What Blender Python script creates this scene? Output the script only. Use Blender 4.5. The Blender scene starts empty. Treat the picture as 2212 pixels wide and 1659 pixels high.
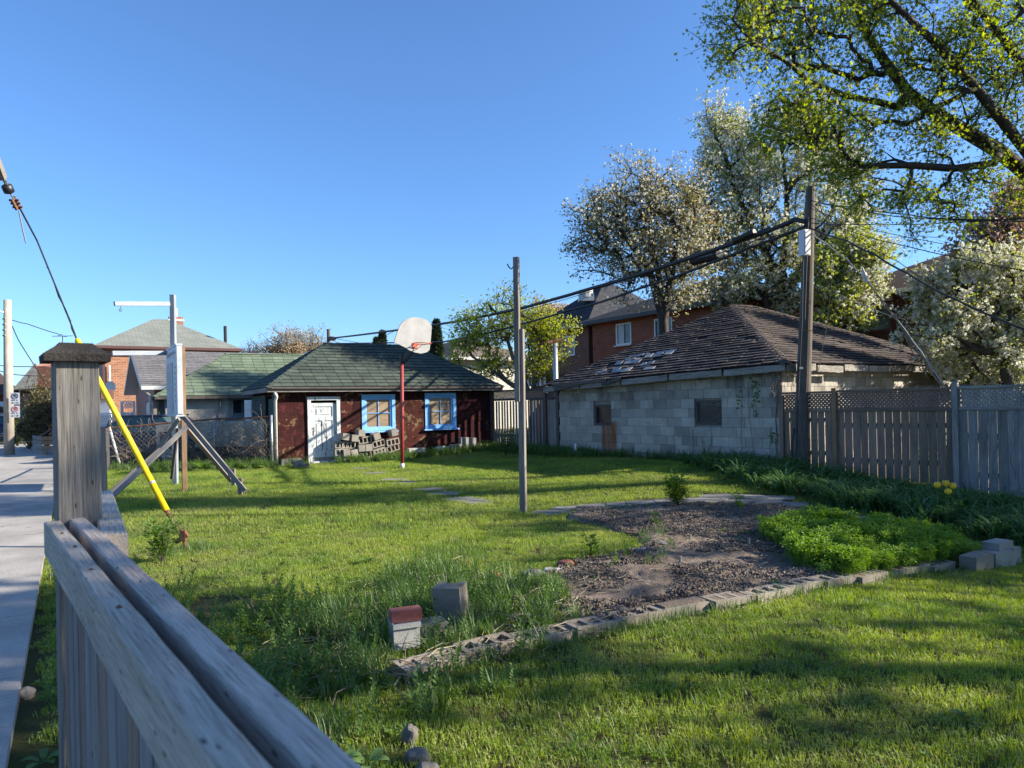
import bpy, math, random
import numpy as np
from mathutils import Vector, Matrix
random.seed(7); rng = np.random.default_rng(7)
R = math.radians
scn = bpy.context.scene
COL = scn.collection
# ---------------------------------------------------------------- camera, sky, sun, exposure
EYE = 1.55; ROLL = 0.020
cam = bpy.data.cameras.new('camera'); camo = bpy.data.objects.new('camera', cam); COL.objects.link(camo)
cam.sensor_width = 36; cam.lens = 36*0.693; cam.shift_y = 0.020; cam.clip_start = 0.05; cam.clip_end = 2000
ca, sa = math.cos(ROLL), math.sin(ROLL)
camo.matrix_world = Matrix(((ca, sa, 0, 0), (0, 0, -1, 0), (-sa, ca, 0, EYE), (0, 0, 0, 1)))
cam.dof.use_dof = True; cam.dof.focus_distance = 9.0; cam.dof.aperture_fstop = 7.0
scn.camera = camo
SUN_EL, SUN_AZ = R(26), R(93)                 # azimuth measured from +Y towards +X
w = bpy.data.worlds.new("World"); scn.world = w; w.use_nodes = True
wn = w.node_tree; bg = wn.nodes['Background']
sky = wn.nodes.new('ShaderNodeTexSky'); sky.sky_type = 'NISHITA'; sky.sun_disc = False
sky.sun_elevation = SUN_EL; sky.sun_rotation = SUN_AZ; sky.air_density = 1.0; sky.dust_density = 0.6; sky.ozone_density = 8.5
wn.links.new(sky.outputs[0], bg.inputs[0]); bg.inputs[1].default_value = 0.103
sl = bpy.data.lights.new('sun', 'SUN'); sl.energy = 5.0; sl.angle = R(0.5); sl.color = (1.0, 0.91, 0.75)
so = bpy.data.objects.new('sun', sl); COL.objects.link(so); so.location = (30, 0, 20)
sdir = Vector((math.sin(SUN_AZ)*math.cos(SUN_EL), math.cos(SUN_AZ)*math.cos(SUN_EL), math.sin(SUN_EL)))
so.rotation_euler = sdir.to_track_quat('Z', 'Y').to_euler()
scn.view_settings.view_transform = 'Standard'; scn.view_settings.look = 'None'
scn.view_settings.exposure = 1.30; scn.view_settings.gamma = 1; scn.view_settings.use_curve_mapping = False
scn.cycles.max_bounces = 6; scn.cycles.transparent_max_bounces = 8
# ---------------------------------------------------------------- real-world measuring helpers
F, CX, CY = 1533.0, 1106.0, 873.8
def P(x, y, Z):
    u, v = x-CX, CY-y
    return Vector(((u*ca+v*sa)*Z/F, Z, EYE+(-u*sa+v*ca)*Z/F))
def sm(t): t = np.clip(t, 0, 1); return t*t*(3-2*t)
def gh(x, y):
    x = np.asarray(x, float); y = np.asarray(y, float)
    r = 0.17*sm((x+0.35*(y-14)+2)/6)*sm((y+0.45*x-9)/5.5)
    r = r - 0.25*sm((x-2)/4.5)*(1-sm((y-10.5)/4))
    return r + 0.010*np.sin(x*1.3+0.7*y)*np.cos(y*0.9-x*.4)*sm((y-2)/3)
def G(x, y):
    Z = 5.0
    for _ in range(40):
        p = P(x, y, Z); h = float(gh(p.x, p.y)); Z = Z*(EYE-h)/max(EYE-p.z, 1e-3) if p.z < EYE-1e-3 else Z
    p = P(x, y, Z); return Vector((p.x, p.y, float(gh(p.x, p.y))))
def V(x, y, z=0): return Vector((x, y, z))
def onground(p, dz=0): return Vector((p[0], p[1], float(gh(p[0], p[1]))+dz))
# ---------------------------------------------------------------- materials
def node(nt, typ, **kw):
    n = nt.nodes.new(typ)
    for k, v in kw.items():
        if k.startswith('i_'):
            kk = k[2:]; n.inputs[int(kk) if kk.isdigit() else kk].default_value = v
        else: setattr(n, k, v)
    return n
def c4(c): return (c[0], c[1], c[2], 1)
def mixc(nt, f, a, b, mode='MIX'):
    n = nt.nodes.new('ShaderNodeMix'); n.data_type = 'RGBA'; n.blend_type = mode
    for i, v in ((0, f), (6, a), (7, b)):
        if hasattr(v, 'is_output'): nt.links.new(v, n.inputs[i])
        else: n.inputs[i].default_value = v if i == 0 else c4(v)
    return n.outputs[2]
def noise(nt, vec, scale, detail=4, rough=.6, mapping=None):
    n = node(nt, 'ShaderNodeTexNoise'); n.inputs['Scale'].default_value = scale; n.inputs['Detail'].default_value = detail; n.inputs['Roughness'].default_value = rough
    if mapping is not None:
        m = node(nt, 'ShaderNodeMapping'); m.inputs['Scale'].default_value = mapping; nt.links.new(vec, m.inputs[0]); vec = m.outputs[0]
    if vec is not None: nt.links.new(vec, n.inputs['Vector'])
    return n.outputs['Fac']
def ramp(nt, fac, stops):
    n = node(nt, 'ShaderNodeValToRGB'); e = n.color_ramp.elements
    while len(e) < len(stops): e.new(.5)
    for el, (p, c) in zip(e, stops): el.position = p; el.color = c4(c) if len(c) == 3 else c
    nt.links.new(fac, n.inputs[0]); return n.outputs[0]
def g(v): return (v, v, v)
def vary(nt, col, fac_out, amount, hue=0.0):
    h = node(nt, 'ShaderNodeHueSaturation')
    mr = node(nt, 'ShaderNodeMapRange'); mr.inputs[3].default_value = 1-amount; mr.inputs[4].default_value = 1+amount
    nt.links.new(fac_out, mr.inputs[0]); nt.links.new(mr.outputs[0], h.inputs['Value']); nt.links.new(col, h.inputs['Color'])
    if hue:
        m2 = node(nt, 'ShaderNodeMapRange'); m2.inputs[3].default_value = .5-hue; m2.inputs[4].default_value = .5+hue
        ml = node(nt, 'ShaderNodeMath', operation='FRACT'); m3 = node(nt, 'ShaderNodeMath', operation='MULTIPLY'); m3.inputs[1].default_value = 7.3
        nt.links.new(fac_out, m3.inputs[0]); nt.links.new(m3.outputs[0], ml.inputs[0]); nt.links.new(ml.outputs[0], m2.inputs[0]); nt.links.new(m2.outputs[0], h.inputs['Hue'])
    return h.outputs[0]
def coordout(nt, kind):
    if kind == 'world': return node(nt, 'ShaderNodeNewGeometry').outputs['Position']
    t = node(nt, 'ShaderNodeTexCoord'); return t.outputs['UV' if kind == 'uv' else 'Object']
def bump(nt, b, h, strength=.4, dist=.01):
    n = node(nt, 'ShaderNodeBump'); n.inputs['Strength'].default_value = strength; n.inputs['Distance'].default_value = dist
    nt.links.new(h, n.inputs['Height']); nt.links.new(n.outputs[0], b.inputs['Normal'])
def base(name, rough=.85, spec=.3, metal=0):
    m = bpy.data.materials.new(name); m.use_nodes = True; nt = m.node_tree; b = nt.nodes['Principled BSDF']
    b.inputs['Roughness'].default_value = rough; b.inputs['Specular IOR Level'].default_value = spec; b.inputs['Metallic'].default_value = metal
    return m, nt, b
def surf(name, c1, c2, scale=4, rough=.85, bmp=.3, fine=60, rand=.12, coord='world', mapping=None, spec=.3, metal=0, spots=None, hue=0):
    m, nt, b = base(name, rough, spec, metal); co = coordout(nt, coord)
    n1 = noise(nt, co, scale, 6, .65, mapping); n2 = noise(nt, co, fine, 3, .6, mapping)
    col = ramp(nt, n1, [(.3, c1), (.7, c2)])
    col = mixc(nt, .35, col, ramp(nt, n2, [(.3, g(.45)), (.7, g(1.25 if False else 1.0))]), 'MULTIPLY')
    if spots: col = mixc(nt, ramp(nt, noise(nt, co, spots[1], 5, .7, mapping), [(spots[2], g(0)), (spots[2]+.05, g(1))]), col, spots[0])
    if rand: col = vary(nt, col, node(nt, 'ShaderNodeObjectInfo').outputs['Random'], rand, hue)
    nt.links.new(col, b.inputs['Base Color'])
    if bmp: bump(nt, b, n2, bmp, .006)
    return m
def wood(name, c1, c2, dark, grain=24, along=1.3, rough=.8, bmp=.5, rand=.15, hue=0.01, knots=True, coord='obj'):
    m, nt, b = base(name, rough, .25); co = coordout(nt, coord)
    oi = node(nt, 'ShaderNodeObjectInfo'); ad = node(nt, 'ShaderNodeVectorMath', operation='ADD')
    nt.links.new(co, ad.inputs[0]); cm = node(nt, 'ShaderNodeVectorMath', operation='SCALE'); cm.inputs[0].default_value = (7, 9, 31); nt.links.new(oi.outputs['Random'], cm.inputs['Scale']); nt.links.new(cm.outputs[0], ad.inputs[1]); co = ad.outputs[0]
    warp = noise(nt, co, 1, 3, .5, (3, 3, 1.2))
    n1 = noise(nt, co, 1, 6, .7, (grain, grain, along)); n2 = noise(nt, co, 1, 4, .6, (grain*2.4, grain*2.4, along*1.6)); n3 = noise(nt, co, 1, 3, .5, (5, 5, 1.5))
    col = ramp(nt, n1, [(.33, c1), (.62, c2)])
    col = mixc(nt, ramp(nt, n2, [(.54, g(0)), (.66, g(.7))]), col, dark)
    col = mixc(nt, ramp(nt, n3, [(.45, g(0)), (.75, g(.45))]), col, dark)
    if knots:
        vo = node(nt, 'ShaderNodeTexVoronoi'); mp = node(nt, 'ShaderNodeMapping'); mp.inputs['Scale'].default_value = (9, 9, 2.6); nt.links.new(co, mp.inputs[0]); nt.links.new(mp.outputs[0], vo.inputs['Vector'])
        col = mixc(nt, ramp(nt, vo.outputs['Distance'], [(.06, g(.85)), (.14, g(0))]), col, tuple(x*.35 for x in dark))
    col = vary(nt, col, oi.outputs['Random'], rand, hue)
    nt.links.new(col, b.inputs['Base Color']); bump(nt, b, n2, bmp, .003)
    return m
def flat(name, c, rough=.5, metal=0, spec=.5, rand=0):
    m, nt, b = base(name, rough, spec, metal)
    n = noise(nt, coordout(nt, 'world'), 35, 5, .7); col = mixc(nt, .25, c, ramp(nt, n, [(.3, g(.55)), (.7, g(1))]), 'MULTIPLY')
    if rand: col = vary(nt, col, node(nt, 'ShaderNodeObjectInfo').outputs['Random'], rand)
    nt.links.new(col, b.inputs['Base Color']); return m
def glass(name, c=(.02, .025, .03), rough=.08):
    m, nt, b = base(name, rough, .35); b.inputs['Base Color'].default_value = c4(c)
    n = noise(nt, coordout(nt, 'world'), 3, 2, .5); bump(nt, b, n, .15, .02); return m
def brick(name, c1, c2, mortar, bw=.215, bh=.068, mort=.010, rough=.9, bmp=.6, dark=None):
    m, nt, b = base(name, rough, .2); co = coordout(nt, 'uv')
    bt = node(nt, 'ShaderNodeTexBrick'); nt.links.new(co, bt.inputs['Vector'])
    bt.inputs['Scale'].default_value = 1; bt.inputs['Brick Width'].default_value = bw; bt.inputs['Row Height'].default_value = bh; bt.inputs['Mortar Size'].default_value = mort/2
    bt.inputs['Color1'].default_value = c4(c1); bt.inputs['Color2'].default_value = c4(c2); bt.inputs['Mortar'].default_value = c4(mortar); bt.inputs['Bias'].default_value = -.2
    n = noise(nt, co, 25, 4, .7); n0 = noise(nt, co, .8, 4, .7)
    col = mixc(nt, .45, bt.outputs['Color'], ramp(nt, n, [(.3, g(.35)), (.7, g(1))]), 'MULTIPLY')
    col = mixc(nt, .4, col, ramp(nt, n0, [(.35, g(.5)), (.65, g(1))]), 'MULTIPLY')
    if dark: col = mixc(nt, ramp(nt, noise(nt, co, 6, 5, .8), [(.62, g(0)), (.66, g(.8))]), col, dark)
    nt.links.new(col, b.inputs['Base Color'])
    inv = node(nt, 'ShaderNodeMath', operation='SUBTRACT'); inv.inputs[0].default_value = 1; nt.links.new(bt.outputs['Fac'], inv.inputs[1])
    bump(nt, b, inv.outputs[0], bmp, .01); return m
def leafmat(name, cols, trans=.45, rough=.55, patch=None, island=True, tcol=None):
    m = bpy.data.materials.new(name); m.use_nodes = True; nt = m.node_tree; nt.nodes.clear()
    out = node(nt, 'ShaderNodeOutputMaterial'); ge = node(nt, 'ShaderNodeNewGeometry'); oi = node(nt, 'ShaderNodeObjectInfo')
    src = ge.outputs['Random Per Island'] if island else oi.outputs['Random']
    k = len(cols); col = ramp(nt, src, [((i+.0)/max(k-1, 1), c) for i, c in enumerate(cols)])
    if patch:   # colour patches over the ground: worn, lush or dry turf
        n = noise(nt, ge.outputs['Position'], patch[1], 4, .6); col = mixc(nt, ramp(nt, n, [(.45, g(0)), (.62, g(.85))]), col, patch[0])
    if patch:
        n = noise(nt, ge.outputs['Position'], .33, 5, .7); col = mixc(nt, ramp(nt, n, [(.50, g(0)), (.66, g(.7))]), col, (.33, .34, .10))
        n = noise(nt, ge.outputs['Position'], 2.6, 4, .7); col = mixc(nt, ramp(nt, n, [(.56, g(0)), (.70, g(.6))]), col, (.26, .24, .10))
    d = node(nt, 'ShaderNodeBsdfDiffuse'); t = node(nt, 'ShaderNodeBsdfTranslucent'); gl = node(nt, 'ShaderNodeBsdfGlossy'); gl.inputs['Roughness'].default_value = rough
    nt.links.new(col, d.inputs[0])
    tc = node(nt, 'ShaderNodeHueSaturation'); tc.inputs['Saturation'].default_value = 1.15; tc.inputs['Value'].default_value = 1.5; tc.inputs['Hue'].default_value = .49; nt.links.new(col, tc.inputs['Color']); nt.links.new(tc.outputs[0], t.inputs[0])
    a = node(nt, 'ShaderNodeMixShader'); a.inputs[0].default_value = trans; nt.links.new(d.outputs[0], a.inputs[1]); nt.links.new(t.outputs[0], a.inputs[2])
    b2 = node(nt, 'ShaderNodeMixShader'); b2.inputs[0].default_value = .05; nt.links.new(a.outputs[0], b2.inputs[1]); nt.links.new(gl.outputs[0], b2.inputs[2])
    nt.links.new(b2.outputs[0], out.inputs[0]); return m
# ---------------------------------------------------------------- mesh and object helpers
WM = {}
def wmat(o): return WM.get(o.name, Matrix.Identity(4))
def props(o, label=None, cat=None, group=None, kind=None):
    for k, v in (('label', label), ('category', cat), ('group', group), ('kind', kind)):
        if v: o[k] = v
def thing(name, label, cat, loc=(0, 0, 0), rz=0, group=None):
    o = bpy.data.objects.new(name, None); COL.objects.link(o); o.location = loc; o.rotation_euler = (0, 0, rz); o.empty_display_size = .2
    props(o, label, cat, group); WM[o.name] = Matrix.Translation(Vector(loc)) @ Matrix.Rotation(rz, 4, 'Z'); return o
def link(name, me, parent=None, mw=None):
    """an object whose mesh is in the frame mw (world matrix); placed relative to its parent"""
    o = bpy.data.objects.new(name, me); COL.objects.link(o)
    if mw is None: mw = wmat(parent) if parent else Matrix.Identity(4)
    if parent: o.parent = parent; o.matrix_basis = wmat(parent).inverted() @ mw
    else: o.matrix_basis = mw
    WM[o.name] = mw; return o
def raw_mesh(name, verts, faces, mats=(), mi=None, smooth=False, uvs=True):
    me = bpy.data.meshes.new(name)
    verts = np.asarray(verts, np.float32).reshape(-1, 3)
    if isinstance(faces, np.ndarray):
        nf, k = faces.shape; fl = faces.ravel(); starts = np.arange(nf)*k
    else:
        nf = len(faces); fl = np.fromiter((i for f in faces for i in f), np.int32); starts = np.concatenate(([0], np.cumsum([len(f) for f in faces])[:-1])) if nf else np.zeros(0, int)
    me.vertices.add(len(verts)); me.vertices.foreach_set('co', verts.ravel())
    me.loops.add(len(fl)); me.loops.foreach_set('vertex_index', fl.astype(np.int32)); me.polygons.add(nf); me.polygons.foreach_set('loop_start', starts.astype(np.int32))
    for m in mats: me.materials.append(m)
    if mi is not None: me.polygons.foreach_set('material_index', np.asarray(mi, np.int32))
    me.polygons.foreach_set('use_smooth', np.full(nf, bool(smooth)))
    me.update(calc_edges=True)
    if uvs and nf:
        nrm = np.zeros(nf*3, np.float32); me.polygons.foreach_get('normal', nrm); nrm = nrm.reshape(-1, 3)
        tot = np.diff(np.append(starts, len(fl))); N = np.repeat(nrm, tot, axis=0); C = verts[fl]
        flat_ = np.abs(N[:, 2]) > .93
        T = np.stack([-N[:, 1], N[:, 0], np.zeros(len(N))], 1); L = np.linalg.norm(T, axis=1, keepdims=True); T = np.where(L > 1e-6, T/np.maximum(L, 1e-6), [[1, 0, 0]]); T[flat_] = [1, 0, 0]
        B = np.cross(N, T); B[flat_] = [0, 1, 0]
        uv = np.stack([(C*T).sum(1), (C*B).sum(1)], 1).astype(np.float32)
        l = me.uv_layers.new(name='UVMap'); l.data.foreach_set('uv', uv.ravel())
    return me
class MB:
    def __init__(s): s.v = []; s.f = []; s.mi = []; s.m = 0
    def add(s, vs, fs):
        n = len(s.v); s.v += [tuple(p) for p in vs]
        for f in fs: s.f.append([i+n for i in f]); s.mi.append(s.m)
        return s
    def box(s, c, size, ax=None):
        c = Vector(c); X, Y, Z = ax if ax else (V(1, 0, 0), V(0, 1, 0), V(0, 0, 1)); X = X*size[0]/2; Y = Y*size[1]/2; Z = Z*size[2]/2
        vs = [c+X*i+Y*j+Z*k for k in (-1, 1) for i, j in ((-1, -1), (1, -1), (1, 1), (-1, 1))]
        return s.add(vs, [(3, 2, 1, 0), (4, 5, 6, 7), (0, 1, 5, 4), (1, 2, 6, 5), (2, 3, 7, 6), (3, 0, 4, 7)])
    def bar(s, a, b, wd, dp, side=None):
        a = Vector(a); b = Vector(b); d = (b-a); L = d.length; d = d/L
        side = Vector(side) if side is not None else (V(0, 0, 1) if abs(d.z) < .9 else V(1, 0, 0))
        if abs(side.z) > .9: wd, dp = dp, wd
        x = d.cross(side); x.normalize(); y = x.cross(d)
        return s.box((a+b)/2, (wd, dp, L), (x, y, d))
    def poly(s, pts): return s.add(pts, [tuple(range(len(pts)))])
    def prism(s, pts, vec):
        pts = [Vector(p) for p in pts]; vec = Vector(vec); n = len(pts)
        return s.add(pts+[p+vec for p in pts], [tuple(range(n))[::-1], tuple(range(n, 2*n))]+[(i, (i+1) % n, n+(i+1) % n, n+i) for i in range(n)])
    def tube(s, pts, r, n=8, cap=True):
        pts = [Vector(p) for p in pts]; rs = r if isinstance(r, (list, tuple)) else [r]*len(pts); vs = []; fs = []
        ref = None
        for i, p in enumerate(pts):
            d = (pts[min(i+1, len(pts)-1)]-pts[max(i-1, 0)]).normalized()
            if ref is None: ref = d.orthogonal().normalized()
            x = (ref-d*ref.dot(d)); x = x.normalized() if x.length > 1e-6 else d.orthogonal().normalized(); ref = x; y = d.cross(x)
            vs += [p+(x*math.cos(2*math.pi*k/n)+y*math.sin(2*math.pi*k/n))*rs[i] for k in range(n)]
        for i in range(len(pts)-1):
            for k in range(n): fs.append((i*n+k, i*n+(k+1) % n, (i+1)*n+(k+1) % n, (i+1)*n+k))
        if cap: fs.append(tuple(range(n))[::-1]); fs.append(tuple((len(pts)-1)*n+k for k in range(n)))
        return s.add(vs, fs)
    def build(s, name, mats, parent=None, smooth=False, origin=None, kind=None):
        mats = mats if isinstance(mats, (list, tuple)) else [mats]
        mw = wmat(parent) if parent else Matrix.Translation(Vector(origin) if origin is not None else V(0, 0, 0))
        inv = mw.inverted(); R3 = np.array(inv.to_3x3()); t = np.array(inv.translation)
        vs = np.asarray(s.v, float) @ R3.T + t
        me = raw_mesh(name, vs, s.f, mats, s.mi, smooth); o = link(name, me, parent, mw)
        if kind: o['kind'] = kind
        return o
_cube = {}
def ucube(mat, bev=0.0):
    k = (mat.name, bev)
    if k not in _cube:
        mb = MB(); mb.box((0, 0, 0), (1, 1, 1)); _cube[k] = raw_mesh('piece_'+mat.name, mb.v, mb.f, [mat])
    return _cube[k]
def mw_axes(c, X, Y, Z, size):
    m = Matrix.Identity(4)
    for j, (a, sz) in enumerate(((X, size[0]), (Y, size[1]), (Z, size[2]))):
        for i in range(3): m[i][j] = a[i]*sz
    m.translation = Vector(c); return m
def piece(name, mat, parent, c, X, Y, Z, size): return link(name, ucube(mat), parent, mw_axes(c, X, Y, Z, size))
_bm = {}
def bevel_box_mesh(name, mat, wd, dp, L, b=.006, wob=0, seg=1):
    """a timber with chamfered edges, length on local Z"""
    pr = [(-wd/2+b, -dp/2), (wd/2-b, -dp/2), (wd/2, -dp/2+b), (wd/2, dp/2-b), (wd/2-b, dp/2), (-wd/2+b, dp/2), (-wd/2, dp/2-b), (-wd/2, -dp/2+b)]
    vs = []; fs = []
    for i in range(seg+1):
        z = -L/2+L*i/seg
        for (x, y) in pr: vs.append((x+random.uniform(-wob, wob), y+random.uniform(-wob, wob), z))
    for i in range(seg):
        for k in range(8): fs.append((i*8+k, i*8+(k+1) % 8, (i+1)*8+(k+1) % 8, (i+1)*8+k))
    fs.append(tuple(range(8))[::-1]); fs.append(tuple(seg*8+k for k in range(8)))
    return raw_mesh(name, vs, fs, [mat])
def beam(name, a, b, wd, dp, mat, parent=None, side=None, wob=0, seg=1, bev=.005):
    a = Vector(a); b = Vector(b); d = b-a; L = d.length; d = d/L
    side = Vector(side) if side is not None else (V(0, 0, 1) if abs(d.z) < .9 else V(1, 0, 0))
    if abs(side.z) > .9: wd, dp = dp, wd
    x = d.cross(side).normalized(); y = x.cross(d)*-1; y = d.cross(x)
    key = (mat.name, round(wd, 3), round(dp, 3), round(L, 2), seg, wob)
    if key not in _bm: _bm[key] = bevel_box_mesh(name, mat, wd, dp, L, bev, wob, seg)
    return link(name, _bm[key], parent, mw_axes((a+b)/2, x, y, d, (1, 1, 1)))
def fabricate(name, label, cat, mb, mats, at, group=None, smooth=False):
    o = mb.build(name, mats, None, smooth, origin=at); props(o, label, cat, group); return o
def inpoly(px, py, poly):
    px = np.asarray(px); py = np.asarray(py); c = np.zeros(px.shape, bool); n = len(poly)
    for i in range(n):
        x1, y1 = poly[i][:2]; x2, y2 = poly[(i+1) % n][:2]
        if y1 == y2: continue
        cond = ((y1 > py) != (y2 > py)) & (px < (x2-x1)*(py-y1)/(y2-y1)+x1); c ^= cond
    return c
def text_mesh(txt, size, mat, ext=.002):
    cu = bpy.data.curves.new('lettering', 'FONT'); cu.body = txt; cu.size = size; cu.extrude = ext; cu.align_x = 'CENTER'; cu.align_y = 'CENTER'
    ob = bpy.data.objects.new('t', cu); me = bpy.data.meshes.new_from_object(ob); bpy.data.objects.remove(ob); me.materials.clear(); me.materials.append(mat); return me
ORD = ['first', 'second', 'third', 'fourth', 'fifth', 'sixth', 'seventh', 'eighth', 'ninth', 'tenth', 'eleventh', 'twelfth', 'thirteenth', 'fourteenth', 'fifteenth', 'sixteenth', 'seventeenth']
# ---------------------------------------------------------------- wall / roof helpers
def holes_wall(mb, W, u0, u1, z0, z1, ops, th, out=0.0):
    us = sorted({u0, u1, *[o[i] for o in ops for i in (0, 1) if u0 < o[i] < u1]}); zs = sorted({z0, z1, *[o[i] for o in ops for i in (2, 3) if z0 < o[i] < z1]})
    ud = (W(1, 0, 0)-W(0, 0, 0)); nd = (W(0, 0, 1)-W(0, 0, 0)); zd = V(0, 0, 1)
    for a, b in zip(us, us[1:]):
        for c, d in zip(zs, zs[1:]):
            cu, cz = (a+b)/2, (c+d)/2
            if any(o[0] < cu < o[1] and o[2] < cz < o[3] for o in ops): continue
            mb.box(W(cu, cz, out-th/2), (b-a, th, d-c), (ud, nd, zd))
def wall_pieces(parent, name, mat, W, u0, u1, z0, ztop, ops, L, h, gap, th, limit=300, jit=.003, mats=None, off=0, rot=0.0):
    ud = (W(1, 0, 0)-W(0, 0, 0)); nd = (W(0, 0, 1)-W(0, 0, 0)); zd = V(0, 0, 1); n = 0; mb = MB(); r = 0; z = z0
    mats = mats or [mat]
    while z < max(ztop(u0), ztop(u1)) - .02:
        cuts = []; zc = z+h/2
        for o in ops:
            if o[2]-h*.4 < zc < o[3]+h*.4: cuts.append((o[0], o[1]))
        u = u0-(L/2 if r % 2 else 0)-off*(r % 3)
        while u < u1:
            a, b = max(u, u0), min(u+L, u1); u += L
            segs = [(a, b)]
            for (c, d) in cuts:
                ns = []
                for (p, q) in segs:
                    if d <= p or c >= q: ns.append((p, q))
                    else:
                        if c-p > .03: ns.append((p, c))
                        if q-d > .03: ns.append((d, q))
                segs = ns
            for (p, q) in segs:
                if q-p < .04: continue
                zt = min(z+h, ztop((p+q)/2))
                if zt-z < .04: continue
                c = W((p+q)/2, (z+zt)/2, random.uniform(-jit, jit)); rr = random.uniform(-rot, rot)
                X = (ud*math.cos(rr)+zd*math.sin(rr)); Z = (zd*math.cos(rr)-ud*math.sin(rr))
                if n < limit: piece(name, random.choice(mats), parent, c, X, nd, Z, (q-p-gap, th, zt-z-gap)); n += 1
                else: mb.box(c, (q-p-gap, th, zt-z-gap), (X, nd, Z))
        z += h; r += 1
    if mb.v: mb.build(name+'_course', mats[0], parent, kind='stuff')
    return n
def shingles(parent, e0, e1, r0, r1, mats, tab=.33, expo=.18, th=.012, limit=300, curl=0.0, drop=0.0, name='shingle', jit=.0, order=None, skip=None):
    """tabs on a roof slope: e0,e1 the eave corners, r0,r1 the ridge corners above them"""
    e0, e1, r0, r1 = map(Vector, (e0, e1, r0, r1)); ud = (e1-e0).normalized(); vraw = (r0-e0); vd = vraw-ud*vraw.dot(ud); L = vd.length; vd.normalize(); nd = ud.cross(vd)
    if nd.z < 0: nd = -nd
    rows = max(1, int(round(L/expo))); ex = L/rows; allp = []; 
    for i in range(rows):
        t0 = (i)/rows; t1 = (i+1)/rows; tm = (t0+t1)/2
        a = e0.lerp(r0, tm); b = e1.lerp(r1, tm); la = 0; lb = (b-a).dot(ud); u = -tab*(.5 if i % 2 else 0)-random.uniform(0, .05)
        while u < lb:
            p, q = max(u, 0), min(u+tab, lb); u += tab
            if q-p < .03 or random.random() < drop: continue
            c = a+(b-a).normalized()*(p+q)/2+nd*(th*.9+.004+random.uniform(0, jit)); 
            if skip and skip(c): continue
            tl = th*1.6/ex + random.uniform(0, curl); vv = (vd-nd*tl).normalized(); nn = ud.cross(vv); nn = nn if nn.z > 0 else -nn
            rr = random.uniform(-1, 1)*jit*2; X = (ud+vv*rr).normalized(); allp.append((c, X, vv, nn, (q-p-.012, ex*1.08, th)))
    n = 0; mb = MB(); mb.m = 0
    for (c, X, vv, nn, sz) in allp:
        if n < limit: piece(name, random.choice(mats), parent, c, X, vv, nn, sz); n += 1
        else:
            mb.m = random.randrange(len(mats)); mb.box(c, sz, (X, vv, nn))
    if mb.v: mb.build(name+'_course', mats, parent, kind='stuff')
    return n
def caps(parent, a, b, mats, size=.3, wd=.22, th=.014, name='hip_cap', up=None):
    a = Vector(a); b = Vector(b); d = b-a; L = d.length; d.normalize(); n = max(1, int(L/size*1.6)); s = d.cross(V(0, 0, 1)).normalized(); u = s.cross(d); u = u if u.z > 0 else -u
    mb = MB()
    for i in range(n):
        mb.m = random.randrange(len(mats)); c = a+d*(i+.5)*L/n+u*(.012)
        for sg in (-1, 1):
            x = (s*sg-u*.35).normalized(); dd = (d-u*.05).normalized(); nn = x.cross(dd); nn = nn if nn.dot(u) > 0 else -nn
            mb.box(c+x*wd/4+nn*th*.6, (wd/2, size, th), (x, dd, nn))
    return mb.build(name, mats, parent, kind='stuff')
def window(parent, W, u0, u1, z0, z1, fm, pm, nx=1, nz=1, fw=.06, dep=.05, sill=None, inset=.0, trim=None, tw=.1, mull=.02, name='window'):
    ud = (W(1, 0, 0)-W(0, 0, 0)); nd = (W(0, 0, 1)-W(0, 0, 0)); zd = V(0, 0, 1); ax = (ud, nd, zd); mb = MB()
    def fr(mb, a, b, c, d, t, dd, o):
        mb.box(W((a+b)/2, c+t/2, o), (b-a, dd, t), ax); mb.box(W((a+b)/2, d-t/2, o), (b-a, dd, t), ax)
        mb.box(W(a+t/2, (c+d)/2, o), (t, dd, d-c-2*t), ax); mb.box(W(b-t/2, (c+d)/2, o), (t, dd, d-c-2*t), ax)
    fr(mb, u0, u1, z0, z1, fw, dep, -inset); o = mb.build(name, fm, parent)
    iu, iv = (u1-u0-2*fw)/nx, (z1-z0-2*fw)/nz
    for i in range(nx):
        for j in range(nz):
            p = MB(); p.box(W(u0+fw+iu*(i+.5), z0+fw+iv*(j+.5), -inset-dep*.25), (iu-.002, .012, iv-.002), ax); p.build('pane', pm[(i*nz+j) % len(pm)] if isinstance(pm, list) else pm, o)
    if nx > 1 or nz > 1:
        m = MB()
        for i in range(1, nx): m.box(W(u0+fw+iu*i, (z0+z1)/2, -inset), (mull, dep*.8, z1-z0-2*fw), ax)
        for j in range(1, nz): m.box(W((u0+u1)/2, z0+fw+iv*j, -inset+.001), (u1-u0-2*fw, dep*.8, mull), ax)
        m.build('mullion', fm, o)
    if trim:
        m = MB(); fr(m, u0-tw, u1+tw, z0-tw*.6, z1+tw, tw-.002, dep*.7, .02); m.build('window_trim', trim, o)
    if sill:
        m = MB(); m.box(W((u0+u1)/2, z0-.03-(tw*.6 if trim else 0), .05), (u1-u0+.12+(2*tw if trim else 0), .14, .045), ax); m.build('sill', sill, o)
    return o
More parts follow.
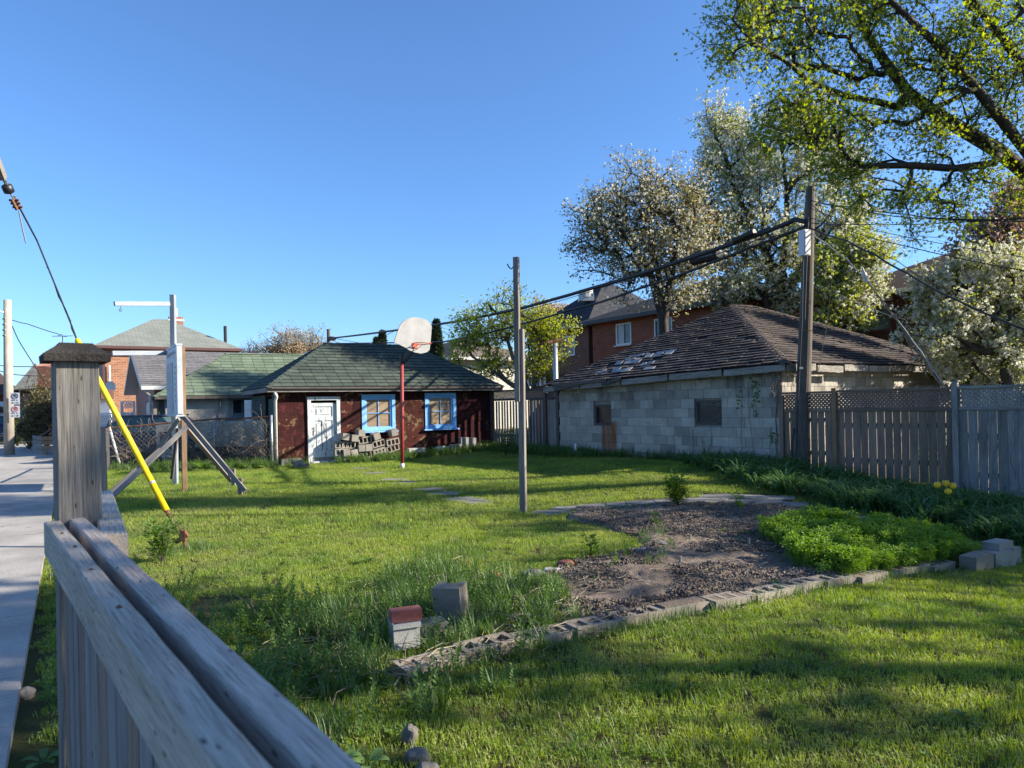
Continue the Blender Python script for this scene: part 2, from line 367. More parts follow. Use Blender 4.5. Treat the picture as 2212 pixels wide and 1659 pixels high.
# ================================================================ palette
M_ground = None
def make_ground_mat():
    m, nt, b = base('earth and thin turf', .95, .1); co = coordout(nt, 'world')
    n1 = noise(nt, co, .5, 6, .7); n2 = noise(nt, co, 30, 5, .7)
    col = ramp(nt, n1, [(.35, (.055, .075, .018)), (.6, (.095, .080, .040))]); col = mixc(nt, .6, col, ramp(nt, n2, [(.3, g(.4)), (.7, g(1))]), 'MULTIPLY')
    nt.links.new(col, b.inputs['Base Color']); bump(nt, b, n2, .8, .02); return m
def make_soil():
    m, nt, b = base('garden soil', .95, .15); co = coordout(nt, 'world')
    n1 = noise(nt, co, 1.2, 6, .7); n2 = noise(nt, co, 42, 6, .75); n3 = noise(nt, co, 160, 3, .7)
    col = ramp(nt, n1, [(.35, (.20, .155, .125)), (.65, (.34, .275, .225))]); col = mixc(nt, .7, col, ramp(nt, n2, [(.3, g(.3)), (.65, g(1))]), 'MULTIPLY')
    col = mixc(nt, ramp(nt, n3, [(.66, g(0)), (.72, g(.6))]), col, (.24, .20, .14))
    nt.links.new(col, b.inputs['Base Color']); bump(nt, b, n2, 1.0, .03); return m
M_ground = make_ground_mat(); M_soil = make_soil()
M_conc = surf('sidewalk concrete', (.25, .232, .21), (.46, .43, .39), 1.1, .95, 1.0, 40, .09, spots=((.17, .155, .135), 1.6, .60))
M_kerb = surf('kerb concrete', (.30, .29, .27), (.4, .39, .37), 3, .9, .3, 70, .05)
M_asph = surf('asphalt', (.045, .045, .047), (.07, .07, .07), 2, .9, .5, 120, 0)
M_blockA = surf('wall block pale', (.33, .30, .26), (.45, .415, .365), 3.0, .92, .5, 140, .16, spots=((.22, .20, .18), 3.5, .64))
M_blockB = surf('wall block stained', (.24, .215, .185), (.35, .315, .275), 2.2, .92, .5, 140, .18)
def stain_wall(m):   # rust run below the small window and damp runs under the eave, on the block wall itself
    nt = m.node_tree; b = nt.nodes['Principled BSDF']; src = b.inputs['Base Color'].links[0].from_socket; pos = coordout(nt, 'world')
    dt = node(nt, 'ShaderNodeVectorMath', operation='DOT_PRODUCT'); dt.inputs[1].default_value = (-.618, .786, 0); nt.links.new(pos, dt.inputs[0])
    sp = node(nt, 'ShaderNodeSeparateXYZ'); nt.links.new(pos, sp.inputs[0]); n = noise(nt, pos, 1, 5, .7, (5, 5, .7)); n2 = noise(nt, pos, 1, 5, .7, (2.2, 2.2, .9))
    def mr(src_, a, b_, c=0., d=1.): q = node(nt, 'ShaderNodeMapRange', interpolation_type='SMOOTHSTEP'); q.inputs[1].default_value = a; q.inputs[2].default_value = b_; q.inputs[3].default_value = c; q.inputs[4].default_value = d; nt.links.new(src_, q.inputs[0]); return q.outputs[0]
    def mul(a, b_): q = node(nt, 'ShaderNodeMath', operation='MULTIPLY'); nt.links.new(a, q.inputs[0]); nt.links.new(b_, q.inputs[1]); return q.outputs[0]
    u0 = 8.0 + RUST_U   # wall coordinate of the stain centre
    rust = mul(mul(mr(dt.outputs['Value'], u0-.34, u0-.18), mr(dt.outputs['Value'], u0+.20, u0+.33, 1., 0.)), mul(mr(sp.outputs[2], .10, .5, .25, 1.), mul(mr(sp.outputs[2], 1.02, 1.10, 1., 0.), mr(n, .30, .62, .45, 1.))))
    damp = mul(mr(sp.outputs[2], 1.1, 2.0), mr(n2, .45, .68))
    foot = mul(mr(sp.outputs[2], .1, .6, 1., 0.), mr(n2, .40, .7, .2, .8))
    col = mixc(nt, mul(damp, mr(n, .2, .6, .5, .85)), src, (.060, .055, .052)); col = mixc(nt, foot, col, (.17, .14, .115)); col = mixc(nt, rust, col, (.23, .085, .035))
    nt.links.new(col, b.inputs['Base Color'])
M_mort = surf('mortar', (.20, .185, .168), (.27, .25, .225), 5, .95, .3, 90, 0)
M_cinder = surf('loose block', (.22, .20, .175), (.34, .315, .275), 5, .93, .6, 120, .15, coord='world')
M_cinderP = surf('pale loose block', (.33, .32, .30), (.46, .45, .42), 5, .93, .5, 120, .08)
M_edge = surf('edging block', (.22, .185, .15), (.34, .295, .24), 4, .93, .6, 120, .15, spots=((.09, .085, .06), 7, .6))
M_redbrick = surf('old red brick', (.20, .055, .045), (.32, .12, .10), 9, .9, .5, 150, .1, spots=((.35, .28, .25), 16, .62))
M_flag = surf('flagstone', (.15, .145, .14), (.24, .23, .21), 3, .9, .4, 80, .12, spots=((.10, .10, .07), 8, .6))
M_rock = surf('field stone', (.11, .10, .09), (.2, .18, .16), 8, .9, .5, 60, .15)
W_fence = wood('weathered fence board', (.155, .105, .075), (.275, .195, .145), (.050, .040, .038), 75, 2.2, rand=.20, hue=.012)
W_grey = wood('silver grey fence board', (.165, .155, .145), (.285, .27, .255), (.07, .06, .055), 75, 2.2, rand=.14)
W_brown = wood('brown treated timber', (.19, .115, .065), (.30, .19, .11), (.09, .055, .035), 70, 2.2, rand=.10)
W_dark = wood('dark weathered timber', (.060, .050, .045), (.115, .10, .09), (.025, .02, .02), 60, 2, rand=.14)
W_near = wood('silvered rail timber', (.36, .30, .24), (.60, .52, .44), (.12, .085, .06), 190, 6, rand=.05, bmp=1.0)
W_post = wood('gate post timber', (.115, .10, .088), (.235, .215, .195), (.05, .042, .036), 140, 5, rand=.05, bmp=.8)
W_cap = surf('mossy post cap', (.022, .019, .018), (.05, .043, .038), 20, .95, 1.0, 120, 0, spots=((.25, .24, .22), 22, .72))
W_pole = wood('utility pole timber', (.075, .06, .052), (.155, .130, .115), (.03, .024, .022), 60, 1.6, rand=.05, bmp=.7)
W_tan = wood('greyed square post', (.16, .14, .125), (.28, .25, .225), (.07, .058, .05), 80, 3, rand=.08)
W_white = wood('peeling white timber', (.22, .25, .30), (.31, .345, .39), (.17, .18, .2), 40, 2, rand=.04, knots=False)
W_fascia = wood('rotten fascia', (.17, .15, .135), (.30, .275, .25), (.04, .033, .03), 40, 4, rand=.15)
W_bark = wood('bark', (.040, .032, .026), (.075, .062, .052), (.015, .012, .01), 14, 3, rand=.06, knots=False, coord='obj')
W_barkp = wood('pale bark', (.12, .10, .08), (.20, .175, .145), (.06, .05, .04), 14, 3, rand=.06, knots=False)
M_sh_g = [surf('green shingle %d' % i, a, b, 3, .95, .6, 170, .10) for i, (a, b) in enumerate([((.050, .066, .055), (.078, .098, .080)), ((.062, .080, .064), (.090, .112, .090)), ((.042, .056, .048), (.066, .084, .070))])]
M_sh_lg = [surf('pale green shingle %d' % i, a, b, 3, .95, .5, 170, .10) for i, (a, b) in enumerate([((.115, .155, .105), (.15, .195, .135)), ((.13, .17, .12), (.17, .215, .15)), ((.10, .135, .095), (.135, .175, .12))])]
M_sh_b = [surf('brown shingle %d' % i, a, b, 3, .95, .9, 150, .22) for i, (a, b) in enumerate([((.062, .049, .046), (.105, .085, .080)), ((.082, .064, .058), (.13, .103, .094)), ((.048, .040, .040), (.08, .066, .064))])]
M_sh_w = [surf('bare pale shingle', (.30, .29, .29), (.42, .41, .41), 5, .95, .5, 150, .1)]
M_sh_gr = [surf('grey shingle %d' % i, a, b, 3, .95, .5, 150, .12) for i, (a, b) in enumerate([((.13, .125, .13), (.18, .175, .18)), ((.155, .15, .155), (.21, .2, .205))])]
def roofmat(name, c1, c2, dark, tab=.3, expo=.14): return brick(name, c1, c2, dark, tab, expo, .022, .95, .5)
M_rf_house = roofmat('grey green house roof', (.235, .255, .225), (.30, .315, .28), (.11, .12, .11), .45, .15)
M_rf_black = roofmat('charcoal house roof', (.045, .047, .055), (.075, .078, .088), (.02, .02, .025))
M_rf_grey = roofmat('slate grey roof', (.14, .145, .15), (.2, .205, .21), (.07, .07, .07))
M_rf_brown = roofmat('brown house roof', (.09, .06, .05), (.13, .095, .08), (.04, .03, .03))
M_rf_tan = roofmat('tan roof', (.19, .15, .125), (.25, .2, .17), (.1, .08, .07))
M_br_or = brick('orange house brick', (.46, .20, .10), (.27, .095, .055), (.50, .42, .33), .26, .10, .02)
M_br_red = brick('red house brick', (.34, .11, .065), (.24, .07, .045), (.34, .26, .21), .22, .075)
M_br_brn = brick('brown house brick', (.24, .115, .080), (.17, .08, .06), (.26, .21, .18), .22, .075)
M_br_dk = brick('dark brown brick', (.13, .055, .04), (.09, .035, .028), (.14, .11, .10), .22, .075)
def sidingmat(name, c1, c2, dark, patch):
    m = brick(name, c1, c2, dark, .215, .085, .016, .95, .7, dark=None); nt = m.node_tree; b = nt.nodes['Principled BSDF']
    src = b.inputs['Base Color'].links[0].from_socket; co = coordout(nt, 'world')
    col = mixc(nt, ramp(nt, noise(nt, co, 5, 6, .75), [(.55, g(0)), (.58, g(.9))]), src, patch)
    col = mixc(nt, ramp(nt, noise(nt, co, 9, 5, .8), [(.63, g(0)), (.66, g(.9))]), col, (.03, .02, .02))
    col = vary(nt, col, node(nt, 'ShaderNodeObjectInfo').outputs['Random'], .15)
    nt.links.new(col, b.inputs['Base Color']); return m
M_side = [sidingmat('oxblood brick pattern siding', (.062, .016, .017), (.040, .012, .014), (.012, .007, .008), (.085, .02, .018)), sidingmat('worn brick pattern siding', (.095, .026, .020), (.06, .016, .015), (.02, .010, .010), (.20, .13, .075))]
M_green_sid = surf('green board siding', (.05, .075, .07), (.08, .11, .10), 3, .85, .3, 60, .1)
M_cream = surf('cream stucco', (.40, .37, .30), (.5, .46, .39), 2, .9, .3, 60, 0)
M_creamblk = surf('cream block', (.46, .42, .32), (.58, .53, .42), 4, .9, .3, 60, .1)
M_beige = surf('beige clapboard', (.55, .52, .44), (.62, .59, .51), 1.5, .8, .1, 60, .03)
M_white = flat('white paint', (.72, .73, .74), .5)
M_offw = flat('off white metal', (.58, .57, .54), .45)
M_blue = surf('sky blue paint', (.17, .42, .80), (.24, .50, .86), 6, .7, .3, 60, .04, spots=((.45, .55, .64), 14, .60), mapping=(1, 1, .35))
M_doorw = surf('peeling white door paint', (.46, .50, .53), (.62, .66, .69), 5, .7, .4, 60, .03, spots=((.13, .11, .09), 11, .565), mapping=(1.4, 1.4, .45))
M_ply = surf('plywood behind glass', (.22, .155, .10), (.34, .25, .165), 3, .6, .1, 40, .2, mapping=(1, 1, 4))
M_brownmetal = flat('brown metal trim', (.10, .045, .04), .5)
M_darkmetal = flat('dark metal', (.03, .03, .033), .5, .3)
M_rust = surf('rusty metal', (.10, .045, .03), (.20, .09, .05), 30, .8, .4, 200, .1)
M_galv = flat('galvanised steel', (.42, .43, .44), .45, .6)
M_wire = flat('weathered fence wire', (.2, .19, .17), .6, .3)
M_black = flat('black cable', (.012, .012, .014), .55)
M_cableg = flat('grey cable', (.30, .31, .32), .6)
M_red = surf('faded red pole paint', (.26, .040, .035), (.34, .065, .055), 8, .6, .2, 60, 0)
M_rim = flat('orange red hoop', (.52, .085, .045), .5)
M_board = surf('scuffed white backboard', (.27, .27, .275), (.38, .38, .385), 3, .6, .1, 60, 0, spots=((.33, .30, .29), 5, .60))
M_yellow = surf('yellow guy guard', (.62, .45, .012), (.74, .55, .02), 3, .45, .1, 30, 0, spots=((.35, .27, .06), 25, .66))
M_signw = surf('white sign board', (.40, .44, .50), (.52, .56, .62), 2, .5, .1, 40, 0)
M_signg = surf('grey faded panel', (.34, .38, .44), (.45, .48, .53), 3, .6, .1, 40, 0, spots=((.33, .28, .26), 2, .5))
M_glass = glass('dark window glass'); M_glassb = glass('bluish window glass', (.10, .14, .16), .12)
M_blind = surf('white blinds', (.45, .5, .5), (.6, .64, .64), 3, .6, 0, 60, .05)
M_blackbox = flat('black plastic', (.015, .015, .018), .45)
M_greymet = flat('pale grey utility box', (.56, .58, .62), .5)
M_concpole = surf('spun concrete pole', (.36, .31, .25), (.46, .41, .34), 3, .85, .3, 100, 0)
M_carblue = flat('dark blue car paint', (.02, .035, .08), .2, .3)
M_carglass = glass('car glass', (.05, .09, .09), .05)
M_straw = surf('dead stalks', (.28, .23, .15), (.42, .36, .26), 9, .9, 0, 40, .1)
M_vine = surf('dead vine stems', (.12, .09, .07), (.24, .20, .17), 9, .9, 0, 40, .1)
M_tulip = flat('yellow petals', (.85, .55, .02), .5)
M_pink = surf('pinkish brick', (.42, .20, .15), (.5, .26, .20), 3, .9, .2, 60, 0)

# ================================================================ ground, pavements
def axis(segs):
    out = [segs[0][0]]
    for a, b, st in segs:
        n = max(1, int(round((b-a)/st))); out += [a+(b-a)*(i+1)/n for i in range(n)]
    return np.array(out)
gx = axis([(-700, -60, 80), (-60, -20, 5), (-20, 20, .4), (20, 60, 5), (60, 700, 80)]); gy = axis([(-120, -10, 20), (-10, 30, .4), (30, 70, 5), (70, 900, 90)])
GX, GY = np.meshgrid(gx, gy); vz = gh(GX, GY)-.02
nx, ny = len(gx), len(gy); idx = np.arange(nx*ny).reshape(ny, nx)
fc = np.stack([idx[:-1, :-1], idx[:-1, 1:], idx[1:, 1:], idx[1:, :-1]], -1).reshape(-1, 4)
go = link('ground', raw_mesh('ground', np.stack([GX, GY, vz], -1).reshape(-1, 3), fc, [M_ground], smooth=True)); props(go, kind='structure')
A1 = V(-2.58, 3.66); A2 = V(-10.5, 16.4); sd = (A2-A1).normalized(); sn = V(-sd.y, sd.x)      # pavement right edge and its left-hand normal
sw = thing('sidewalk', None, None, (A1.x, A1.y, 0)); sw['kind'] = 'structure'
s = -7.0
while s < 26:   # slabs, about 1.5 m each, joints recessed
    L = 1.5
    for lane in range(2):
        c = A1+sd*(s+L/2)+sn*(.9+1.8*lane); piece('paving_slab', M_conc, sw, c+V(0, 0, .012+random.uniform(0, .004)), sn, sd, V(0, 0, 1), (1.8-.014, L-.014, .07))
    s += L
kb = MB(); kb.bar(A1+sd*-7+sn*3.68+V(0, 0, -.02), A1+sd*60+sn*3.68+V(0, 0, -.02), .15, .13); o = kb.build('kerb', M_kerb); props(o, kind='structure')
rb = MB(); rb.poly([A1+sd*-7+sn*3.76+V(0, 0, -.012), A1+sd*-7+sn*12+V(0, 0, -.012), A1+sd*80+sn*12+V(0, 0, -.012), A1+sd*80+sn*3.76+V(0, 0, -.012)][::-1]); o = rb.build('road', M_asph); props(o, kind='structure')
dv = MB(); dv.box(A1+sd*33+sn*-1+V(0, 0, .008), (9.6, 14, .05), (sn, sd, V(0, 0, 1))); o = dv.build('driveway', M_conc); props(o, kind='structure')

# ================================================================ red shed with green roof
sa_, sb_ = V(-.487, .873), V(.873, .487)
SO = V(-6.5, 19.6)
def SW(u, z, out=0): return SO+sb_*u+sa_*(-out)+V(0, 0, z)       # front wall
def SLW(u, z, out=0): return SO+sa_*u+sb_*(-out)+V(0, 0, z)      # left wall
shed = thing('red_shed', 'oxblood shed with brick-pattern siding, green hipped roof and blue framed windows', 'shed', SO)
SWID, SDEP, SH = 6.63, 3.8, 2.13
def spu(x, Zg=20.5):    # distance along the shed front seen at picture column x
    r = (x-CX)/F; 
    return (r*SO.y-SO.x)/(sb_.x-r*sb_.y)
door = (spu(668), spu(728.5), -.02, 1.78); dw = [(spu(788), spu(846), .92, 1.83), (spu(924), spu(978), .92, 1.85)]
dleaf = (spu(673), spu(725))
ops = [(door[0], door[1], -.1, door[3])]+[d for d in dw]
mb = MB(); holes_wall(mb, SW, 0, SWID, -.1, SH, ops, .12, -.02); holes_wall(mb, SLW, .12, SDEP, -.1, SH, [(.5, 1.5, -.1, 1.9)], .12); mb.bar(SW(SWID-.06, -.1, -.14), SW(SWID-.06, SH, -.14), .12, .1); mb.box(SO+sb_*(SWID-.06)+sa_*(SDEP/2+.14)+V(0, 0, 1), (.12, SDEP-.3, 2.2), (sb_, sa_, V(0, 0, 1))); mb.box(SO+sb_*(SWID/2)+sa_*(SDEP+.05)+V(0, 0, 1), (SWID, .1, 2.2), (sb_, sa_, V(0, 0, 1)))
mb.build('wall', M_side[0], shed)
wall_pieces(shed, 'siding_panel', M_side[0], SW, 0.03, SWID-.02, .03, lambda u: SH-.06, ops, 1.12, .345, .006, .022, jit=.006, mats=[M_side[0], M_side[1]], off=.13, rot=.004)
z = .1
while z < SH-.1:
    p = piece('clapboard', M_green_sid, shed, SLW(1.0+SDEP/2-1+.0, z, .03) if False else SLW((1.55+SDEP)/2, z, .02), sa_, sb_*-1, V(0, 0, 1), (SDEP-1.55, .03, .14)); piece('clapboard', M_green_sid, shed, SLW(.27, z, .02), sa_, sb_*-1, V(0, 0, 1), (.42, .03, .14)); z += .15
mb = MB(); mb.box(SLW(1.0, .95, -.06), (.9, .04, 1.8), (sa_, sb_*-1, V(0, 0, 1))); d_ = mb.build('side_door', M_green_sid, shed)
# roof
ov = .30; e00 = SO-sb_*ov-sa_*ov+V(0, 0, SH+.02); e10 = SO+sb_*(SWID+ov)-sa_*ov+V(0, 0, SH+.02); e01 = SO-sb_*ov+sa_*(SDEP+ov)+V(0, 0, SH+.02); e11 = SO+sb_*(SWID+ov)+sa_*(SDEP+ov)+V(0, 0, SH+.02)
hd = (SDEP+2*ov)/2; r0 = e00+sa_*hd+sb_*2.17+V(0, 0, 1.42); r1 = e10+sa_*hd-sb_*2.17+V(0, 0, 1.42)
mb = MB(); mb.poly([e00, e10, r1, r0]); mb.poly([e11, e01, r0, r1]); mb.poly([e01, e00, r0]); mb.poly([e10, e11, r1]); mb.poly([e01, e11, e10, e00]); rf = mb.build('roof', M_sh_g[2], shed)
shingles(shed, e00, e10, r0, r1, M_sh_g, .34, .185, .017, 235, name='shingle')
shingles(shed, e01, e00, r0, r0, M_sh_g, .34, .185, .012, 60, name='shingle')
shingles(shed, e10, e11, r1, r1, M_sh_g, .34, .185, .012, 0); shingles(shed, e11, e01, r1, r0, M_sh_g, .34, .185, .012, 0)
for a, b in ((e00, r0), (e01, r0), (e10, r1), (e11, r1), (r0, r1)): caps(shed, a, b, M_sh_g)
dz = V(0, 0, -.075)
for a, b in ((e00, e10), (e01, e00), (e10, e11)):
    d = (b-a).normalized(); o = beam('fascia', a+dz+d*.0, b+dz-d*.03, .13, .03, W_fascia, shed, side=V(0, 0, 1))
ft = MB(); ft.tube([e00+V(0, 0, -.03)-sa_*.05+sb_*.1, e10+V(0, 0, -.05)-sa_*.05], .035, 6); ft.build('gutter', W_dark, shed)
dp = MB(); q0 = SW(-.0, 2.02, .27); dp.tube([q0+sb_*-.1, q0+sb_*-.05+V(0, 0, -.12), SW(.0, 1.78, .09)+sb_*-.05, SW(0, .05, .09)+sb_*-.05], .045, 8); dp.build('downpipe', M_offw, shed, smooth=True)
# door and its frame
mb = MB(); ax = (sb_, sa_*-1, V(0, 0, 1)); u0, u1 = door[0], door[1]; dh = door[3]
mb.box(SW(u0-.015, dh/2, .02), (.10, .1, dh), ax); mb.box(SW(u1+.015, dh/2, .02), (.10, .1, dh), ax); mb.box(SW((u0+u1)/2, dh+.05, .022), (u1-u0+.14, .11, .10), ax); mb.box(SW((u0+u1)/2, .03, .03), (u1-u0-.08, .14, .05), ax)
mb.build('door_frame', M_doorw, shed)
mb = MB(); l0, l1 = u0+.045, u1-.045; lw = l1-l0; zz = [.16, .30, 1.18, 1.30, 1.62, 1.70]
mb.box(SW((l0+l1)/2, (.16+1.70)/2, -.03), (lw, .03, 1.54), ax); st = .1
for a_, b_, c_, d2 in ((l0, l0+st, .16, 1.70), (l1-st, l1, .16, 1.70), (l0+st, l1-st, .16, .32), (l0+st, l1-st, 1.20, 1.32), (l0+st, l1-st, 1.60, 1.70), ((l0+l1)/2-.045, (l0+l1)/2+.045, .32, 1.20)):
    mb.box(SW((a_+b_)/2, (c_+d2)/2, -.004), (b_-a_, .024, d2-c_), ax)
dr = mb.build('door', M_doorw, shed)
mb = MB()
for za, ua, ub in ((.76, l0+.15, (l0+l1)/2-.08), (.76, (l0+l1)/2+.08, l1-.15)): mb.box(SW((ua+ub)/2, za, -.006), (ub-ua, .014, .74), ax)
mb.box(SW((l0+l1)/2, 1.46, -.006), (lw-.3, .014, .18), ax); mb.build('door_panel', M_doorw, dr)
mb = MB(); mb.tube([SW(l0+.055, 1.0, .0), SW(l0+.055, 1.0, .05)], [.012, .022], 8); mb.box(SW(l0+.05, .85, .01), (.035, .008, .12), ax); mb.build('handle', M_rust, dr)
mb = MB(); mb.box(SW((l0+l1)/2, .08, -.0), (lw, .03, .15), ax); mb.build('kick_board', W_grey, dr)
for i, d in enumerate(dw):
    window(shed, SW, d[0], d[1], d[2], d[3], M_blue, [M_ply], 2, 2, .055, .05, sill=M_blue, inset=.02, trim=M_blue, tw=.10, mull=.018)
mb = MB(); mb.tube([SW(.78, 2.0, .02), SW(.78, 1.8, .03)], .012, 5); mb.build('bracket', M_rust, shed)

# ================================================================ grey block garage
ga, gb = V(-.618, .786), V(.786, .618)
GO = V(5.5, 14.5); GZ = .10
LA, LB = 6.75, 9.6
def W1(u, z, out=0): return GO+ga*u-gb*out+V(0, 0, z)      # wall towards the lawn (runs away to the left)
def W2(u, z, out=0): return GO+gb*u-ga*out+V(0, 0, z)      # wall above the board fence
garage = thing('block_garage', 'grey concrete block garage with sagging brown hipped roof and two small windows', 'garage', V(GO.x, GO.y, GZ))
def g1u(x): r = (x-CX)/F; return (r*GO.y-GO.x)/(ga.x-r*ga.y)
top1 = lambda u: 2.20-.17*min(1, u/LA)
top2 = lambda u: 2.20+.16*min(1, u/LB)
hb, lb = .214, .42
rows = lambda k: GZ+hb*k
wA = (g1u(1560), g1u(1501), rows(4)+.05, rows(7)-.04); wB = (g1u(1321.5), g1u(1283), rows(4)+.0, rows(7)-.10)
ops1 = [wA, wB]
core = MB(); holes_wall(core, lambda u, z, o=0: W1(u, z, o), .0, LA, -.1, 2.06, ops1, .16, -.03); core.box(W2(LB/2+.1, 1.0, -.11), (LB-.2, .16, 2.3), (gb, ga*-1, V(0, 0, 1)))
core.box(GO+ga*(LA-.1)+gb*(LB/2)+V(0, 0, 1), (LB-.4, .16, 2.0), (gb, ga, V(0, 0, 1))); core.box(GO+gb*(LB-.1)+ga*(LA/2)+V(0, 0, 1), (.16, LA-.5, 2.2), (gb, ga, V(0, 0, 1)))
core.build('wall', M_mort, garage)
rustu = (g1u(1330), g1u(1302))
class _BM:  # block choice by place: stained under the eave and window
    pass
RUST_U = (rustu[0]+rustu[1])/2+(V(-.618, .786, 0).dot(GO)-8.0)
for m_ in (M_blockA, M_blockB): stain_wall(m_)
def g_blocks():
    n = 0; W = W1; ud = ga; nd = gb*-1
    for r in range(11):
        z = GZ-.1+hb*r if False else GZ+hb*(r-0); u = -(lb/2 if r % 2 else 0)
        while u < LA:
            a, b = max(u, 0), min(u+lb, LA); u += lb; segs = [(a, b)]; zc = z+hb/2
            for o in ops1:
                if o[2]-.06 < zc < o[3]+.06:
                    segs = [s2 for (p, q) in segs for s2 in (((p, q),) if (o[1] <= p or o[0] >= q) else tuple(x for x in ((p, o[0]), (o[1], q)) if x[1]-x[0] > .03))]
            for (p, q) in segs:
                zt = min(z+hb, top1((p+q)/2))
                if q-p < .05 or zt-z < .04: continue
                m = M_blockA if random.random() > (.12+.10*max(0, r-3) * (.35 if (p+q)/2 < 2.2 else 1)) else M_blockB
                piece('block', m, garage, W((p+q)/2, (z+zt)/2, random.uniform(-.003, .004)), ud, nd, V(0, 0, 1), (q-p-.007, .05, zt-z-.006)); n += 1
    left = 295-n; W = W2; ud = gb; nd = ga*-1; jb = MB()
    for r in range(10, -1, -1):
        z = GZ+hb*r; u = -(lb/2 if r % 2 == 0 else 0)
        while u < LB:
            a, b = max(u, .0), min(u+lb, LB); u += lb; zt = min(z+hb, top2((a+b)/2))
            if b-a < .05 or zt-z < .04: continue
            if left > 0: piece('block', random.choice((M_blockA, M_blockA, M_blockB)), garage, W((a+b)/2, (z+zt)/2, random.uniform(-.003, .004)), ud, nd, V(0, 0, 1), (b-a-.007, .05, zt-z-.006)); left -= 1
            else: jb.box(W((a+b)/2, (z+zt)/2, 0), (b-a-.007, .05, zt-z-.006), (ud, nd, V(0, 0, 1)))
    if jb.v: jb.build('block_course', M_blockA, garage, kind='stuff')
g_blocks()
# garage roof
ov = .32
def gp(a, b, z): return GO+ga*a+gb*b+V(0, 0, z)
E0 = gp(-ov, -ov, 2.26); E1 = gp(LA+ov, -ov, 2.05); E2 = gp(-ov, LB+ov, 2.36); E3 = gp(LA+ov, LB+ov, 2.25); RA = gp(3.95, 4.15, 4.24); RB = gp(3.85, 5.0, 4.26)
mb = MB(); mb.poly([E1, E0, RA]); mb.poly([E0, E2, RA]); mb.poly([E2, RB, RA]); mb.poly([E2, E3, RB]); mb.poly([E3, E1, RA]); mb.poly([E3, RA, RB]); mb.build('roof', M_sh_b[2], garage)
def bare(c):
    u = (c-GO).dot(ga); v = (c-GO).dot(gb); return 3.6 < u < 5.4 and .25 < v < 1.15 and random.random() < .42
shingles(garage, E1, E0, RA, RA, M_sh_b, .31, .17, .016, 165, curl=.05, drop=.01, name='shingle', jit=.012, skip=bare)
shingles(garage, E0, E2, RA, RB, M_sh_b, .31, .17, .016, 130, curl=.04, drop=.01, name='shingle', jit=.008)
shingles(garage, E2, E3, RB, RB, M_sh_b, .31, .17, .016, 0); shingles(garage, E3, E1, RB, RA, M_sh_b, .31, .17, .016, 0)
for a, b in ((E0, RA), (E1, RA), (E2, RB), (E3, RB), (RA, RB)): caps(garage, a, b, M_sh_b[:2], wd=.26)
mb = MB()
for _ in range(46):
    t = random.uniform(3.4, 5.5); v = random.uniform(.0, 1.15); n0 = (E0-E1).cross(RA-E1).normalized(); n0 = n0 if n0.z > 0 else -n0
    # a point on the lawn-side slope
    w_ = (v+.32)/(4.15+.32); c = (E0.lerp(E1, (t+ov)/(LA+2*ov))).lerp(RA, w_); X = (E0-E1).normalized(); Y = n0.cross(X)
    mb.box(c+n0*random.uniform(.02, .05), (random.uniform(.1, .32), random.uniform(.05, .15), .012), (X, (Y+n0*random.uniform(0, .25)).normalized(), n0))
mb.build('bare_underlay', M_sh_w[0], garage, kind='stuff')
dz = V(0, 0, -.08)
def fascia_run(a, b, n, col):
    for i in range(n):
        p = a.lerp(b, i/n+.004); q = a.lerp(b, (i+1)/n-.004); dd = V(0, 0, random.uniform(-.02, .015)); beam('fascia_board', p+dz+dd, q+dz+dd+V(0, 0, random.uniform(-.02, .02)), .14, .03, col, garage, side=V(0, 0, 1), wob=.006, seg=10)
fascia_run(E0, E1, 5, W_fascia); fascia_run(E0, E2, 9, W_fascia)
for (p, q, dr_) in ((4.9, 6.9, -.02), (5.6, 6.8, -.14), (4.4, 5.0, -.1)):   # boards and strips come loose at the low corner
    a = E0.lerp(E1, p/(LA+2*ov)); b = E0.lerp(E1, q/(LA+2*ov)); beam('loose_board', a+V(0, 0, .0)-gb*.06, b+V(0, 0, dr_)-gb*.10, .09, .02, W_dark, garage, side=V(0, 0, 1), wob=.004, seg=6)
for wnd, pane, nn in ((wA, M_glass, 1), (wB, M_glass, 1)):
    window(garage, W1, wnd[0], wnd[1], wnd[2], wnd[3], W_dark if nn else W_grey, [pane], 1, 1, .06, .09, inset=.05)
mb = MB(); x = wA[0]+.07
while x < wA[1]-.05:
    for sg in (-1, 1):
        mb.bar(W1(x, wA[2]+.06, -.0), W1(x+sg*.0, wA[3]-.06, -.0), .004, .004)
    x += .06
gr = MB()
st = .055; u_, v_ = wA[1]-wA[0]-.12, wA[3]-wA[2]-.12; k = -v_
while k < u_:
    for sg in (1, -1):
        a0 = max(0, k); b0 = min(u_, k+v_)
        if b0 > a0:
            za, zb = (a0-k), (b0-k)
            if sg < 0: za, zb = v_-za, v_-zb
            gr.bar(W1(wA[0]+.06+a0, wA[2]+.06+za, -.03), W1(wA[0]+.06+b0, wA[2]+.06+zb, -.03), .004, .004)
    k += st
gr.build('window_mesh', M_wire, garage, kind='stuff')
mb = MB(); mb.tube([W2(6.0, 1.78, .16), W2(7.0, 1.84, .16)], .05, 8); mb.tube([W2(6.25, 1.75, .16), W2(6.3, 1.95, .02)], .015, 5); mb.tube([W2(7.1, 1.78, .16), W2(7.12, 1.98, .02)], .015, 5); mb.build('vent_pipe', M_galv, garage)
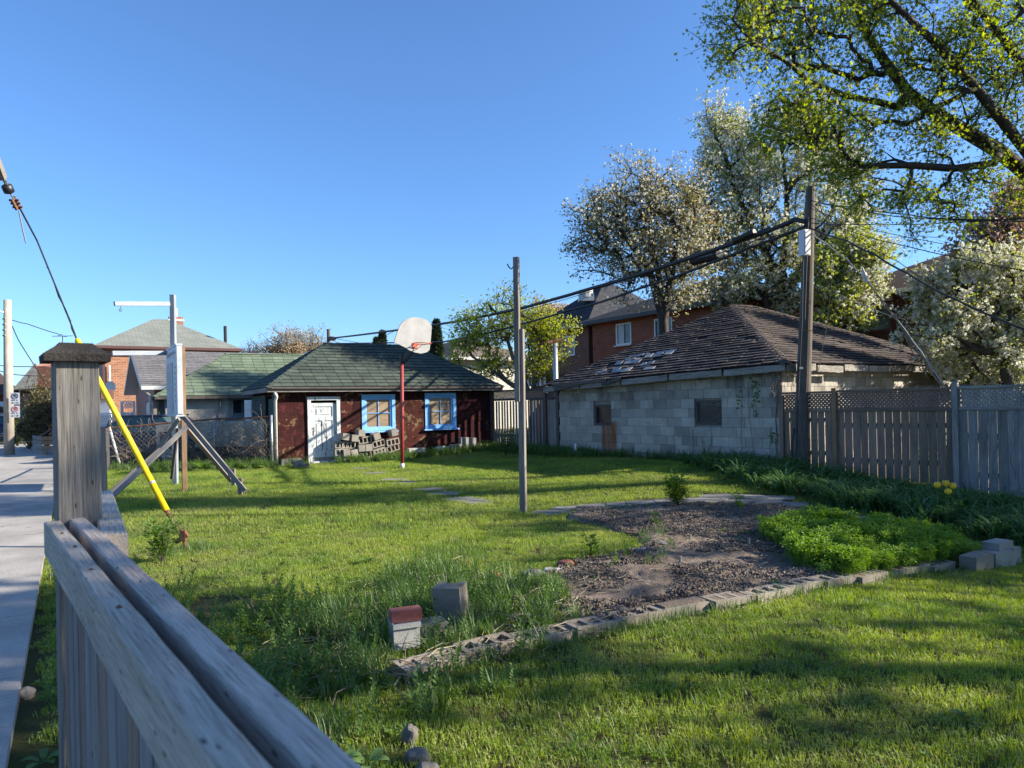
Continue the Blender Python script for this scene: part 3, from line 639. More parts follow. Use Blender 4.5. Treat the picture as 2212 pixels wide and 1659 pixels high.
# vines that climb the blocks
vm = MB(); 
for ux, h0, n in ((1597, 1.9, 1), (1628, 1.95, 1), (1527, 1.0, 1), (1665, 1.0, 1), (1680, 2.0, 3), (1500, .9, 1), (1460, .8, 1)):
    for _ in range(n):
        u = g1u(ux+random.uniform(-6, 8)); pts = []; z = .1
        while z < h0: pts.append(W1(u, z, .04+random.uniform(0, .015))); z += .08; u += random.uniform(-.025, .025)
        vm.tube(pts, .005, 4)
vn = vm.build('dead_vine', M_vine, None, origin=W1(.2, .1)); props(vn, 'thin bare vine stems climbing the grey garage block wall', 'vine')

# ================================================================ board fence on the right
f0 = V(5.62, 14.28); fd = -ga; FZT = 1.665
def FW(u, z, out=0): return f0+fd*u-gb*out+V(0, 0, z)      # out = towards the lawn
def fu(x): r = (x-CX)/F; return (r*f0.y-f0.x)/(fd.x-r*fd.y)
bfence = thing('board_fence', 'tall weathered wooden fence with lattice top beside the block garage', 'fence', f0)
panels = [(fu(1692), fu(1800)), (fu(1808), fu(2060)), (fu(2070), fu(2070)+2.45), (fu(2070)+2.57, fu(2070)+5.0), (fu(2070)+5.12, fu(2070)+7.5)]
for k, (a, b) in enumerate(panels):
    tp = FZT+.01*k; lowz = tp-.36; mat = W_fence if k < 2 else W_grey
    gz = float(gh(*(FW((a+b)/2, 0).xy)))-.03
    u = a
    while u < b-.02:
        bw = random.uniform(.128, .145); gap = random.choice((.002, .004, .006, .012)); e = min(u+bw, b); L = lowz-gz-.02
        mm = mat
        tl = random.uniform(-.004, .004)
        beam('fence_board', FW((u+e)/2-tl, gz, 0), FW((u+e)/2+tl, lowz-random.uniform(.0, .004), 0), round(e-u-.004, 2) if e-u > .1 else round(max(e-u-.004, .02), 2), .018, mm, bfence, side=fd.cross(V(0, 0, 1)), wob=.0012, seg=6, bev=.003); u = e+gap
    for zc, hh in ((tp, .045), (lowz+.01, .06)): beam('rail', FW(a, zc, .01), FW(b, zc, .01), hh, .06, mat, bfence, side=V(0, 0, 1))
    for zc in (gz+.35, gz+1.0): beam('back_rail', FW(a, zc, -.035), FW(b, zc, -.035), .085, .04, W_dark, bfence, side=V(0, 0, 1))
    for uu in (a+.02, b-.02): beam('stile', FW(uu, lowz+.04, .01), FW(uu, tp-.03, .01), .04, .04, mat, bfence, side=fd.cross(V(0, 0, 1)))
    lt = MB(); hgt = tp-.03-(lowz+.04); W_ = b-a-.08; st = .076
    for lay, sg in ((0, 1), (1, -1)):
        k2 = -hgt
        while k2 < W_:
            a0 = max(0, k2); b0 = min(W_, k2+hgt)
            if b0-a0 > .02:
                za, zb = a0-k2, b0-k2
                if sg < 0: za, zb = hgt-za, hgt-zb
                d = fd; lt.bar(FW(a+.04+a0, lowz+.04+za, .006*lay), FW(a+.04+b0, lowz+.04+zb, .006*lay), .036, .006, side=gb)
            k2 += st
    lt.build('lattice', mat, bfence, kind='stuff')
for i, (uu, tz, mm) in enumerate(((fu(1690), 1.62, W_fence), (fu(1804), 1.74, W_brown), (fu(2065), 1.78, W_grey), (fu(2070)+2.51, 1.78, W_grey), (fu(2070)+5.06, 1.78, W_grey))):
    beam('post', FW(uu, -.1, .02), FW(uu, tz, .02), .09, .09, mm, bfence, side=fd.cross(V(0, 0, 1)), wob=.001, seg=4)
    if i >= 2: mb = MB(); mb.box(FW(uu, tz+.012, .02), (.125, .125, .022), (fd, gb, V(0, 0, 1))); mb.build('post_cap', mm, bfence)
# bare vines scrambling on the fence
vm = MB()
for ux in (1800, 1812, 1870, 1955, 2030, 2045, 2062, 2150, 2190, 2050):
    u = fu(ux); pts = []; z = .2
    while z < random.uniform(1.2, 1.7): pts.append(FW(u, z, .03+random.uniform(0, .02))); z += .07; u += random.uniform(-.03, .03)
    if len(pts) > 2: vm.tube(pts, .004, 4)
for _ in range(9):
    u = fu(random.uniform(1990, 2075)); z = 1.68; vm.tube([FW(u, z, .02), FW(u+.1, z+.06, .04), FW(u+.25, z+.02, .02)], .004, 4)
props(vm.build('bare_creeper', M_vine, None, origin=FW(2, .15)), 'leafless creeper stems scrambling up the wooden lattice fence', 'vine')
# ---- slatted fence between the red shed and the garage
b0, b1 = P(1064, 990, 22.9), P(1212, 985, 20.0); b0.z = b1.z = 0
bd = (b1-b0).normalized(); bn = V(bd.y, -bd.x)
def BW(u, z, out=0): return b0+bd*u+bn*out+V(0, 0, z)
BL = (b1-b0).length
sf = thing('picket_fence', 'grey slatted fence with lattice top between shed and garage', 'fence', b0)
gz = .15; u = .12; i = 0
while u < BL-.1:
    wd = .085 if u < BL*.83 else .13
    beam('picket', BW(u, gz, 0), BW(u, 1.66, 0), wd, .02, W_grey if i % 3 else W_fence, sf, side=bn, bev=.003); u += wd+(random.choice((.06, .075, .09)) if u < BL*.83 else .004); i += 1
for zc in (1.70, 1.98): beam('rail', BW(0, zc, .02), BW(BL, zc, .02), .06, .05, W_dark, sf, side=V(0, 0, 1))
beam('back_rail', BW(0, .6, -.04), BW(BL, .6, -.04), .09, .04, W_dark, sf, side=V(0, 0, 1)); 
for uu in (.05, BL*.82, BL-.05): beam('post', BW(uu, 0, .02), BW(uu, 2.1, .02), .11, .11, W_dark, sf, side=bn)
lt = MB(); hgt = .24; W_ = BL
for lay, sg in ((0, 1), (1, -1)):
    k2 = -hgt
    while k2 < W_:
        a0 = max(0, k2); b9 = min(W_, k2+hgt)
        if b9-a0 > .02:
            za, zb = a0-k2, b9-k2
            if sg < 0: za, zb = hgt-za, hgt-zb
            lt.bar(BW(a0, 1.72+za, .006*lay), BW(b9, 1.72+zb, .006*lay), .03, .006, side=bn)
        k2 += .075
lt.build('lattice', W_dark, sf, kind='stuff')
# a light pinkish wall stands behind the gaps
mb = MB(); mb.box(BW(BL/2+.4, .7, -3.2), (BL*1.3, .2, 1.3), (bd, bn, V(0, 0, 1))); mb.box(BW(BL/2+.4, 1.38, -3.2), (BL*1.3+.1, .26, .06), (bd, bn, V(0, 0, 1))); fabricate('garden_wall', 'low pinkish brick wall glimpsed through the slatted fence', 'wall', mb, M_pink, BW(BL/2, 0, -3.2))

# ================================================================ near fence with its post
na = V(-.607, .795); nb = V(.795, .607)
N0 = V(-1.23, 1.94)
def NW(u, z, out=0): return N0-na*u+nb*out+V(0, 0, z)      # u from the post towards the camera, out towards the yard
nf = thing('picket_fence_section', 'silvered double-rail picket fence running past the camera beside the sidewalk', 'fence', N0)
TOP = 1.262
for off, e0_ in ((-.029, .02), (.030, .0)): beam('top_rail', NW(.0+e0_, TOP-.045, off), NW(2.6, TOP-.045, off), .09, .038, W_near, nf, side=V(0, 0, 1), wob=.0012, seg=24, bev=.004)
u = .03; i = 0
while u < 2.6:
    wd = random.uniform(.085, .10); t_ = MB(); beam('picket', NW(u+wd/2, .04, 0), NW(u+wd/2, TOP-.035-random.uniform(0, .006), 0), round(wd, 2), .014, (W_fence, W_grey, W_tan)[i % 3], nf, side=nb, wob=.001, seg=4, bev=.003); u += wd+random.uniform(.008, .02); i += 1
beam('low_rail', NW(0, .3, -.028), NW(2.6, .3, -.028), .09, .038, W_near, nf, side=V(0, 0, 1))
bl = MB()
for uu in (.28, .5, .78, 1.1): bl.tube([NW(uu, TOP-.002, -.027+random.uniform(-.008, .008)), NW(uu, TOP+.002, -.027)], .004, 6)
bl.build('nail_head', M_rust, nf, kind='stuff')
pt = thing('fence_post', 'thick grey square fence post with a dark sloped mossy cap', 'post', N0+na*.06)
pc = V(-1.228, 1.998)
beam('shaft', pc+V(0, 0, -.1), pc+V(0, 0, 1.70), .106, .106, W_post, pt, side=nb, wob=.0008, seg=14, bev=.004)
mb = MB(); n = 10
def ringsq(h, z): return [pc+na*(sx*h)+nb*(sy*h)+V(0, 0, z) for sx, sy in ((-1, -1), (1, -1), (1, 1), (-1, 1))]
rs = [ringsq(.078, 1.692), ringsq(.080, 1.712), ringsq(.045, 1.738), ringsq(.040, 1.745)]
mb.v = [tuple(p) for r_ in rs for p in r_]; mb.f = [[3, 2, 1, 0]]+[[i*4+k, i*4+(k+1) % 4, (i+1)*4+(k+1) % 4, (i+1)*4+k] for i in range(3) for k in range(4)]+[[12, 13, 14, 15]]; mb.mi = [0]*len(mb.f)
mb.build('cap', W_cap, pt)
# the rail beyond the post, with a few pickets
rf2 = thing('far_fence_section', 'short bulky timber rail and pickets just beyond the capped post', 'fence', P(240, 1210, 2.0).xy.to_3d())
beam('rail', P(246, 1182, 1.72), P(223, 1078, 2.75), .062, .062, W_near, rf2, side=V(0, 0, 1), wob=.001, seg=8)
beam('picket', onground(P(216, 1000, 3.2)), P(214, 922, 3.2), .05, .02, W_tan, rf2, side=na); beam('picket', onground(P(219, 1000, 4.0)), P(219, 975, 4.0), .05, .03, W_brown, rf2, side=na)

# ================================================================ clothes-line post, utility poles
cl = G(1126, 1108); cp = thing('clothesline_post', 'tall grey square clothesline post with an iron hook in the middle of the lawn', 'post', cl)
beam('lower_post', cl+V(.03, 0, -.1), P(1125, 711, cl.y), .088, .088, W_tan, cp, side=V(.3, .9, 0), seg=6, wob=.001)
beam('upper_post', P(1119, 868, cl.y-.01)-V(.045, 0, 0)*0, P(1115, 556, cl.y-.01), .075, .085, W_tan, cp, side=V(.3, .9, 0), seg=6, wob=.001)
mb = MB(); hk = [P(x, y, cl.y-.02) for x, y in ((1110.5, 568), (1109, 576), (1105, 581), (1100.5, 578.5), (1097.5, 574), (1096, 570))]; mb.tube(hk, .009, 6); mb.build('hook', M_darkmetal, cp, smooth=True)
ub = V(*(P(1729, 1012, 14.05).xy), .1)
up = thing('utility_pole', 'dark weathered wooden utility pole with pale grey box in front of lattice fence', 'utility pole', ub)
utop = P(1751, 405, 14.2)
mb = MB(); mb.tube([ub+V(0, 0, -.2), ub.lerp(utop, .3), ub.lerp(utop, .65), utop], [.150, .138, .118, .085], 16); mb.build('shaft', W_pole, up, smooth=False)
bx = P(1738, 525, 13.9); mb = MB(); bxx = V(.94, .34, 0); mb.box(bx, (.15, .16, .50), (bxx, V(-.34, .94, 0), V(.02, 0, 1))); b_ = mb.build('junction_box', M_greymet, up)
mb = MB(); mb.box(bx-V(-.34, .94, 0)*.085, (.12, .012, .46), (bxx, V(-.34, .94, 0), V(.02, 0, 1))); mb.build('box_lid', M_greymet, b_)
mb = MB(); mb.tube([P(1735, 560, 13.95), P(1732, 700, 13.9), P(1722, 900, 13.88), ub+V(-.13, -.12, .1)], .012, 6); mb.tube([P(1746, 470, 14.0), P(1741, 600, 13.95), P(1738, 690, 13.92)], .014, 6); mb.build('riser_cable', M_black, up)
for (x, y) in ((1737, 715), (1719, 895), (1722, 655)):
    mb = MB(); c = P(x, y, 14.0); mb.tube([c, c+V(.24, -.05, 0), c+V(.24, -.05, .04)], .008, 5); mb.build('step_peg', M_rust, up)
mb = MB(); mb.box(P(1731, 795, 13.88), (.07, .01, .04)); mb.build('tag', M_offw, up)
mb = MB(); mb.tube([P(1716, 925, 13.85), P(1711, 960, 13.8), P(1712, 1000, 13.8), P(1714, 1025, 13.8)], .02, 6); mb.build('cable_tail', M_black, up)
sp = V(*(P(20, 985, 26.7).xy), 0); lp = thing('concrete_street_pole', 'pale round concrete pole with two parking signs beside the street', 'utility pole', sp)
mb = MB(); st_ = P(16, 648, 26.7); mb.tube([sp+V(0, 0, -.1), st_], [.18, .125], 16); mb.build('shaft', M_concpole, lp, smooth=True)
for k, (zz_) in enumerate((853, 881)):
    c = P(32.5, zz_+8, 26.5); sx = V(.96, .28, 0); sy = V(-.28, .96, 0); mb = MB(); mb.box(c, (.30, .012, .44), (sx, sy, V(0, 0, 1))); sg = mb.build('parking_sign', M_signw, lp)
    ring = MB(); n = 20; rc = c+V(0, 0, .09)-sy*.012
    ring.tube([rc+sx*math.cos(t*2*math.pi/n)*.095+V(0, 0, math.sin(t*2*math.pi/n)*.095) for t in range(n+1)], .011, 4); ring.bar(rc-sx*.066+V(0, 0, .066), rc+sx*.066-V(0, 0, .066), .02, .006); ring.build('symbol_ring', M_rim if k else M_blackbox, sg)
    tm = link('symbol_letter', text_mesh('P', .14, M_blackbox), sg, Matrix(((sx.x, 0, -sy.x, rc.x), (sx.y, 0, -sy.y, rc.y), (0, 1, 0, rc.z), (0, 0, 0, 1))))
    ar = MB(); ac = c-V(0, 0, .16)-sy*.01; ar.bar(ac-sx*.08, ac+sx*.08, .012, .004); ar.prism([ac-sx*.12, ac-sx*.07+V(0, 0, .03), ac-sx*.07-V(0, 0, .03)], -sy*.004); ar.prism([ac+sx*.12, ac+sx*.07-V(0, 0, .03), ac+sx*.07+V(0, 0, .03)], -sy*.004)
    for q in (-.09, -.03, .06): ar.box(c-V(0, 0, .06)-sy*.009+sx*q, (.045, .004, .03), (sx, sy, V(0, 0, 1)))
    ar.build('symbol_arrow', M_blackbox, sg)
mb = MB(); mb.tube([P(17, 676, 26.7), P(8, 675, 26.6), P(-10, 670, 26.4)], .03, 6)
for yy in (688, 700, 712, 724): mb.tube([P(12, yy, 26.5), P(6, yy+1, 26.5)], .035, 6)
mb.build('bracket', M_galv, lp)
dpb = P(709, 790, 46); dp_ = thing('distant_utility_pole', 'short dark utility pole top rising behind the green shed roof', 'utility pole', (dpb.x, dpb.y, 0))
mb = MB(); mb.tube([V(dpb.x, dpb.y, 0), P(709.5, 711, 46)], [.16, .11], 10); mb.build('shaft', W_pole, dp_); mb = MB(); mb.tube([P(713, 731, 45.9), P(722, 732, 45.5)], .14, 8); mb.build('cable_clamp', M_blackbox, dp_)

# ================================================================ cables
def cable(name, label, pts, r, mat, sag=0, n=8, cat='cable', group=None, wob=0):
    P3 = []
    for a, b in zip(pts, pts[1:]):
        for i in range(n):
            t = i/n; p = a.lerp(b, t)-V(0, 0, 4*sag*t*(1-t)); P3.append(p+V(0, 0, random.uniform(-wob, wob)))
    P3.append(pts[-1]); mb = MB(); mb.tube(P3, r, 6); o = fabricate(name, label, cat, mb, mat, pts[0], group, True); return o
def line3(pix, z0, z1):    # a span whose depth runs evenly from z0 to z1 (perspective-correct)
    x0, x1 = pix[0][0], pix[-1][0]; out = []
    for x, y in pix:
        t = (x-x0)/(x1-x0) if x1 != x0 else 0; Z = 1/((1-t)/z0+t/z1); out.append(P(x, y, Z))
    return out
cable('aerial_cable', 'thick upper black cable bundle from the wooden pole to the distant pole', line3([(1746, 478), (1716, 474), (1690, 487), (1600, 519), (1480, 560), (1370, 596), (1260, 628), (1133, 664), (1040, 684), (965, 698), (850, 714), (722, 730)], 14.1, 45.9), .05, M_black, .01, 4, wob=.006)
cable('aerial_cable', 'lower black cable bundle dropping left behind the clothesline post', line3([(1744, 486), (1700, 505), (1620, 535), (1540, 566), (1480, 590), (1390, 620), (1300, 652), (1230, 670), (1128, 700), (1040, 722), (960, 738), (722, 742)], 14.1, 45.9), .032, M_black, .01, 4, wob=.005)
cable('aerial_cable', 'thin dark cable just below the thick upper bundle', line3([(1744, 490), (1640, 515), (1560, 545), (1480, 562), (1300, 622), (1133, 670)], 14.0, 26), .010, M_black, .03, 6)
for k, pts_ in enumerate(([(722, 731), (800, 745), (850, 751), (960, 716)], [(722, 738), (780, 752), (850, 716)], [(709, 745), (660, 762), (640, 775)])):
    cable('service_wire', ('thin wire sagging behind the backboard', 'thin wire rising toward the backboard', 'thin wire sloping down left from the distant pole')[k], line3(pts_, 45.5, 40), .015, M_black, .0, 5)
mb = MB(); c0, c1 = P(1496, 561, 18.6), P(1552, 548, 17.6); dd = (c1-c0); pts_ = []; rr_ = []
for i in range(25): pts_.append(c0+dd*i/24); rr_.append(.145+(.012 if i % 2 else 0) if 0 < i < 24 else .08)
mb.tube(pts_, rr_, 14); fabricate('splice_case', 'ribbed black splice case hanging between the two cable bundles', 'splice case', mb, M_blackbox, c0)
cl_ = MB()
for x0, y0, z0 in ((1640, 512, 15.4), (1600, 525, 15.8), (1570, 560, 16.6), (1655, 500, 15.1)):
    p = P(x0, y0, z0); pts_ = [p+V(random.uniform(-.25, .25), random.uniform(-.1, .1), random.uniform(-.25, .12)) for _ in range(9)]; cl_.tube(pts_, .008, 5)
cl_.tube([P(1630, 500, 15.2), P(1585, 520, 15.7)], .06, 8); cl_.tube([P(1668, 493, 14.9), P(1640, 503, 15.2)], .05, 8)
fabricate('cable_slack', 'tangled slack loops and sleeves on the cable bundle left of the pole', 'cable', cl_, M_black, P(1600, 525, 15.8))
rights = [([(1751, 433), (1830, 446), (1960, 463), (2060, 473), (2240, 470)], 14.1, 9.5, .010, 'uppermost black wire running right from the wooden pole'),
 ([(1751, 433), (1850, 452), (1960, 470), (2240, 478)], 14.1, 10, .009, 'second highest wire running right from the wooden pole'),
 ([(1751, 482), (1900, 484), (2060, 480), (2240, 466)], 14.1, 10, .008, 'level thin wire running right from the wooden pole'),
 ([(1751, 470), (1840, 500), (1950, 530), (2240, 590)], 14.1, 9, .008, 'gently falling thin wire above the brown house roof'),
 ([(1748, 492), (1830, 520), (1890, 550), (1960, 590), (2060, 645), (2230, 718)], 14.1, 9, .016, 'thick black wire slanting down across the blossom'),
 ([(1751, 440), (1850, 515), (1940, 565), (2020, 615), (2230, 700)], 14.1, 12, .007, 'thin wire slanting down just above the thick black wire'),
 ([(1751, 450), (1900, 500), (2240, 560)], 14.1, 9.5, .006, 'faint wire between the level wire and falling wire'),
 ([(1750, 500), (1790, 530), (1830, 560), (1864, 596)], 14.1, 13, .012, 'short grey wire leading to the white connector')]
for pts_, z0, z1, r_, lab in rights: cable('service_wire', lab, line3(pts_, z0, z1), r_, M_black if 'grey' not in lab else M_cableg, .02, 4)
cable('service_wire', 'vine-tangled grey cable leaning from connector down onto the garage roof', line3([(1866, 598), (1885, 620), (1920, 668), (1960, 720), (1990, 760), (2012, 795), (2040, 832)], 13, 12.2), .010, M_cableg, 0, 3, wob=.012)
tw = MB()
for k in range(14):
    t = random.uniform(0, .9); x = 1880+t*150; y = 615+t*205; z = 12.8-t*.5; pts_ = [P(x, y, z)]
    for j in range(5): pts_.append(pts_[-1]+V(.12+random.uniform(-.05, .05), random.uniform(-.03, .03), -.17+random.uniform(-.06, .06)))
    tw.tube(pts_, .007, 4)
fabricate('vine_tangle', 'dead twigs wound around the slanting grey cable over the garage', 'vine', tw, M_vine, P(1960, 720, 12.5))
mb = MB(); c = P(1866, 590, 13); mb.tube([c, c+V(.05, 0, -.16)], .05, 8); mb.tube([c, c+V(-.03, 0, .12)], [.03, .01], 6); fabricate('cable_connector', 'small white connector at the top of the vine-wrapped cable', 'connector', mb, M_offw, c)
cable('drop_wire', 'thin black wire hanging straight down over the garage eave', line3([(1790, 500), (1775, 700), (1770, 760), (1767, 800)], 13.9, 13.7)if False else [P(1801, 560, 14.6), P(1787, 700, 14.7), P(1775, 760, 14.6), P(1768, 800, 14.5)], .006, M_black, 0, 3)
cable('drop_wire', 'pale wire stretched low over the back of the garage roof', [P(1800, 628, 22), P(1870, 660, 21), P(1955, 690, 20)], .010, M_cableg, .05, 5)
# street wires far left
for pts_, lab in (([(16, 688), (60, 700), (135, 724)], 'dark service wire from the concrete pole toward the capped post'), ([(22, 694), (40, 735), (75, 790), (108, 845)], 'slack service wire falling right from the concrete pole'), ([(-5, 789), (60, 792), (115, 790)], 'level street wire left of the capped post'), ([(-5, 800), (40, 810), (110, 812)], 'lower street wire left of the capped post')):
    cable('street_wire', lab, [P(x, y, 27+k*2) for k, (x, y) in enumerate(pts_)], .018, M_black, .02, 5)
# bird
bp = P(1061.6, 672, 23.0); bt = thing('bird', 'small dark bird perched on the upper cable left of the clothesline post', 'bird', bp)
mb = MB(); mb.tube([bp+V(.16, 0, -.06), bp+V(.07, 0, .02), bp+V(0, 0, .07), bp+V(-.03, 0, .14), bp+V(-.05, 0, .18), bp+V(-.08, 0, .19), bp+V(-.11, 0, .185)], [.008, .03, .055, .045, .03, .028, .004], 10); mb.build('body', M_darkmetal, bt, smooth=True)
mb = MB(); mb.bar(bp+V(.02, 0, .08), bp+V(.16, 0, -.02), .03, .04); mb.build('wing', M_darkmetal, bt)

# ================================================================ guy wire with yellow guard
gw = thing('guy_wire', 'steel guy wire with bright yellow plastic guard anchored in the lawn', 'guy wire', G(403, 1187))
Zb, Zt = 7.9, 8.25; g0, g1 = P(360, 1103, Zb), P(165, 731, Zt)
mb = MB(); mb.tube([g0, g0.lerp(g1, .985), g1], [.034, .032, .012], 14); mb.build('guard', M_yellow, gw, smooth=True)
mb = MB(); q = g0.lerp(g1, .155); d = (g1-g0).normalized(); mb.tube([q-d*.012, q+d*.012], .038, 14); mb.build('guard_clamp', M_galv, gw)
mb = MB(); mb.tube([g0-d*.05, g0+d*.02], [.02, .028], 8); 
an = P(396, 1163, 7.95)
for x in (-.012, .03): mb.tube([g0+V(x, 0, -.02), an+V(x*1.5-.02, 0, .02)], .005, 5)
mb.build('strand', M_rust, gw); mb = MB(); mb.tube([an, G(403, 1187)+V(.03, 0, -.08)], .02, 6); mb.box(an+V(-.02, 0, 0), (.16, .04, .05), ((V(.8, 0, .5)).normalized(), V(0, 1, 0), V(-.5, 0, .8).normalized())); mb.box(an+V(.0, 0, .03), (.06, .05, .12)); mb.build('anchor_rod', M_rust, gw)
wpts = [P(x, y, z) for x, y, z in ((165, 731, 8.25), (155, 704, 8.2), (120, 618, 8.0), (80, 520, 7.8), (44, 452, 7.5), (30, 424, 7.4))]
mb = MB(); mb.tube(wpts, .009, 6); tw_ = [p+V(random.uniform(-.012, .012), 0, random.uniform(-.01, .01)) for p in [P(x, y, z) for x, y, z in ((165, 731, 8.25), (157, 712, 8.2), (150, 695, 8.2), (140, 668, 8.1), (128, 640, 8.05), (112, 598, 8.0))]]; mb.tube(tw_, .007, 5)
mb.tube([P(155, 708, 8.2), P(151, 690, 8.2), P(149, 686, 8.2)], .004, 4); mb.tube([P(107, 590, 8), P(104, 580, 8), P(100, 578, 8)], .004, 4); mb.tube([P(41, 456, 7.5), P(50, 500, 7.5), P(56, 525, 7.5)], .007, 5); mb.build('wire', M_darkmetal, gw)
mb = MB(); a_, b_2 = P(28, 430, 7.4), P(40, 453, 7.45); mb.bar(a_, b_2, .05, .03)
for t in (.2, .5, .85): c = a_.lerp(b_2, t); mb.tube([c-V(.05, 0, -.01), c+V(.05, 0, .01)], .012, 6)
mb.build('wire_clamp', M_rust, gw); mb = MB(); a_, b_2 = P(12, 398, 7.3), P(22, 418, 7.35); mb.tube([a_, a_.lerp(b_2, .15), a_.lerp(b_2, .85), b_2], [.03, .052, .052, .03], 12); mb.build('insulator', M_blackbox, gw, smooth=True)
mb = MB(); mb.tube([P(22, 418, 7.35), P(30, 430, 7.4)], .01, 5); mb.tube([P(12, 398, 7.3), P(6, 386, 7.2)], .01, 5); mb.tube([P(17, 400, 7.3), P(10, 386, 7.2)], .008, 5); mb.bar(P(7, 386, 7.2), P(-14, 330, 7.0), .08, .05); mb.build('strain_link', W_tan, gw)

# ================================================================ basketball hoop
hb_ = G(869, 1011); hp = thing('basketball_hoop', 'old basketball hoop with fan-shaped white backboard on a red pole', 'basketball hoop', hb_)
mb = MB(); ptop = P(868, 785, hb_.y); mb.tube([hb_+V(0, 0, -.05), hb_+V(0, 0, .12)], .052, 12); mb.build('pole_foot', M_offw, hp, smooth=True)
mb = MB(); mb.tube([hb_+V(0, 0, .12), ptop], .046, 12); mb.build('pole', M_red, hp, smooth=True)
mb = MB(); mb.tube([ptop, P(868, 766, hb_.y)], .058, 12); mb.build('pole_sleeve', M_darkmetal, hp)
bn_ = V(.62, -.785, 0); bu = V(.785, .62, 0); bc = P(893, 722, hb_.y-.28)
def bpix(x, y):   # a point on the tilted backboard plane seen at (x,y)
    u, v = x-CX, CY-y; d = V((u*ca+v*sa)/F, 1, (-u*sa+v*ca)/F); o_ = V(0, 0, EYE); t = (bc-o_).dot(bn_)/d.dot(bn_); return o_+d*t
outl = [(856, 693), (851, 737), (868, 745), (888, 762), (910, 764), (926, 758), (931, 735), (933, 700), (929, 693), (918, 687.5), (905, 684.5), (890, 684.8), (874, 687.5)]
outl = [(863.5, 704), (857, 722), (851.3, 740), (862, 744), (874, 750), (886, 757.5), (897, 761.5), (910, 763.8), (922, 761), (928, 756), (930.5, 735), (932.8, 705), (928.5, 697), (920, 690.5), (908, 686.5), (896, 685.2), (884, 687), (872, 693)]
mb = MB(); mb.prism([bpix(*q) for q in outl][::-1], -bn_*.03); bb = mb.build('backboard', M_board, hp)
mt = bpix(896, 747); mb = MB(); mb.bar(ptop+V(0, 0, .05), mt-bn_*.05, .10, .05); mb.bar(ptop+V(.03, 0, -.02), mt-bn_*.05+V(0, 0, -.1), .05, .04); mb.build('support_arm', M_darkmetal, hp)
mb = MB(); rc = mt+bn_*.34+V(0, 0, .03); n = 26; mb.tube([rc+(bn_*math.cos(2*math.pi*k/n)+bu*math.sin(2*math.pi*k/n))*.228+V(0, 0, 0) for k in range(n+1)], .011, 6)
for k in range(8): a = 2*math.pi*k/8; mb.tube([rc+(bn_*math.cos(a)+bu*math.sin(a))*.228, rc+(bn_*math.cos(a)+bu*math.sin(a))*.228+V(0, 0, -.03)], .005, 4)
mb.bar(mt+V(0, 0, .02)+bu*.06, rc-bn_*.2+bu*.07, .012, .012); mb.bar(mt+V(0, 0, .02)-bu*.06, rc-bn_*.2-bu*.07, .012, .012); mb.bar(mt-V(0, 0, .12), rc-bn_*.1+bu*.1, .01, .01); mb.box(mt+bn_*.01, (.14, .02, .13), (bu, bn_, V(0, 0, 1))); mb.build('rim', M_rim, hp)

# ================================================================ sign on braced posts
sgn = thing('sign_board', 'white box sign edge-on between timber posts with a wooden gallows frame', 'sign', G(398, 1062))
zn, zf = 13.5, 15.0
tn, bnr = P(380.5, 746, zn), P(382, 896, zn); tf, bf = P(358.5, 761.5, zf), P(360, 895, zf)
hd_ = (tf-tn); hd_.z = 0; hd_.normalize(); ht = V(hd_.y, -hd_.x, 0)      # thickness direction (away from the street)
if ht.x < 0: ht = -ht
wdt = (tf-tn).xy.length; top_z = tn.z; bot_z = bnr.z; mb = MB()
org = V(tn.x, tn.y, 0)
def SG(u, z, out=0): return org+hd_*u-ht*out+V(0, 0, z)
mb.box(SG(wdt/2, (top_z+bot_z)/2, -.05), (wdt, .10, top_z-bot_z), (hd_, ht, V(0, 0, 1))); box_ = mb.build('sign_box', M_signw, sgn)
mb = MB(); mb.box(SG(wdt*.66, bot_z+(top_z-bot_z)*.40, .004), (wdt*.60, .008, (top_z-bot_z)*.76), (hd_, ht, V(0, 0, 1))); mb.build('grey_panel', M_signg, box_)
mk = MB()
for i in range(9):
    for _ in range(2): mk.box(SG(wdt*(.14+.085*i)+random.uniform(-.02, .02), top_z-.12+random.uniform(-.04, .04), .004), (random.uniform(.03, .07), .006, random.uniform(.015, .05)), (hd_, ht, V(0, 0, 1)))
for i in range(7): mk.box(SG(wdt*.16, top_z-.4-.11*i, .004), (.10, .006, .03), (hd_, ht, V(0, 0, 1)))
mk.build('faded_print', M_cableg, box_, kind='stuff')
mb = MB(); mb.bar(SG(-.01, top_z+.02, -.05), SG(wdt+.01, top_z+.02, -.05), .035, .12, side=V(0, 0, 1)); mb.bar(SG(-.01, bot_z-.02, -.05), SG(wdt+.01, bot_z-.02, -.05), .03, .14, side=V(0, 0, 1)); mb.box(SG(-.008, (top_z+bot_z)/2, -.05), (.015, .09, top_z-bot_z-.03), (hd_, ht, V(0, 0, 1))); mb.build('sign_edging', M_signw, box_)
fp = G(399, 1062); beam('front_post', V(fp.x, fp.y, -.1), P(393.5, 748, fp.y), .10, .09, W_brown, sgn, side=ht, seg=4, wob=.001)
rp = V(*(P(379, 1047, 15.05).xy), 0); beam('gallows_post', rp+V(0, 0, -.1), P(373, 637, 15.05), .09, .10, W_white, sgn, side=V(1, 0, 0), seg=4, wob=.001)
beam('gallows_arm', P(366, 656.5, 15.0), P(247, 656, 13.9), .09, .045, W_white, sgn, side=V(0, 0, 1)); beam('gallows_arm', P(366, 762.5, 15.0), P(242, 763, 13.9), .09, .045, W_white, sgn, side=V(0, 0, 1))
mb = MB(); e = P(260, 662, 14.05); mb.tube([e, e+V(0, 0, -.05)], .006, 5); mb.tube([e+V(math.sin(t)*.025, 0, -.075+math.cos(t)*.025) for t in np.linspace(0, 6.28, 10)], .006, 5); mb.build('hook', M_rust, sgn)
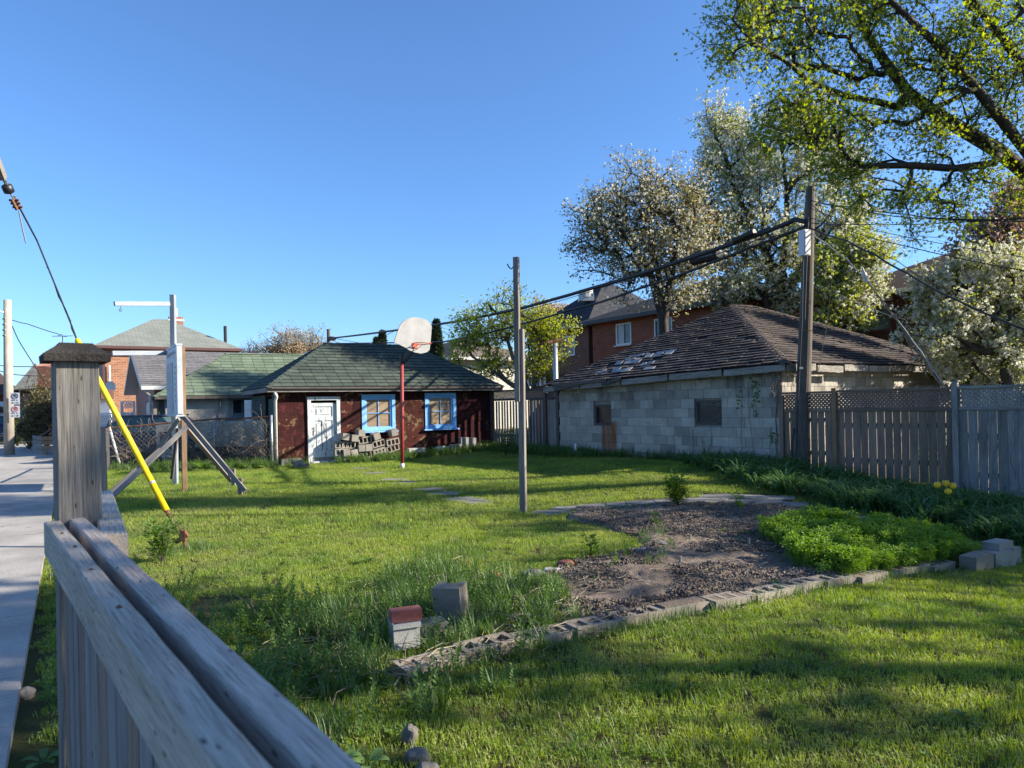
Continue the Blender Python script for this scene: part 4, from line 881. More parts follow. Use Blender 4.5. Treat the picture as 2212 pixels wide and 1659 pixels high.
for (a, b, m) in (((396, 900, 13.6), (530, 1061, 12.9), W_tan), ((402, 925, 13.75), (500, 1040, 14.6), W_tan), ((404, 922, 13.5), (238, 1077, 12.3), W_grey), ((395, 930, 13.9), (236, 1066, 13.2), W_tan), ((387, 905, 14.8), (327, 990, 15.6), W_grey)):
    beam('brace', P(*a), P(*b), .09, .04, m, sgn, side=V(.2, 1, 0), seg=3, wob=.001)
for x, y, z, hh in ((519, 1052, 13.0, .3), (504, 1030, 14.5, .35)):
    p = P(x, y, z); beam('stake', V(p.x, p.y, -.05), V(p.x, p.y, hh), .09, .04, W_tan, sgn, side=V(.2, 1, 0))
mb = MB(); mb.bar(P(371, 1035, 14.4), P(384, 925, 14.3), .05, .05); mb.build('dark_strut', W_dark, sgn)
# ================================================================ green-roofed shed, gabled outbuilding, houses
def frame(o, yaw):     # yaw: picture column (rel. to centre) of the vanishing point of the receding axis
    t = yaw/F; a = V(t, 1).normalized(); b = V(a.y, -a.x); return a, b
def mkW(o, b, a): return lambda u, z, out=0: o+b*u-a*out+V(0, 0, z)
def mkL(o, b, a): return lambda u, z, out=0: o+a*u-b*out+V(0, 0, z)     # left flank, u runs back
def solve_u(o, d, x): r = (x-CX)/F; return (r*o.y-o.x)/(d.x-r*d.y)
def hip_roof(parent, o, a, b, w, dpt, ez, rise, ov, mat, inset=None, fasc=None, fh=.18, ez_add=(0, 0)):
    h = dpt/2+ov; s = inset if inset is not None else h
    e00 = o-b*ov-a*ov+V(0, 0, ez); e10 = o+b*(w+ov)-a*ov+V(0, 0, ez); e01 = o-b*ov+a*(dpt+ov)+V(0, 0, ez); e11 = o+b*(w+ov)+a*(dpt+ov)+V(0, 0, ez)
    r0 = e00+a*h+b*s+V(0, 0, rise); r1 = e10+a*h-b*s+V(0, 0, rise)
    if (r1-r0).dot(b) < 0: r0 = r1 = (r0+r1)/2
    mb = MB(); fs = [[e00, e10, r1, r0], [e11, e01, r0, r1], [e01, e00, r0], [e10, e11, r1], [e01, e11, e10, e00]]
    if r0 == r1: fs = [[e00, e10, r0], [e11, e01, r0], [e01, e00, r0], [e10, e11, r0], [e01, e11, e10, e00]]
    for f in fs: mb.poly(f)
    ro = mb.build('roof', mat, parent)
    if fasc:
        m2 = MB()
        for p, q in ((e00, e10), (e01, e00), (e10, e11)): m2.bar(p+V(0, 0, -fh/2-.003), q+V(0, 0, -fh/2-.003), fh, .10, side=V(0, 0, 1))
        m2.build('gutter', fasc, parent)
    return ro, e00, e10, e01, e11, r0, r1
def shell(parent, o, a, b, w, dpt, h, mat, opsF=(), opsL=(), opsR=(), z0=-.1):
    mb = MB(); holes_wall(mb, mkW(o, b, a), 0, w, z0, h, list(opsF), .2); holes_wall(mb, mkL(o, b, a), .2, dpt, z0, h, list(opsL), .2)
    holes_wall(mb, lambda u, z, out=0: o+b*w+a*u+b*out+V(0, 0, z), .2, dpt, z0, h, list(opsR), .2)
    mb.box(o+b*w/2+a*(dpt-.1)+V(0, 0, (h+z0)/2), (w-.45, .2, h-z0), (b, a, V(0, 0, 1))); return mb.build('wall', mat, parent)
# ---- pale green roofed shed
a, b = frame(None, -800); ez = 2.06; go_ = P(335, 860, 23.6); GS = V(go_.x, go_.y) + a*.3+b*.3
gw_ = 7.2; gd_ = 4.0
gs = thing('green_roofed_shed', 'long low shed with pale green shingle roof and dark multi-pane window behind chain-link fence', 'shed', GS)
Wf = mkW(GS, b, a); cu = lambda x: solve_u(GS, b, x)
opf = [(cu(503), cu(545), .95, 1.92), (cu(343), cu(356), -.2, 1.95)]
shell(gs, GS, a, b, gw_, gd_, 2.0, M_cream, opf)
ro, e00, e10, e01, e11, r0, r1 = hip_roof(gs, GS, a, b, gw_, gd_, ez, 1.62, .32, M_sh_lg[2], inset=2.5, fasc=W_dark, fh=.10)
shingles(gs, e00, e10, r0, r1, M_sh_lg, .38, .20, .012, 290); shingles(gs, e01, e00, r0, r0, M_sh_lg, .38, .20, .012, 0)
for p, q in ((e00, r0), (e01, r0), (r0, r1)): caps(gs, p, q, M_sh_lg)
window(gs, Wf, cu(503), cu(524), .95, 1.92, M_green_sid, [M_glass], 1, 1, .04, .06, inset=.05); window(gs, Wf, cu(525), cu(545), .95, 1.92, M_green_sid, [M_glass], 4, 2, .04, .06, inset=.05, mull=.03)
mb = MB(); mb.box(Wf((cu(343)+cu(356))/2, .95, -.08), (cu(356)-cu(343), .05, 2.0), (b, a, V(0, 0, 1))); mb.build('door', M_green_sid, gs)
for x in (335, 361, 475, 497, 552): piece('wall_post', W_grey, gs, Wf(cu(x), .98, .02), b, a, V(0, 0, 1), (.11, .06, 1.96))
u = cu(405)
for k in range(3): piece('block', M_creamblk, gs, Wf(cu(380)+.42*k, 1.0, .02), b, a, V(0, 0, 1), (.40, .06, .28))
mb = MB(); mb.box(P(537, 906, 21.2), (.22, .05, 1.15)); mb.box(P(537, 906, 21.17), (.16, .02, 1.1)); fabricate('white_board', 'narrow white board standing upright behind the chain-link fence by the red shed', 'board', mb, M_white, onground(P(537, 960, 21.2)))
mb = MB(); p0 = P(455, 935, 21.0); mb.box(V(p0.x, p0.y, .85), (3.2, .06, .75)); fabricate('cream_panel', 'cream wall panel standing low beneath the dark multi-pane window', 'panel', mb, M_cream, V(p0.x, p0.y, 0))
# ---- grey gabled outbuilding
a, b = frame(None, -955); q0 = P(334, 885, 25.6); OB = V(q0.x, q0.y)
ob = thing('gabled_outbuilding', 'small brick outbuilding with grey shingled gable roof and beige soffit', 'outbuilding', OB)
ow, od, oh = 4.6, 5.0, 2.05
# ridge runs along b (to the right); gable end faces left
OD = 8.4; oh = 2.35; shell(ob, OB, a, b, 7.5, OD, oh, M_pink, [], [(.9, 3.3, -.2, 1.95)])
ovx = .45; ze = 2.72; ri = 1.38
g00 = OB-b*ovx-a*.4+V(0, 0, ze-.25); g01 = OB-b*ovx+a*(OD+.4)+V(0, 0, ze-.25); g10 = g00+b*(7.5+2*ovx); g11 = g01+b*(7.5+2*ovx); rr0 = (g00+g01)/2+V(0, 0, ri+.2); rr1 = (g10+g11)/2+V(0, 0, ri+.2)
mb = MB(); dn = V(0, 0, -.14)
mb.poly([g00, g10, rr1, rr0]); mb.poly([g11, g01, rr0, rr1]); mb.build('roof', M_sh_gr[0], ob)
mb = MB(); mb.poly([g10+dn, g00+dn, rr0+dn, rr1+dn]); mb.poly([g01+dn, g11+dn, rr1+dn, rr0+dn]); mb.build('soffit', M_offw, ob)
shingles(ob, g00, g10, rr0, rr1, M_sh_gr, .44, .24, .012, 280)
for p, q in ((g00, rr0), (g01, rr0)): beam('bargeboard', p+dn*.5, q+dn*.5, .15, .03, M_offw, ob, side=b)
mb = MB(); mb.bar(g00+dn*.5-a*.04, g10+dn*.5-a*.04, .14, .12, side=V(0, 0, 1)); mb.build('gutter', M_offw, ob)
mb = MB(); mb.prism([OB+b*.02+V(0, 0, oh), OB+a*OD+b*.02+V(0, 0, oh), OB+a*OD/2+b*.02+V(0, 0, oh+1.2)], b*.1); mb.build('gable', M_pink, ob)
mb = MB(); qq = g00+dn+b*.1; mb.tube([qq, qq+V(.1, .2, -.2), V(OB.x-.1, OB.y-.1, 1.2), V(OB.x-.1, OB.y-.1, .1)], .045, 6); mb.build('downpipe', M_offw, ob)
mb = MB(); LWf = mkL(OB, b, a); mb.box(LWf(2.1, .95, -.05), (2.4, .06, 1.95), (a, b, V(0, 0, 1)))
for k in range(4): mb.box(LWf(2.1, .3+.45*k, -.01), (2.2, .03, .36), (a, b, V(0, 0, 1)))
mb.build('garage_door', M_offw, ob)
# ---- orange brick house
a, b = frame(None, -967); q0 = P(225, 890, 41); HB = V(q0.x, q0.y); hw = solve_u(HB, b, 503); hh_ = 5.32
h1 = thing('brick_house', 'two-storey orange brick house with grey-green pyramid roof and satellite dish', 'house', HB)
LWh = mkL(HB, b, a)
opL = [(1.2, 2.3, 3.2, 4.6), (3.0, 3.9, 3.2, 4.6)]
shell(h1, HB, a, b, hw, 9.5, hh_, M_br_or, [], opL)
ro, e00, e10, e01, e11, r0, r1 = hip_roof(h1, HB, a, b, hw, 9.5, hh_+.08, 2.25, .5, M_rf_house, inset=hw/2+.1, fasc=M_brownmetal, fh=.16)
for o_ in opL: window(h1, LWh, *o_, M_white, [M_glassb], 1, 2, .07, .08, inset=.05)
mb = MB(); mb.box((e00+e10)/2+a*.25+V(0, 0, -.09), (hw+.9, .5, .03), (b, a, V(0, 0, 1))); mb.box((e00+e01)/2+b*.25+V(0, 0, -.09), (.5, 9.5, .03), (b, a, V(0, 0, 1))); mb.build('soffit', M_offw, h1)
ch = P(380, 716, 49.5); mb = MB(); mb.box(ch, (.9, .6, 2.0), (b, a, V(0, 0, 1))); cho = mb.build('chimney', M_br_or, ro); mb = MB(); mb.box(ch+V(0, 0, .75), (1.0, .7, .14), (b, a, V(0, 0, 1))); mb.tube([ch+V(0, 0, 1.0), ch+V(0, 0, 1.6)], .12, 8); mb.build('chimney_cap', M_offw, ro)
vb = P(347, 733, 43.9); mb = MB(); mb.box(vb, (.62, .5, .22), (b, a, V(0, 0, 1))); mb.build('roof_vent', M_blackbox, ro)
mb = MB(); p = P(487, 738, 45.5); mb.tube([p-V(0, 0, .4), p+V(0, 0, 1.0)], .11, 8); mb.build('vent_stack', M_darkmetal, ro)
mb = MB(); Wh = mkW(HB, b, a); uc = solve_u(HB, b, 227); mb.box(Wh(uc-.02, 3.4, .05), (.12, .1, 3.5), (b, a, V(0, 0, 1))); mb.build('downpipe', M_brownmetal, h1)
ue = solve_u(HB, b, 239.5); mb = MB(); mb.tube([Wh(ue, .9, .15), Wh(ue-.05, 4.3, .15)], .05, 8); mb.build('mast', M_white, h1)
dc = Wh(ue-.07, 2.95, .35); mb = MB(); n = 18; dn_ = V(-.2, -.95, .25).normalized(); dx_ = V(1, -.2, 0).normalized(); dy_ = dn_.cross(dx_); rings = []
for k, (rr, zz) in enumerate(((.0, -.08), (.2, -.065), (.33, -.03), (.42, .02))):
    rings.append([dc+dx_*math.cos(2*math.pi*i/n)*rr+dy_*math.sin(2*math.pi*i/n)*rr+dn_*zz for i in range(n)])
for r1_, r2_ in zip(rings, rings[1:]): mb.add(r1_+r2_, [(i, (i+1) % n, n+(i+1) % n, n+i) for i in range(n)])
mb.tube([dc-dy_*.4, dc-dy_*.3+dn_*.35], .02, 5); mb.box(dc-dy_*.3+dn_*.38, (.12, .1, .1)); mb.build('satellite_dish', M_offw, h1)
# porch side with white lattice fence and white gate
wf = thing('white_lattice_fence', 'white picket and lattice fence in front of the orange brick house', 'fence', onground(P(215, 950, 30)))
def flatw(x, y, z, wd, ht_, name, mat, par, th=.04): 
    c = P(x, y, z); return piece(name, mat, par, c, V(1, 0, 0), V(0, 1, 0), V(0, 0, 1), (wd, th, ht_))
for i in range(7): flatw(207+6.2*i, 940, 30, .10, .95, 'picket', M_white, wf)
flatw(225, 893.5, 30, .95, .06, 'rail', M_white, wf); flatw(225, 915, 30, .95, .05, 'rail', M_white, wf)
lt = MB()
for i in range(9):
    for sg in (1, -1):
        x = 207+5*i; lt.bar(P(x, 913 if sg > 0 else 896, 30), P(x+8, 896 if sg > 0 else 913, 30), .04, .02, side=V(0, 1, 0))
lt.build('lattice', M_white, wf, kind='stuff')
wg = thing('white_gate', 'tall white gate with lattice top beside the small outbuilding', 'gate', onground(P(275, 960, 31)))
for x in (264, 290): flatw(x, 915, 31, .10, 1.95, 'gate_post', M_white, wg)
for x in (270, 277, 284): flatw(x, 925, 31, .11, 1.4, 'board', M_white, wg)
lt = MB()
for i in range(4):
    for sg in (1, -1): x = 267+5*i; lt.bar(P(x, 882 if sg > 0 else 870, 31), P(x+7, 870 if sg > 0 else 882, 31), .03, .02, side=V(0, 1, 0))
lt.bar(P(265, 868, 31), P(290, 868, 31), .06, .04, side=V(0, 1, 0)); lt.build('lattice', M_white, wg, kind='stuff')
# antenna and porch awning of the side
mb = MB(); p = P(135, 726, 48); mb.tube([p, p-V(0, 0, 1.6)], .03, 5); mb.tube([p+V(-.7, 0, 0), p+V(.7, 0, 0)], .02, 5); mb.tube([p+V(0, -.5, 0), p+V(0, .5, 0)], .02, 5); fabricate('roof_antenna', 'thin television antenna above the capped post', 'antenna', mb, M_darkmetal, p)
bay = thing('side_porch', 'white side door with small porch roof on the orange brick house', 'porch', onground(P(212, 960, 38)))
flatw(214, 852, 38, .9, .5, 'porch_roof', M_brownmetal, bay, 1.2); flatw(216, 905, 38.4, 1.1, 2.6, 'door', M_white, bay)
# ---- far street houses on the left
def simple_house(name, label, x0, x1, ybase, Z, eave_y, rise, wallm, roofm, yaw=-900, dpt=9, ov=.5, inset=None, wins=(), porch=None, fasc=M_brownmetal):
    a, b = frame(None, yaw); q = P(x0, 890, Z); o = V(q.x, q.y); w_ = solve_u(o, b, x1); h = P((x0+x1)/2, eave_y, Z).z
    t = thing(name, label, 'house', o); W = mkW(o, b, a); ops = []
    for (wx0, wx1, wy0, wy1) in wins:
        u0, u1 = solve_u(o, b, wx0), solve_u(o, b, wx1); zc = W((u0+u1)/2, 0).y
        ops.append((u0, u1, P(wx0, wy1, zc).z, P(wx0, wy0, zc).z))
    shell(t, o, a, b, w_, dpt, h, wallm, ops)
    ret = hip_roof(t, o, a, b, w_, dpt, h+.05, rise, ov, roofm, inset=inset, fasc=fasc, fh=.16)
    for op in ops: window(t, W, *op, M_white, [M_glass], 1, 2, .08, .08, inset=.05)
    return t, o, a, b, w_, W, ret
t, o, a, b, w_, W, _ = simple_house('street_house', 'grey-roofed brown house furthest down the street left of the bronze shrub', 44, 96, 935, 62, 842, 2.6, M_br_brn, M_rf_grey, wins=((50, 62, 850, 862), (80, 92, 850, 862)))
mb = MB(); pz = P(70, 868, 61).z; mb.box(W(w_/2, pz, 1.2), (w_*1.0, 2.6, .9), (b, a, V(0, 0, 1))); mb.build('porch_roof', M_pink, t); mb = MB()
for u in (.3, w_*.35, w_*.7, w_-.3): mb.box(W(u, pz/2-.2, 2.2), (.3, .3, pz-.3), (b, a, V(0, 0, 1)))
mb.build('porch_column', M_white, t)
t, o, a, b, w_, W, _ = simple_house('street_house', 'brick house with steep dormer roof partly hidden by the capped post', 97, 190, 940, 55, 835, 3.4, M_br_dk, M_rf_grey, wins=((102, 112, 843, 868),))
mb = MB(); c = W(w_*.25, P(100, 815, 54).z, .2); mb.box(c, (2.2, 1.6, 1.6), (b, a, V(0, 0, 1))); mb.build('dormer', M_br_dk, t); mb = MB(); mb.prism([c+b*-1.4+V(0, 0, .8), c+b*1.4+V(0, 0, .8), c+V(0, 0, 1.7)], a*2-a*1); mb.build('dormer_roof', M_pink, t)
mb = MB(); c = W(1.2, P(100, 866, 53).z, 1.6); mb.box(c, (3.6, 3, .3), (b, a, V(0, 0, 1))); mb.build('porch_roof', M_rf_grey, t)
t, o, a, b, w_, W, _ = simple_house('street_house', 'brown-roofed brick house cut off at the left picture edge', -60, 18, 935, 58, 850, 2.2, M_br_red, M_rf_brown, wins=((-4, 4, 870, 888),))
mb = MB(); mb.box(W(w_*.7, P(5, 885, 56).z, 1.4), (w_*.7, 2.8, .5), (b, a, V(0, 0, 1))); mb.build('porch_roof', M_darkmetal, t); mb = MB(); mb.box(W(w_*.93, 1.3, 2.4), (.3, .3, 2.6), (b, a, V(0, 0, 1))); mb.box(W(w_*.8, 1.3, 2.4), (.25, .25, 2.6), (b, a, V(0, 0, 1))); mb.build('porch_column', M_white, t)
# ---- houses behind the garage
t, o, a, b, w_, W, _ = simple_house('siding_house', 'pale clapboard house behind the yellow-green tree', 985, 1150, 900, 40, 772, 1.6, M_beige, M_rf_tan, yaw=-900, wins=((1000, 1012, 795, 815), (1034, 1046, 795, 815), (1060, 1072, 795, 815)), fasc=M_offw)
# charcoal roof house: corner at column 1274
Zc = 31.5; a, b = frame(None, -1000); qc = P(1274.5, 870, Zc); C5 = V(qc.x, qc.y)
h5 = thing('brick_house', 'brown brick house with tall charcoal hip roof between the pole and the red house', 'house', C5)
hz = P(1274, 703, Zc).z
L5 = mkL(C5, b, a)        # long face running back to the left
lu = lambda x: solve_u(C5, a, x)
d5 = lu(1150) if 0 < lu(1150) < 30 else 12
opw = [(lu(1244), lu(1215), P(1230, 770, 33).z, P(1230, 727, 33).z)]
shell(h5, C5, a, b, 5.5, d5, hz, M_br_brn, [], opw)
ro, e00, e10, e01, e11, r0, r1 = hip_roof(h5, C5, a, b, 6.5, d5, hz+.05, 2.35, .4, M_rf_black, inset=3.2, fasc=M_offw, fh=.12)
window(h5, L5, *opw[0], M_white, [M_glassb], 2, 2, .07, .08, inset=.03)
rv = P(1266, 643, 33.5); mb = MB(); mb.box(rv, (.7, .5, .35)); mb.tube([rv, rv+V(0, 0, .35)], [.3, .35], 10); mb.build('roof_vent', M_offw, ro)
mb = MB(); n = 14; s0 = lu(1212); s1 = lu(1150); zz_ = P(1180, 815, 35).z
for i in range(n):
    u = s0+(s1-s0)*(i+.5)/n; mb.m = i % 2; mb.box(L5(u, zz_-.25, .85), (abs(s1-s0)/n, .03, .42), (a, b, V(0, 0, 1))); mb.m = 0; mb.box(L5(u, zz_+.1, .45), (abs(s1-s0)/n, .9, .04), (a, b, V(0, 0, 1)))
mb.build('striped_awning', [M_white, M_darkmetal], h5)
# houses seen along their long flank: the flank recedes to the left
def flank_house(name, label, xf, Zf, xn, eave, width, wallm, roofm, rise, inset, fasc, wins, yaw):
    a = V(yaw/F, 1).normalized(); b = V(a.y, -a.x); far = P(xf, 870, Zf); far = V(far.x, far.y); s_ = solve_u(far, a*-1, xn); o = far-a*s_; ez = P(*eave, solve_z(far, a, eave[0])).z
    t = thing(name, label, 'house', o); L_ = mkL(o, b, a); ops = []
    for (x0, x1, y0, y1) in wins:
        u0, u1 = solve_u(o, a, x1), solve_u(o, a, x0); zc = L_((u0+u1)/2, 0).y; xm = (x0+x1)/2; ops.append((u0, u1, P(xm, y1, zc).z, P(xm, y0, zc).z))
    shell(t, o, a, b, width, s_, ez, wallm, (), ops); ret = hip_roof(t, o, a, b, width, s_, ez+.03, rise, .5, roofm, inset=inset, fasc=fasc, fh=.15); return t, L_, ops, ret, a, b, o
def solve_z(o, a, x): return (o+a*solve_u(o, a, x)).y
h6, L6, op6, _, a, b, o6 = flank_house('brick_house', 'red brick house with white sliding windows directly behind the garage roof', 1283, 31, 1620, (1290, 697), 8, M_br_red, M_rf_black, 1.7, 4.0, M_darkmetal, ((1334, 1367, 698, 745), (1417, 1456, 687, 732)), -1053)
for k, op in enumerate(op6): window(h6, L6, *op, M_white, [M_glassb, M_blind] if k == 0 else [M_glassb], 2, 1, .06, .08, inset=.02, sill=M_offw)
h7, L7, op7, _, a, b, o7 = flank_house('brick_house', 'dark brown brick house with brown roof and large window behind the blossom', 1795, 25.8, 2330, (1858, 640), 9, M_br_dk, M_rf_brown, 1.75, 3.9, M_offw, ((1863, 1930, 655, 716),), -1309)
window(h7, L7, *op7[0], M_brownmetal, [M_glassb], 1, 2, .07, .08, inset=.02)
mb = MB(); mb.box(L7((op7[0][0]+op7[0][1])/2, op7[0][3]+.12, .08), (op7[0][1]-op7[0][0]+.1, .2, .18), (a, b, V(0, 0, 1))); mb.build('window_hood', M_offw, h7)
# clothes line T-post behind the garage corner
cpz = 21.6; p = P(1201, 835, cpz); tp_ = thing('clothesline_pulley_post', 'steel T-shaped clothesline post with pulleys left of the garage roof', 'post', V(p.x, p.y, .1))
mb = MB(); mb.tube([V(p.x, p.y, .0), P(1199, 742, cpz)], .075, 10); mb.build('pole', M_galv, tp_, smooth=True)
mb = MB(); mb.tube([P(1182.5, 741, cpz-.1), P(1214, 733, cpz+.1)], .05, 8); mb.build('crossbar', M_rust, tp_)
for x in (1190, 1218):
    mb = MB(); c = P(x, 749, cpz); mb.tube([c+V(math.cos(t)*.14, 0, math.sin(t)*.14) for t in np.linspace(0, 6.283, 16)], .018, 5); mb.bar(c-V(.14, 0, 0), c+V(.14, 0, 0), .02, .02); mb.bar(c-V(0, 0, .14), c+V(0, 0, .2), .02, .02); mb.build('pulley', M_rust, tp_)

# ================================================================ chain-link fence, parked car
ck = thing('chain_link_fence', 'rusty sagging chain-link fence with dead vines between sign and red shed', 'fence', onground(P(400, 1005, 19.7)))
cpts = [(P(236, 925, 19.4), P(262, 1000, 19.4)), (P(404, 909, 19.9), P(404, 1004, 19.9)), (P(463, 905, 19.9), P(464, 1000, 19.9)), (P(586, 900, 19.3), P(588, 1002, 19.3))]
lp_ = [(P(205, 935, 15.5), P(212, 1030, 15.5))]+cpts
for i, (tpp, bt_) in enumerate(cpts):
    mb = MB(); mb.tube([V(bt_.x, bt_.y, -.05), tpp+V(0, 0, .04)], .035 if i in (0, 3) else .024, 8); mb.build('post', M_galv if i else M_offw, ck, smooth=True)
    if i == 0: mb = MB(); mb.tube([tpp+V(0, 0, .04), tpp+V(0, 0, .1), tpp+V(0, 0, .2)], [.05, .06, .01], 8); mb.build('post_cap', M_darkmetal, ck)
mb = MB()
for (t0, _), (t1, _) in zip(lp_, lp_[1:]): mb.tube([t0, t0.lerp(t1, .5)-V(0, 0, .015), t1], .024, 6)
mb.build('top_rail', M_rust, ck)
def chain(a, b, h, mat, st=.085, r=.0026):
    mb = MB(); L = (b-a).xy.length; d = (b-a)/L; n_ = V(d.y, -d.x, 0).normalized(); k = -h
    while k < L:
        for sg in (1, -1):
            a0 = max(0, k); b0 = min(L, k+h)
            if b0-a0 > .03:
                za, zb = a0-k, b0-k
                if sg < 0: za, zb = h-za, h-zb
                p = a+d*a0+V(0, 0, za-h); q = a+d*b0+V(0, 0, zb-h); m_ = 4
                for j in range(m_):
                    mb.bar(p.lerp(q, j/m_), p.lerp(q, (j+1)/m_), r*2, r*2, side=n_)
        k += st*1.42
    return mb
for i, ((t0, _), (t1, _)) in enumerate(zip(lp_, lp_[1:])): chain(t0+V(0, 0, -.03), t1+V(0, 0, -.03), min(t0.z, t1.z)-.06, M_wire).build('wire_mesh', M_wire, ck, kind='stuff')
mb = MB()
for _ in range(620):
    i = random.choice((1, 1, 1, 2, 3, 3, 3)); t = random.random(); p0 = lp_[i][0].lerp(lp_[i+1][0] if i+1 < len(lp_) else lp_[i][0], t); p = V(p0.x, p0.y, random.uniform(.05, 1) * (p0.z if random.random() < .5 else .7))+V(0, random.uniform(-.1, .05), 0); pts = [p]; d = V(random.uniform(-1, 1), random.uniform(-.2, .2), random.uniform(-.7, 1)).normalized()
    for j in range(5): d = (d+V(random.uniform(-.6, .6), random.uniform(-.3, .3), random.uniform(-.7, .4))).normalized(); pts.append(pts[-1]+d*random.uniform(.06, .13))
    mb.tube(pts, .0055, 3, cap=False)
props(mb.build('dead_vines', M_vine, None, origin=onground(P(400, 1005, 19.8))), 'mass of dead grey vine stems tangled through the chain-link fence', 'vine', kind='stuff')
def make_car(name, label, o, yaw, paint, L=4.4, Wd=1.75, H_=1.42):
    X = V(math.cos(yaw), math.sin(yaw), 0); Y = V(-X.y, X.x, 0); t = thing(name, label, 'car', o)
    def pt3(x, y, z): return o+X*x+Y*y+V(0, 0, z)
    prof = [(-L/2, .35), (-L/2, .75), (-L/2+.15, .92), (-L/2+.7, .98), (L/2-1.1, .95), (L/2-.2, .78), (L/2, .6), (L/2, .32)]
    mb = MB(); n = len(prof); secs = []
    for y, s, dz_ in ((-Wd/2, .94, .0), (-Wd/2+.12, 1, .0), (Wd/2-.12, 1, 0), (Wd/2, .94, 0)): secs.append([pt3(x*s, y, z*(1 if abs(y) < Wd/2 else .97)) for x, z in prof])
    mb.add([p for s in secs for p in s], [(i*n+k, i*n+(k+1) % n, (i+1)*n+(k+1) % n, (i+1)*n+k) for i in range(3) for k in range(n)]+[tuple(range(n)), tuple(3*n+k for k in range(n))[::-1]]); mb.build('body', paint, t, smooth=False)
    cab = [(-L/2+.55, .96), (-L/2+1.1, H_-.03), (L/2-2.0, H_), (L/2-1.15, .94)]
    mb = MB(); mb.add([pt3(x, sy*(Wd/2-.1-(.14 if z > 1 else 0)), z) for sy in (-1, 1) for x, z in cab], [(0, 1, 2, 3), (7, 6, 5, 4), (0, 4, 5, 1), (2, 6, 7, 3)]); mb.build('window', M_carglass, t)
    mb = MB(); mb.box(pt3((-L/2+1.1+L/2-2.0)/2, 0, H_+.01), (L-3.0, Wd-.44, .05), (X, Y, V(0, 0, 1))); mb.build('roof', paint, t)
    for x in (-L/2+.8, L/2-.85):
        for y in (-Wd/2+.06, Wd/2-.06): mb = MB(); mb.tube([pt3(x, y-.1, .31), pt3(x, y+.1, .31)], .31, 14); wv = mb.build('wheel', M_blackbox, t); mb = MB(); mb.tube([pt3(x, y-.11, .31), pt3(x, y+.11, .31)], .18, 12); mb.build('rim', M_galv, wv)
    for y in (-.6, .6): mb = MB(); mb.box(pt3(L/2-.02, y, .66), (.06, .3, .12), (X, Y, V(0, 0, 1))); mb.build('headlight', M_offw, t)
    return t
cpos = P(330, 985, 22.0); make_car('parked_car', 'dark blue car parked behind the chain-link fence', V(cpos.x-.3, cpos.y, 0), R(172), M_carblue)
cpos = P(3, 935, 48); make_car('parked_car', 'blue car parked on the street at the left picture edge', V(cpos.x, cpos.y, 0), R(118), M_carblue)
cpos = P(480, 980, 22.5); make_car('parked_car', 'second blue car beneath the dark multi-pane window, nearest the red shed', V(cpos.x+.8, cpos.y+.1, 0), R(176), M_carblue, 4.2)

# timber planter by the street shrub
pp = V(*(P(105, 978, 27.5).xy), 0); pl = thing('timber_planter', 'low brown timber planter in front of the bronze shrub', 'planter', pp)
c0, c1, c2 = P(72, 976, 29), P(92, 982, 27), P(124, 975, 26)
for k in range(4): 
    zz = .1+.17*k
    mb = MB(); mb.bar(V(c0.x, c0.y, zz), V(c1.x, c1.y, zz), .15, .05, side=V(0, 0, 1)); mb.build('plank', W_grey, pl); mb = MB(); mb.bar(V(c1.x, c1.y, zz), V(c2.x+k*.4-.4, c2.y, zz+.02*k), .15, .05, side=V(0, 0, 1)); mb.build('plank', W_brown, pl)
mb = MB(); mb.bar(V(c1.x, c1.y, .72), V(c2.x+1, c2.y-.5, 1.5), .06, .12, side=V(0, 0, 1)); mb.build('sloping_rail', W_dark, pl)

# ================================================================ concrete blocks
def block_mesh(name, mat, L=.39, H_=.19, D=.19, n=3, wv=.03):
    mb = MB(); mb.box((0, -D/2+wv/2, 0), (L, wv, H_)); mb.box((0, D/2-wv/2, 0), (L, wv, H_)); ws = wv*1.1
    for i in range(n+1): x = -L/2+ws/2+(L-ws)*i/n; mb.box((x, 0, 0), (ws, D-2*wv, H_-.001))
    mb.box((0, 0, -H_*.2), (L-.01, D-2*wv-.002, .02)) if False else None
    return raw_mesh(name, mb.v, mb.f, [mat])
BM3 = block_mesh('hollow_block', M_cinder); BMs = block_mesh('hollow_block_thick', M_cinder, wv=.055); BME = block_mesh('edging_block', M_edge, n=3, wv=.035)
mb = MB(); mb.box((0, 0, 0), (.19, .19, .39)); BMsolid = raw_mesh('half_block', mb.v, mb.f, [M_cinder])
def set_thing(name, me, mw, label, cat, group=None): o = link(name, me, None, mw); props(o, label, cat, group); return o
def rotm(c, X, Y, Z): return mw_axes(c, X.normalized(), Y.normalized(), Z.normalized(), (1, 1, 1))
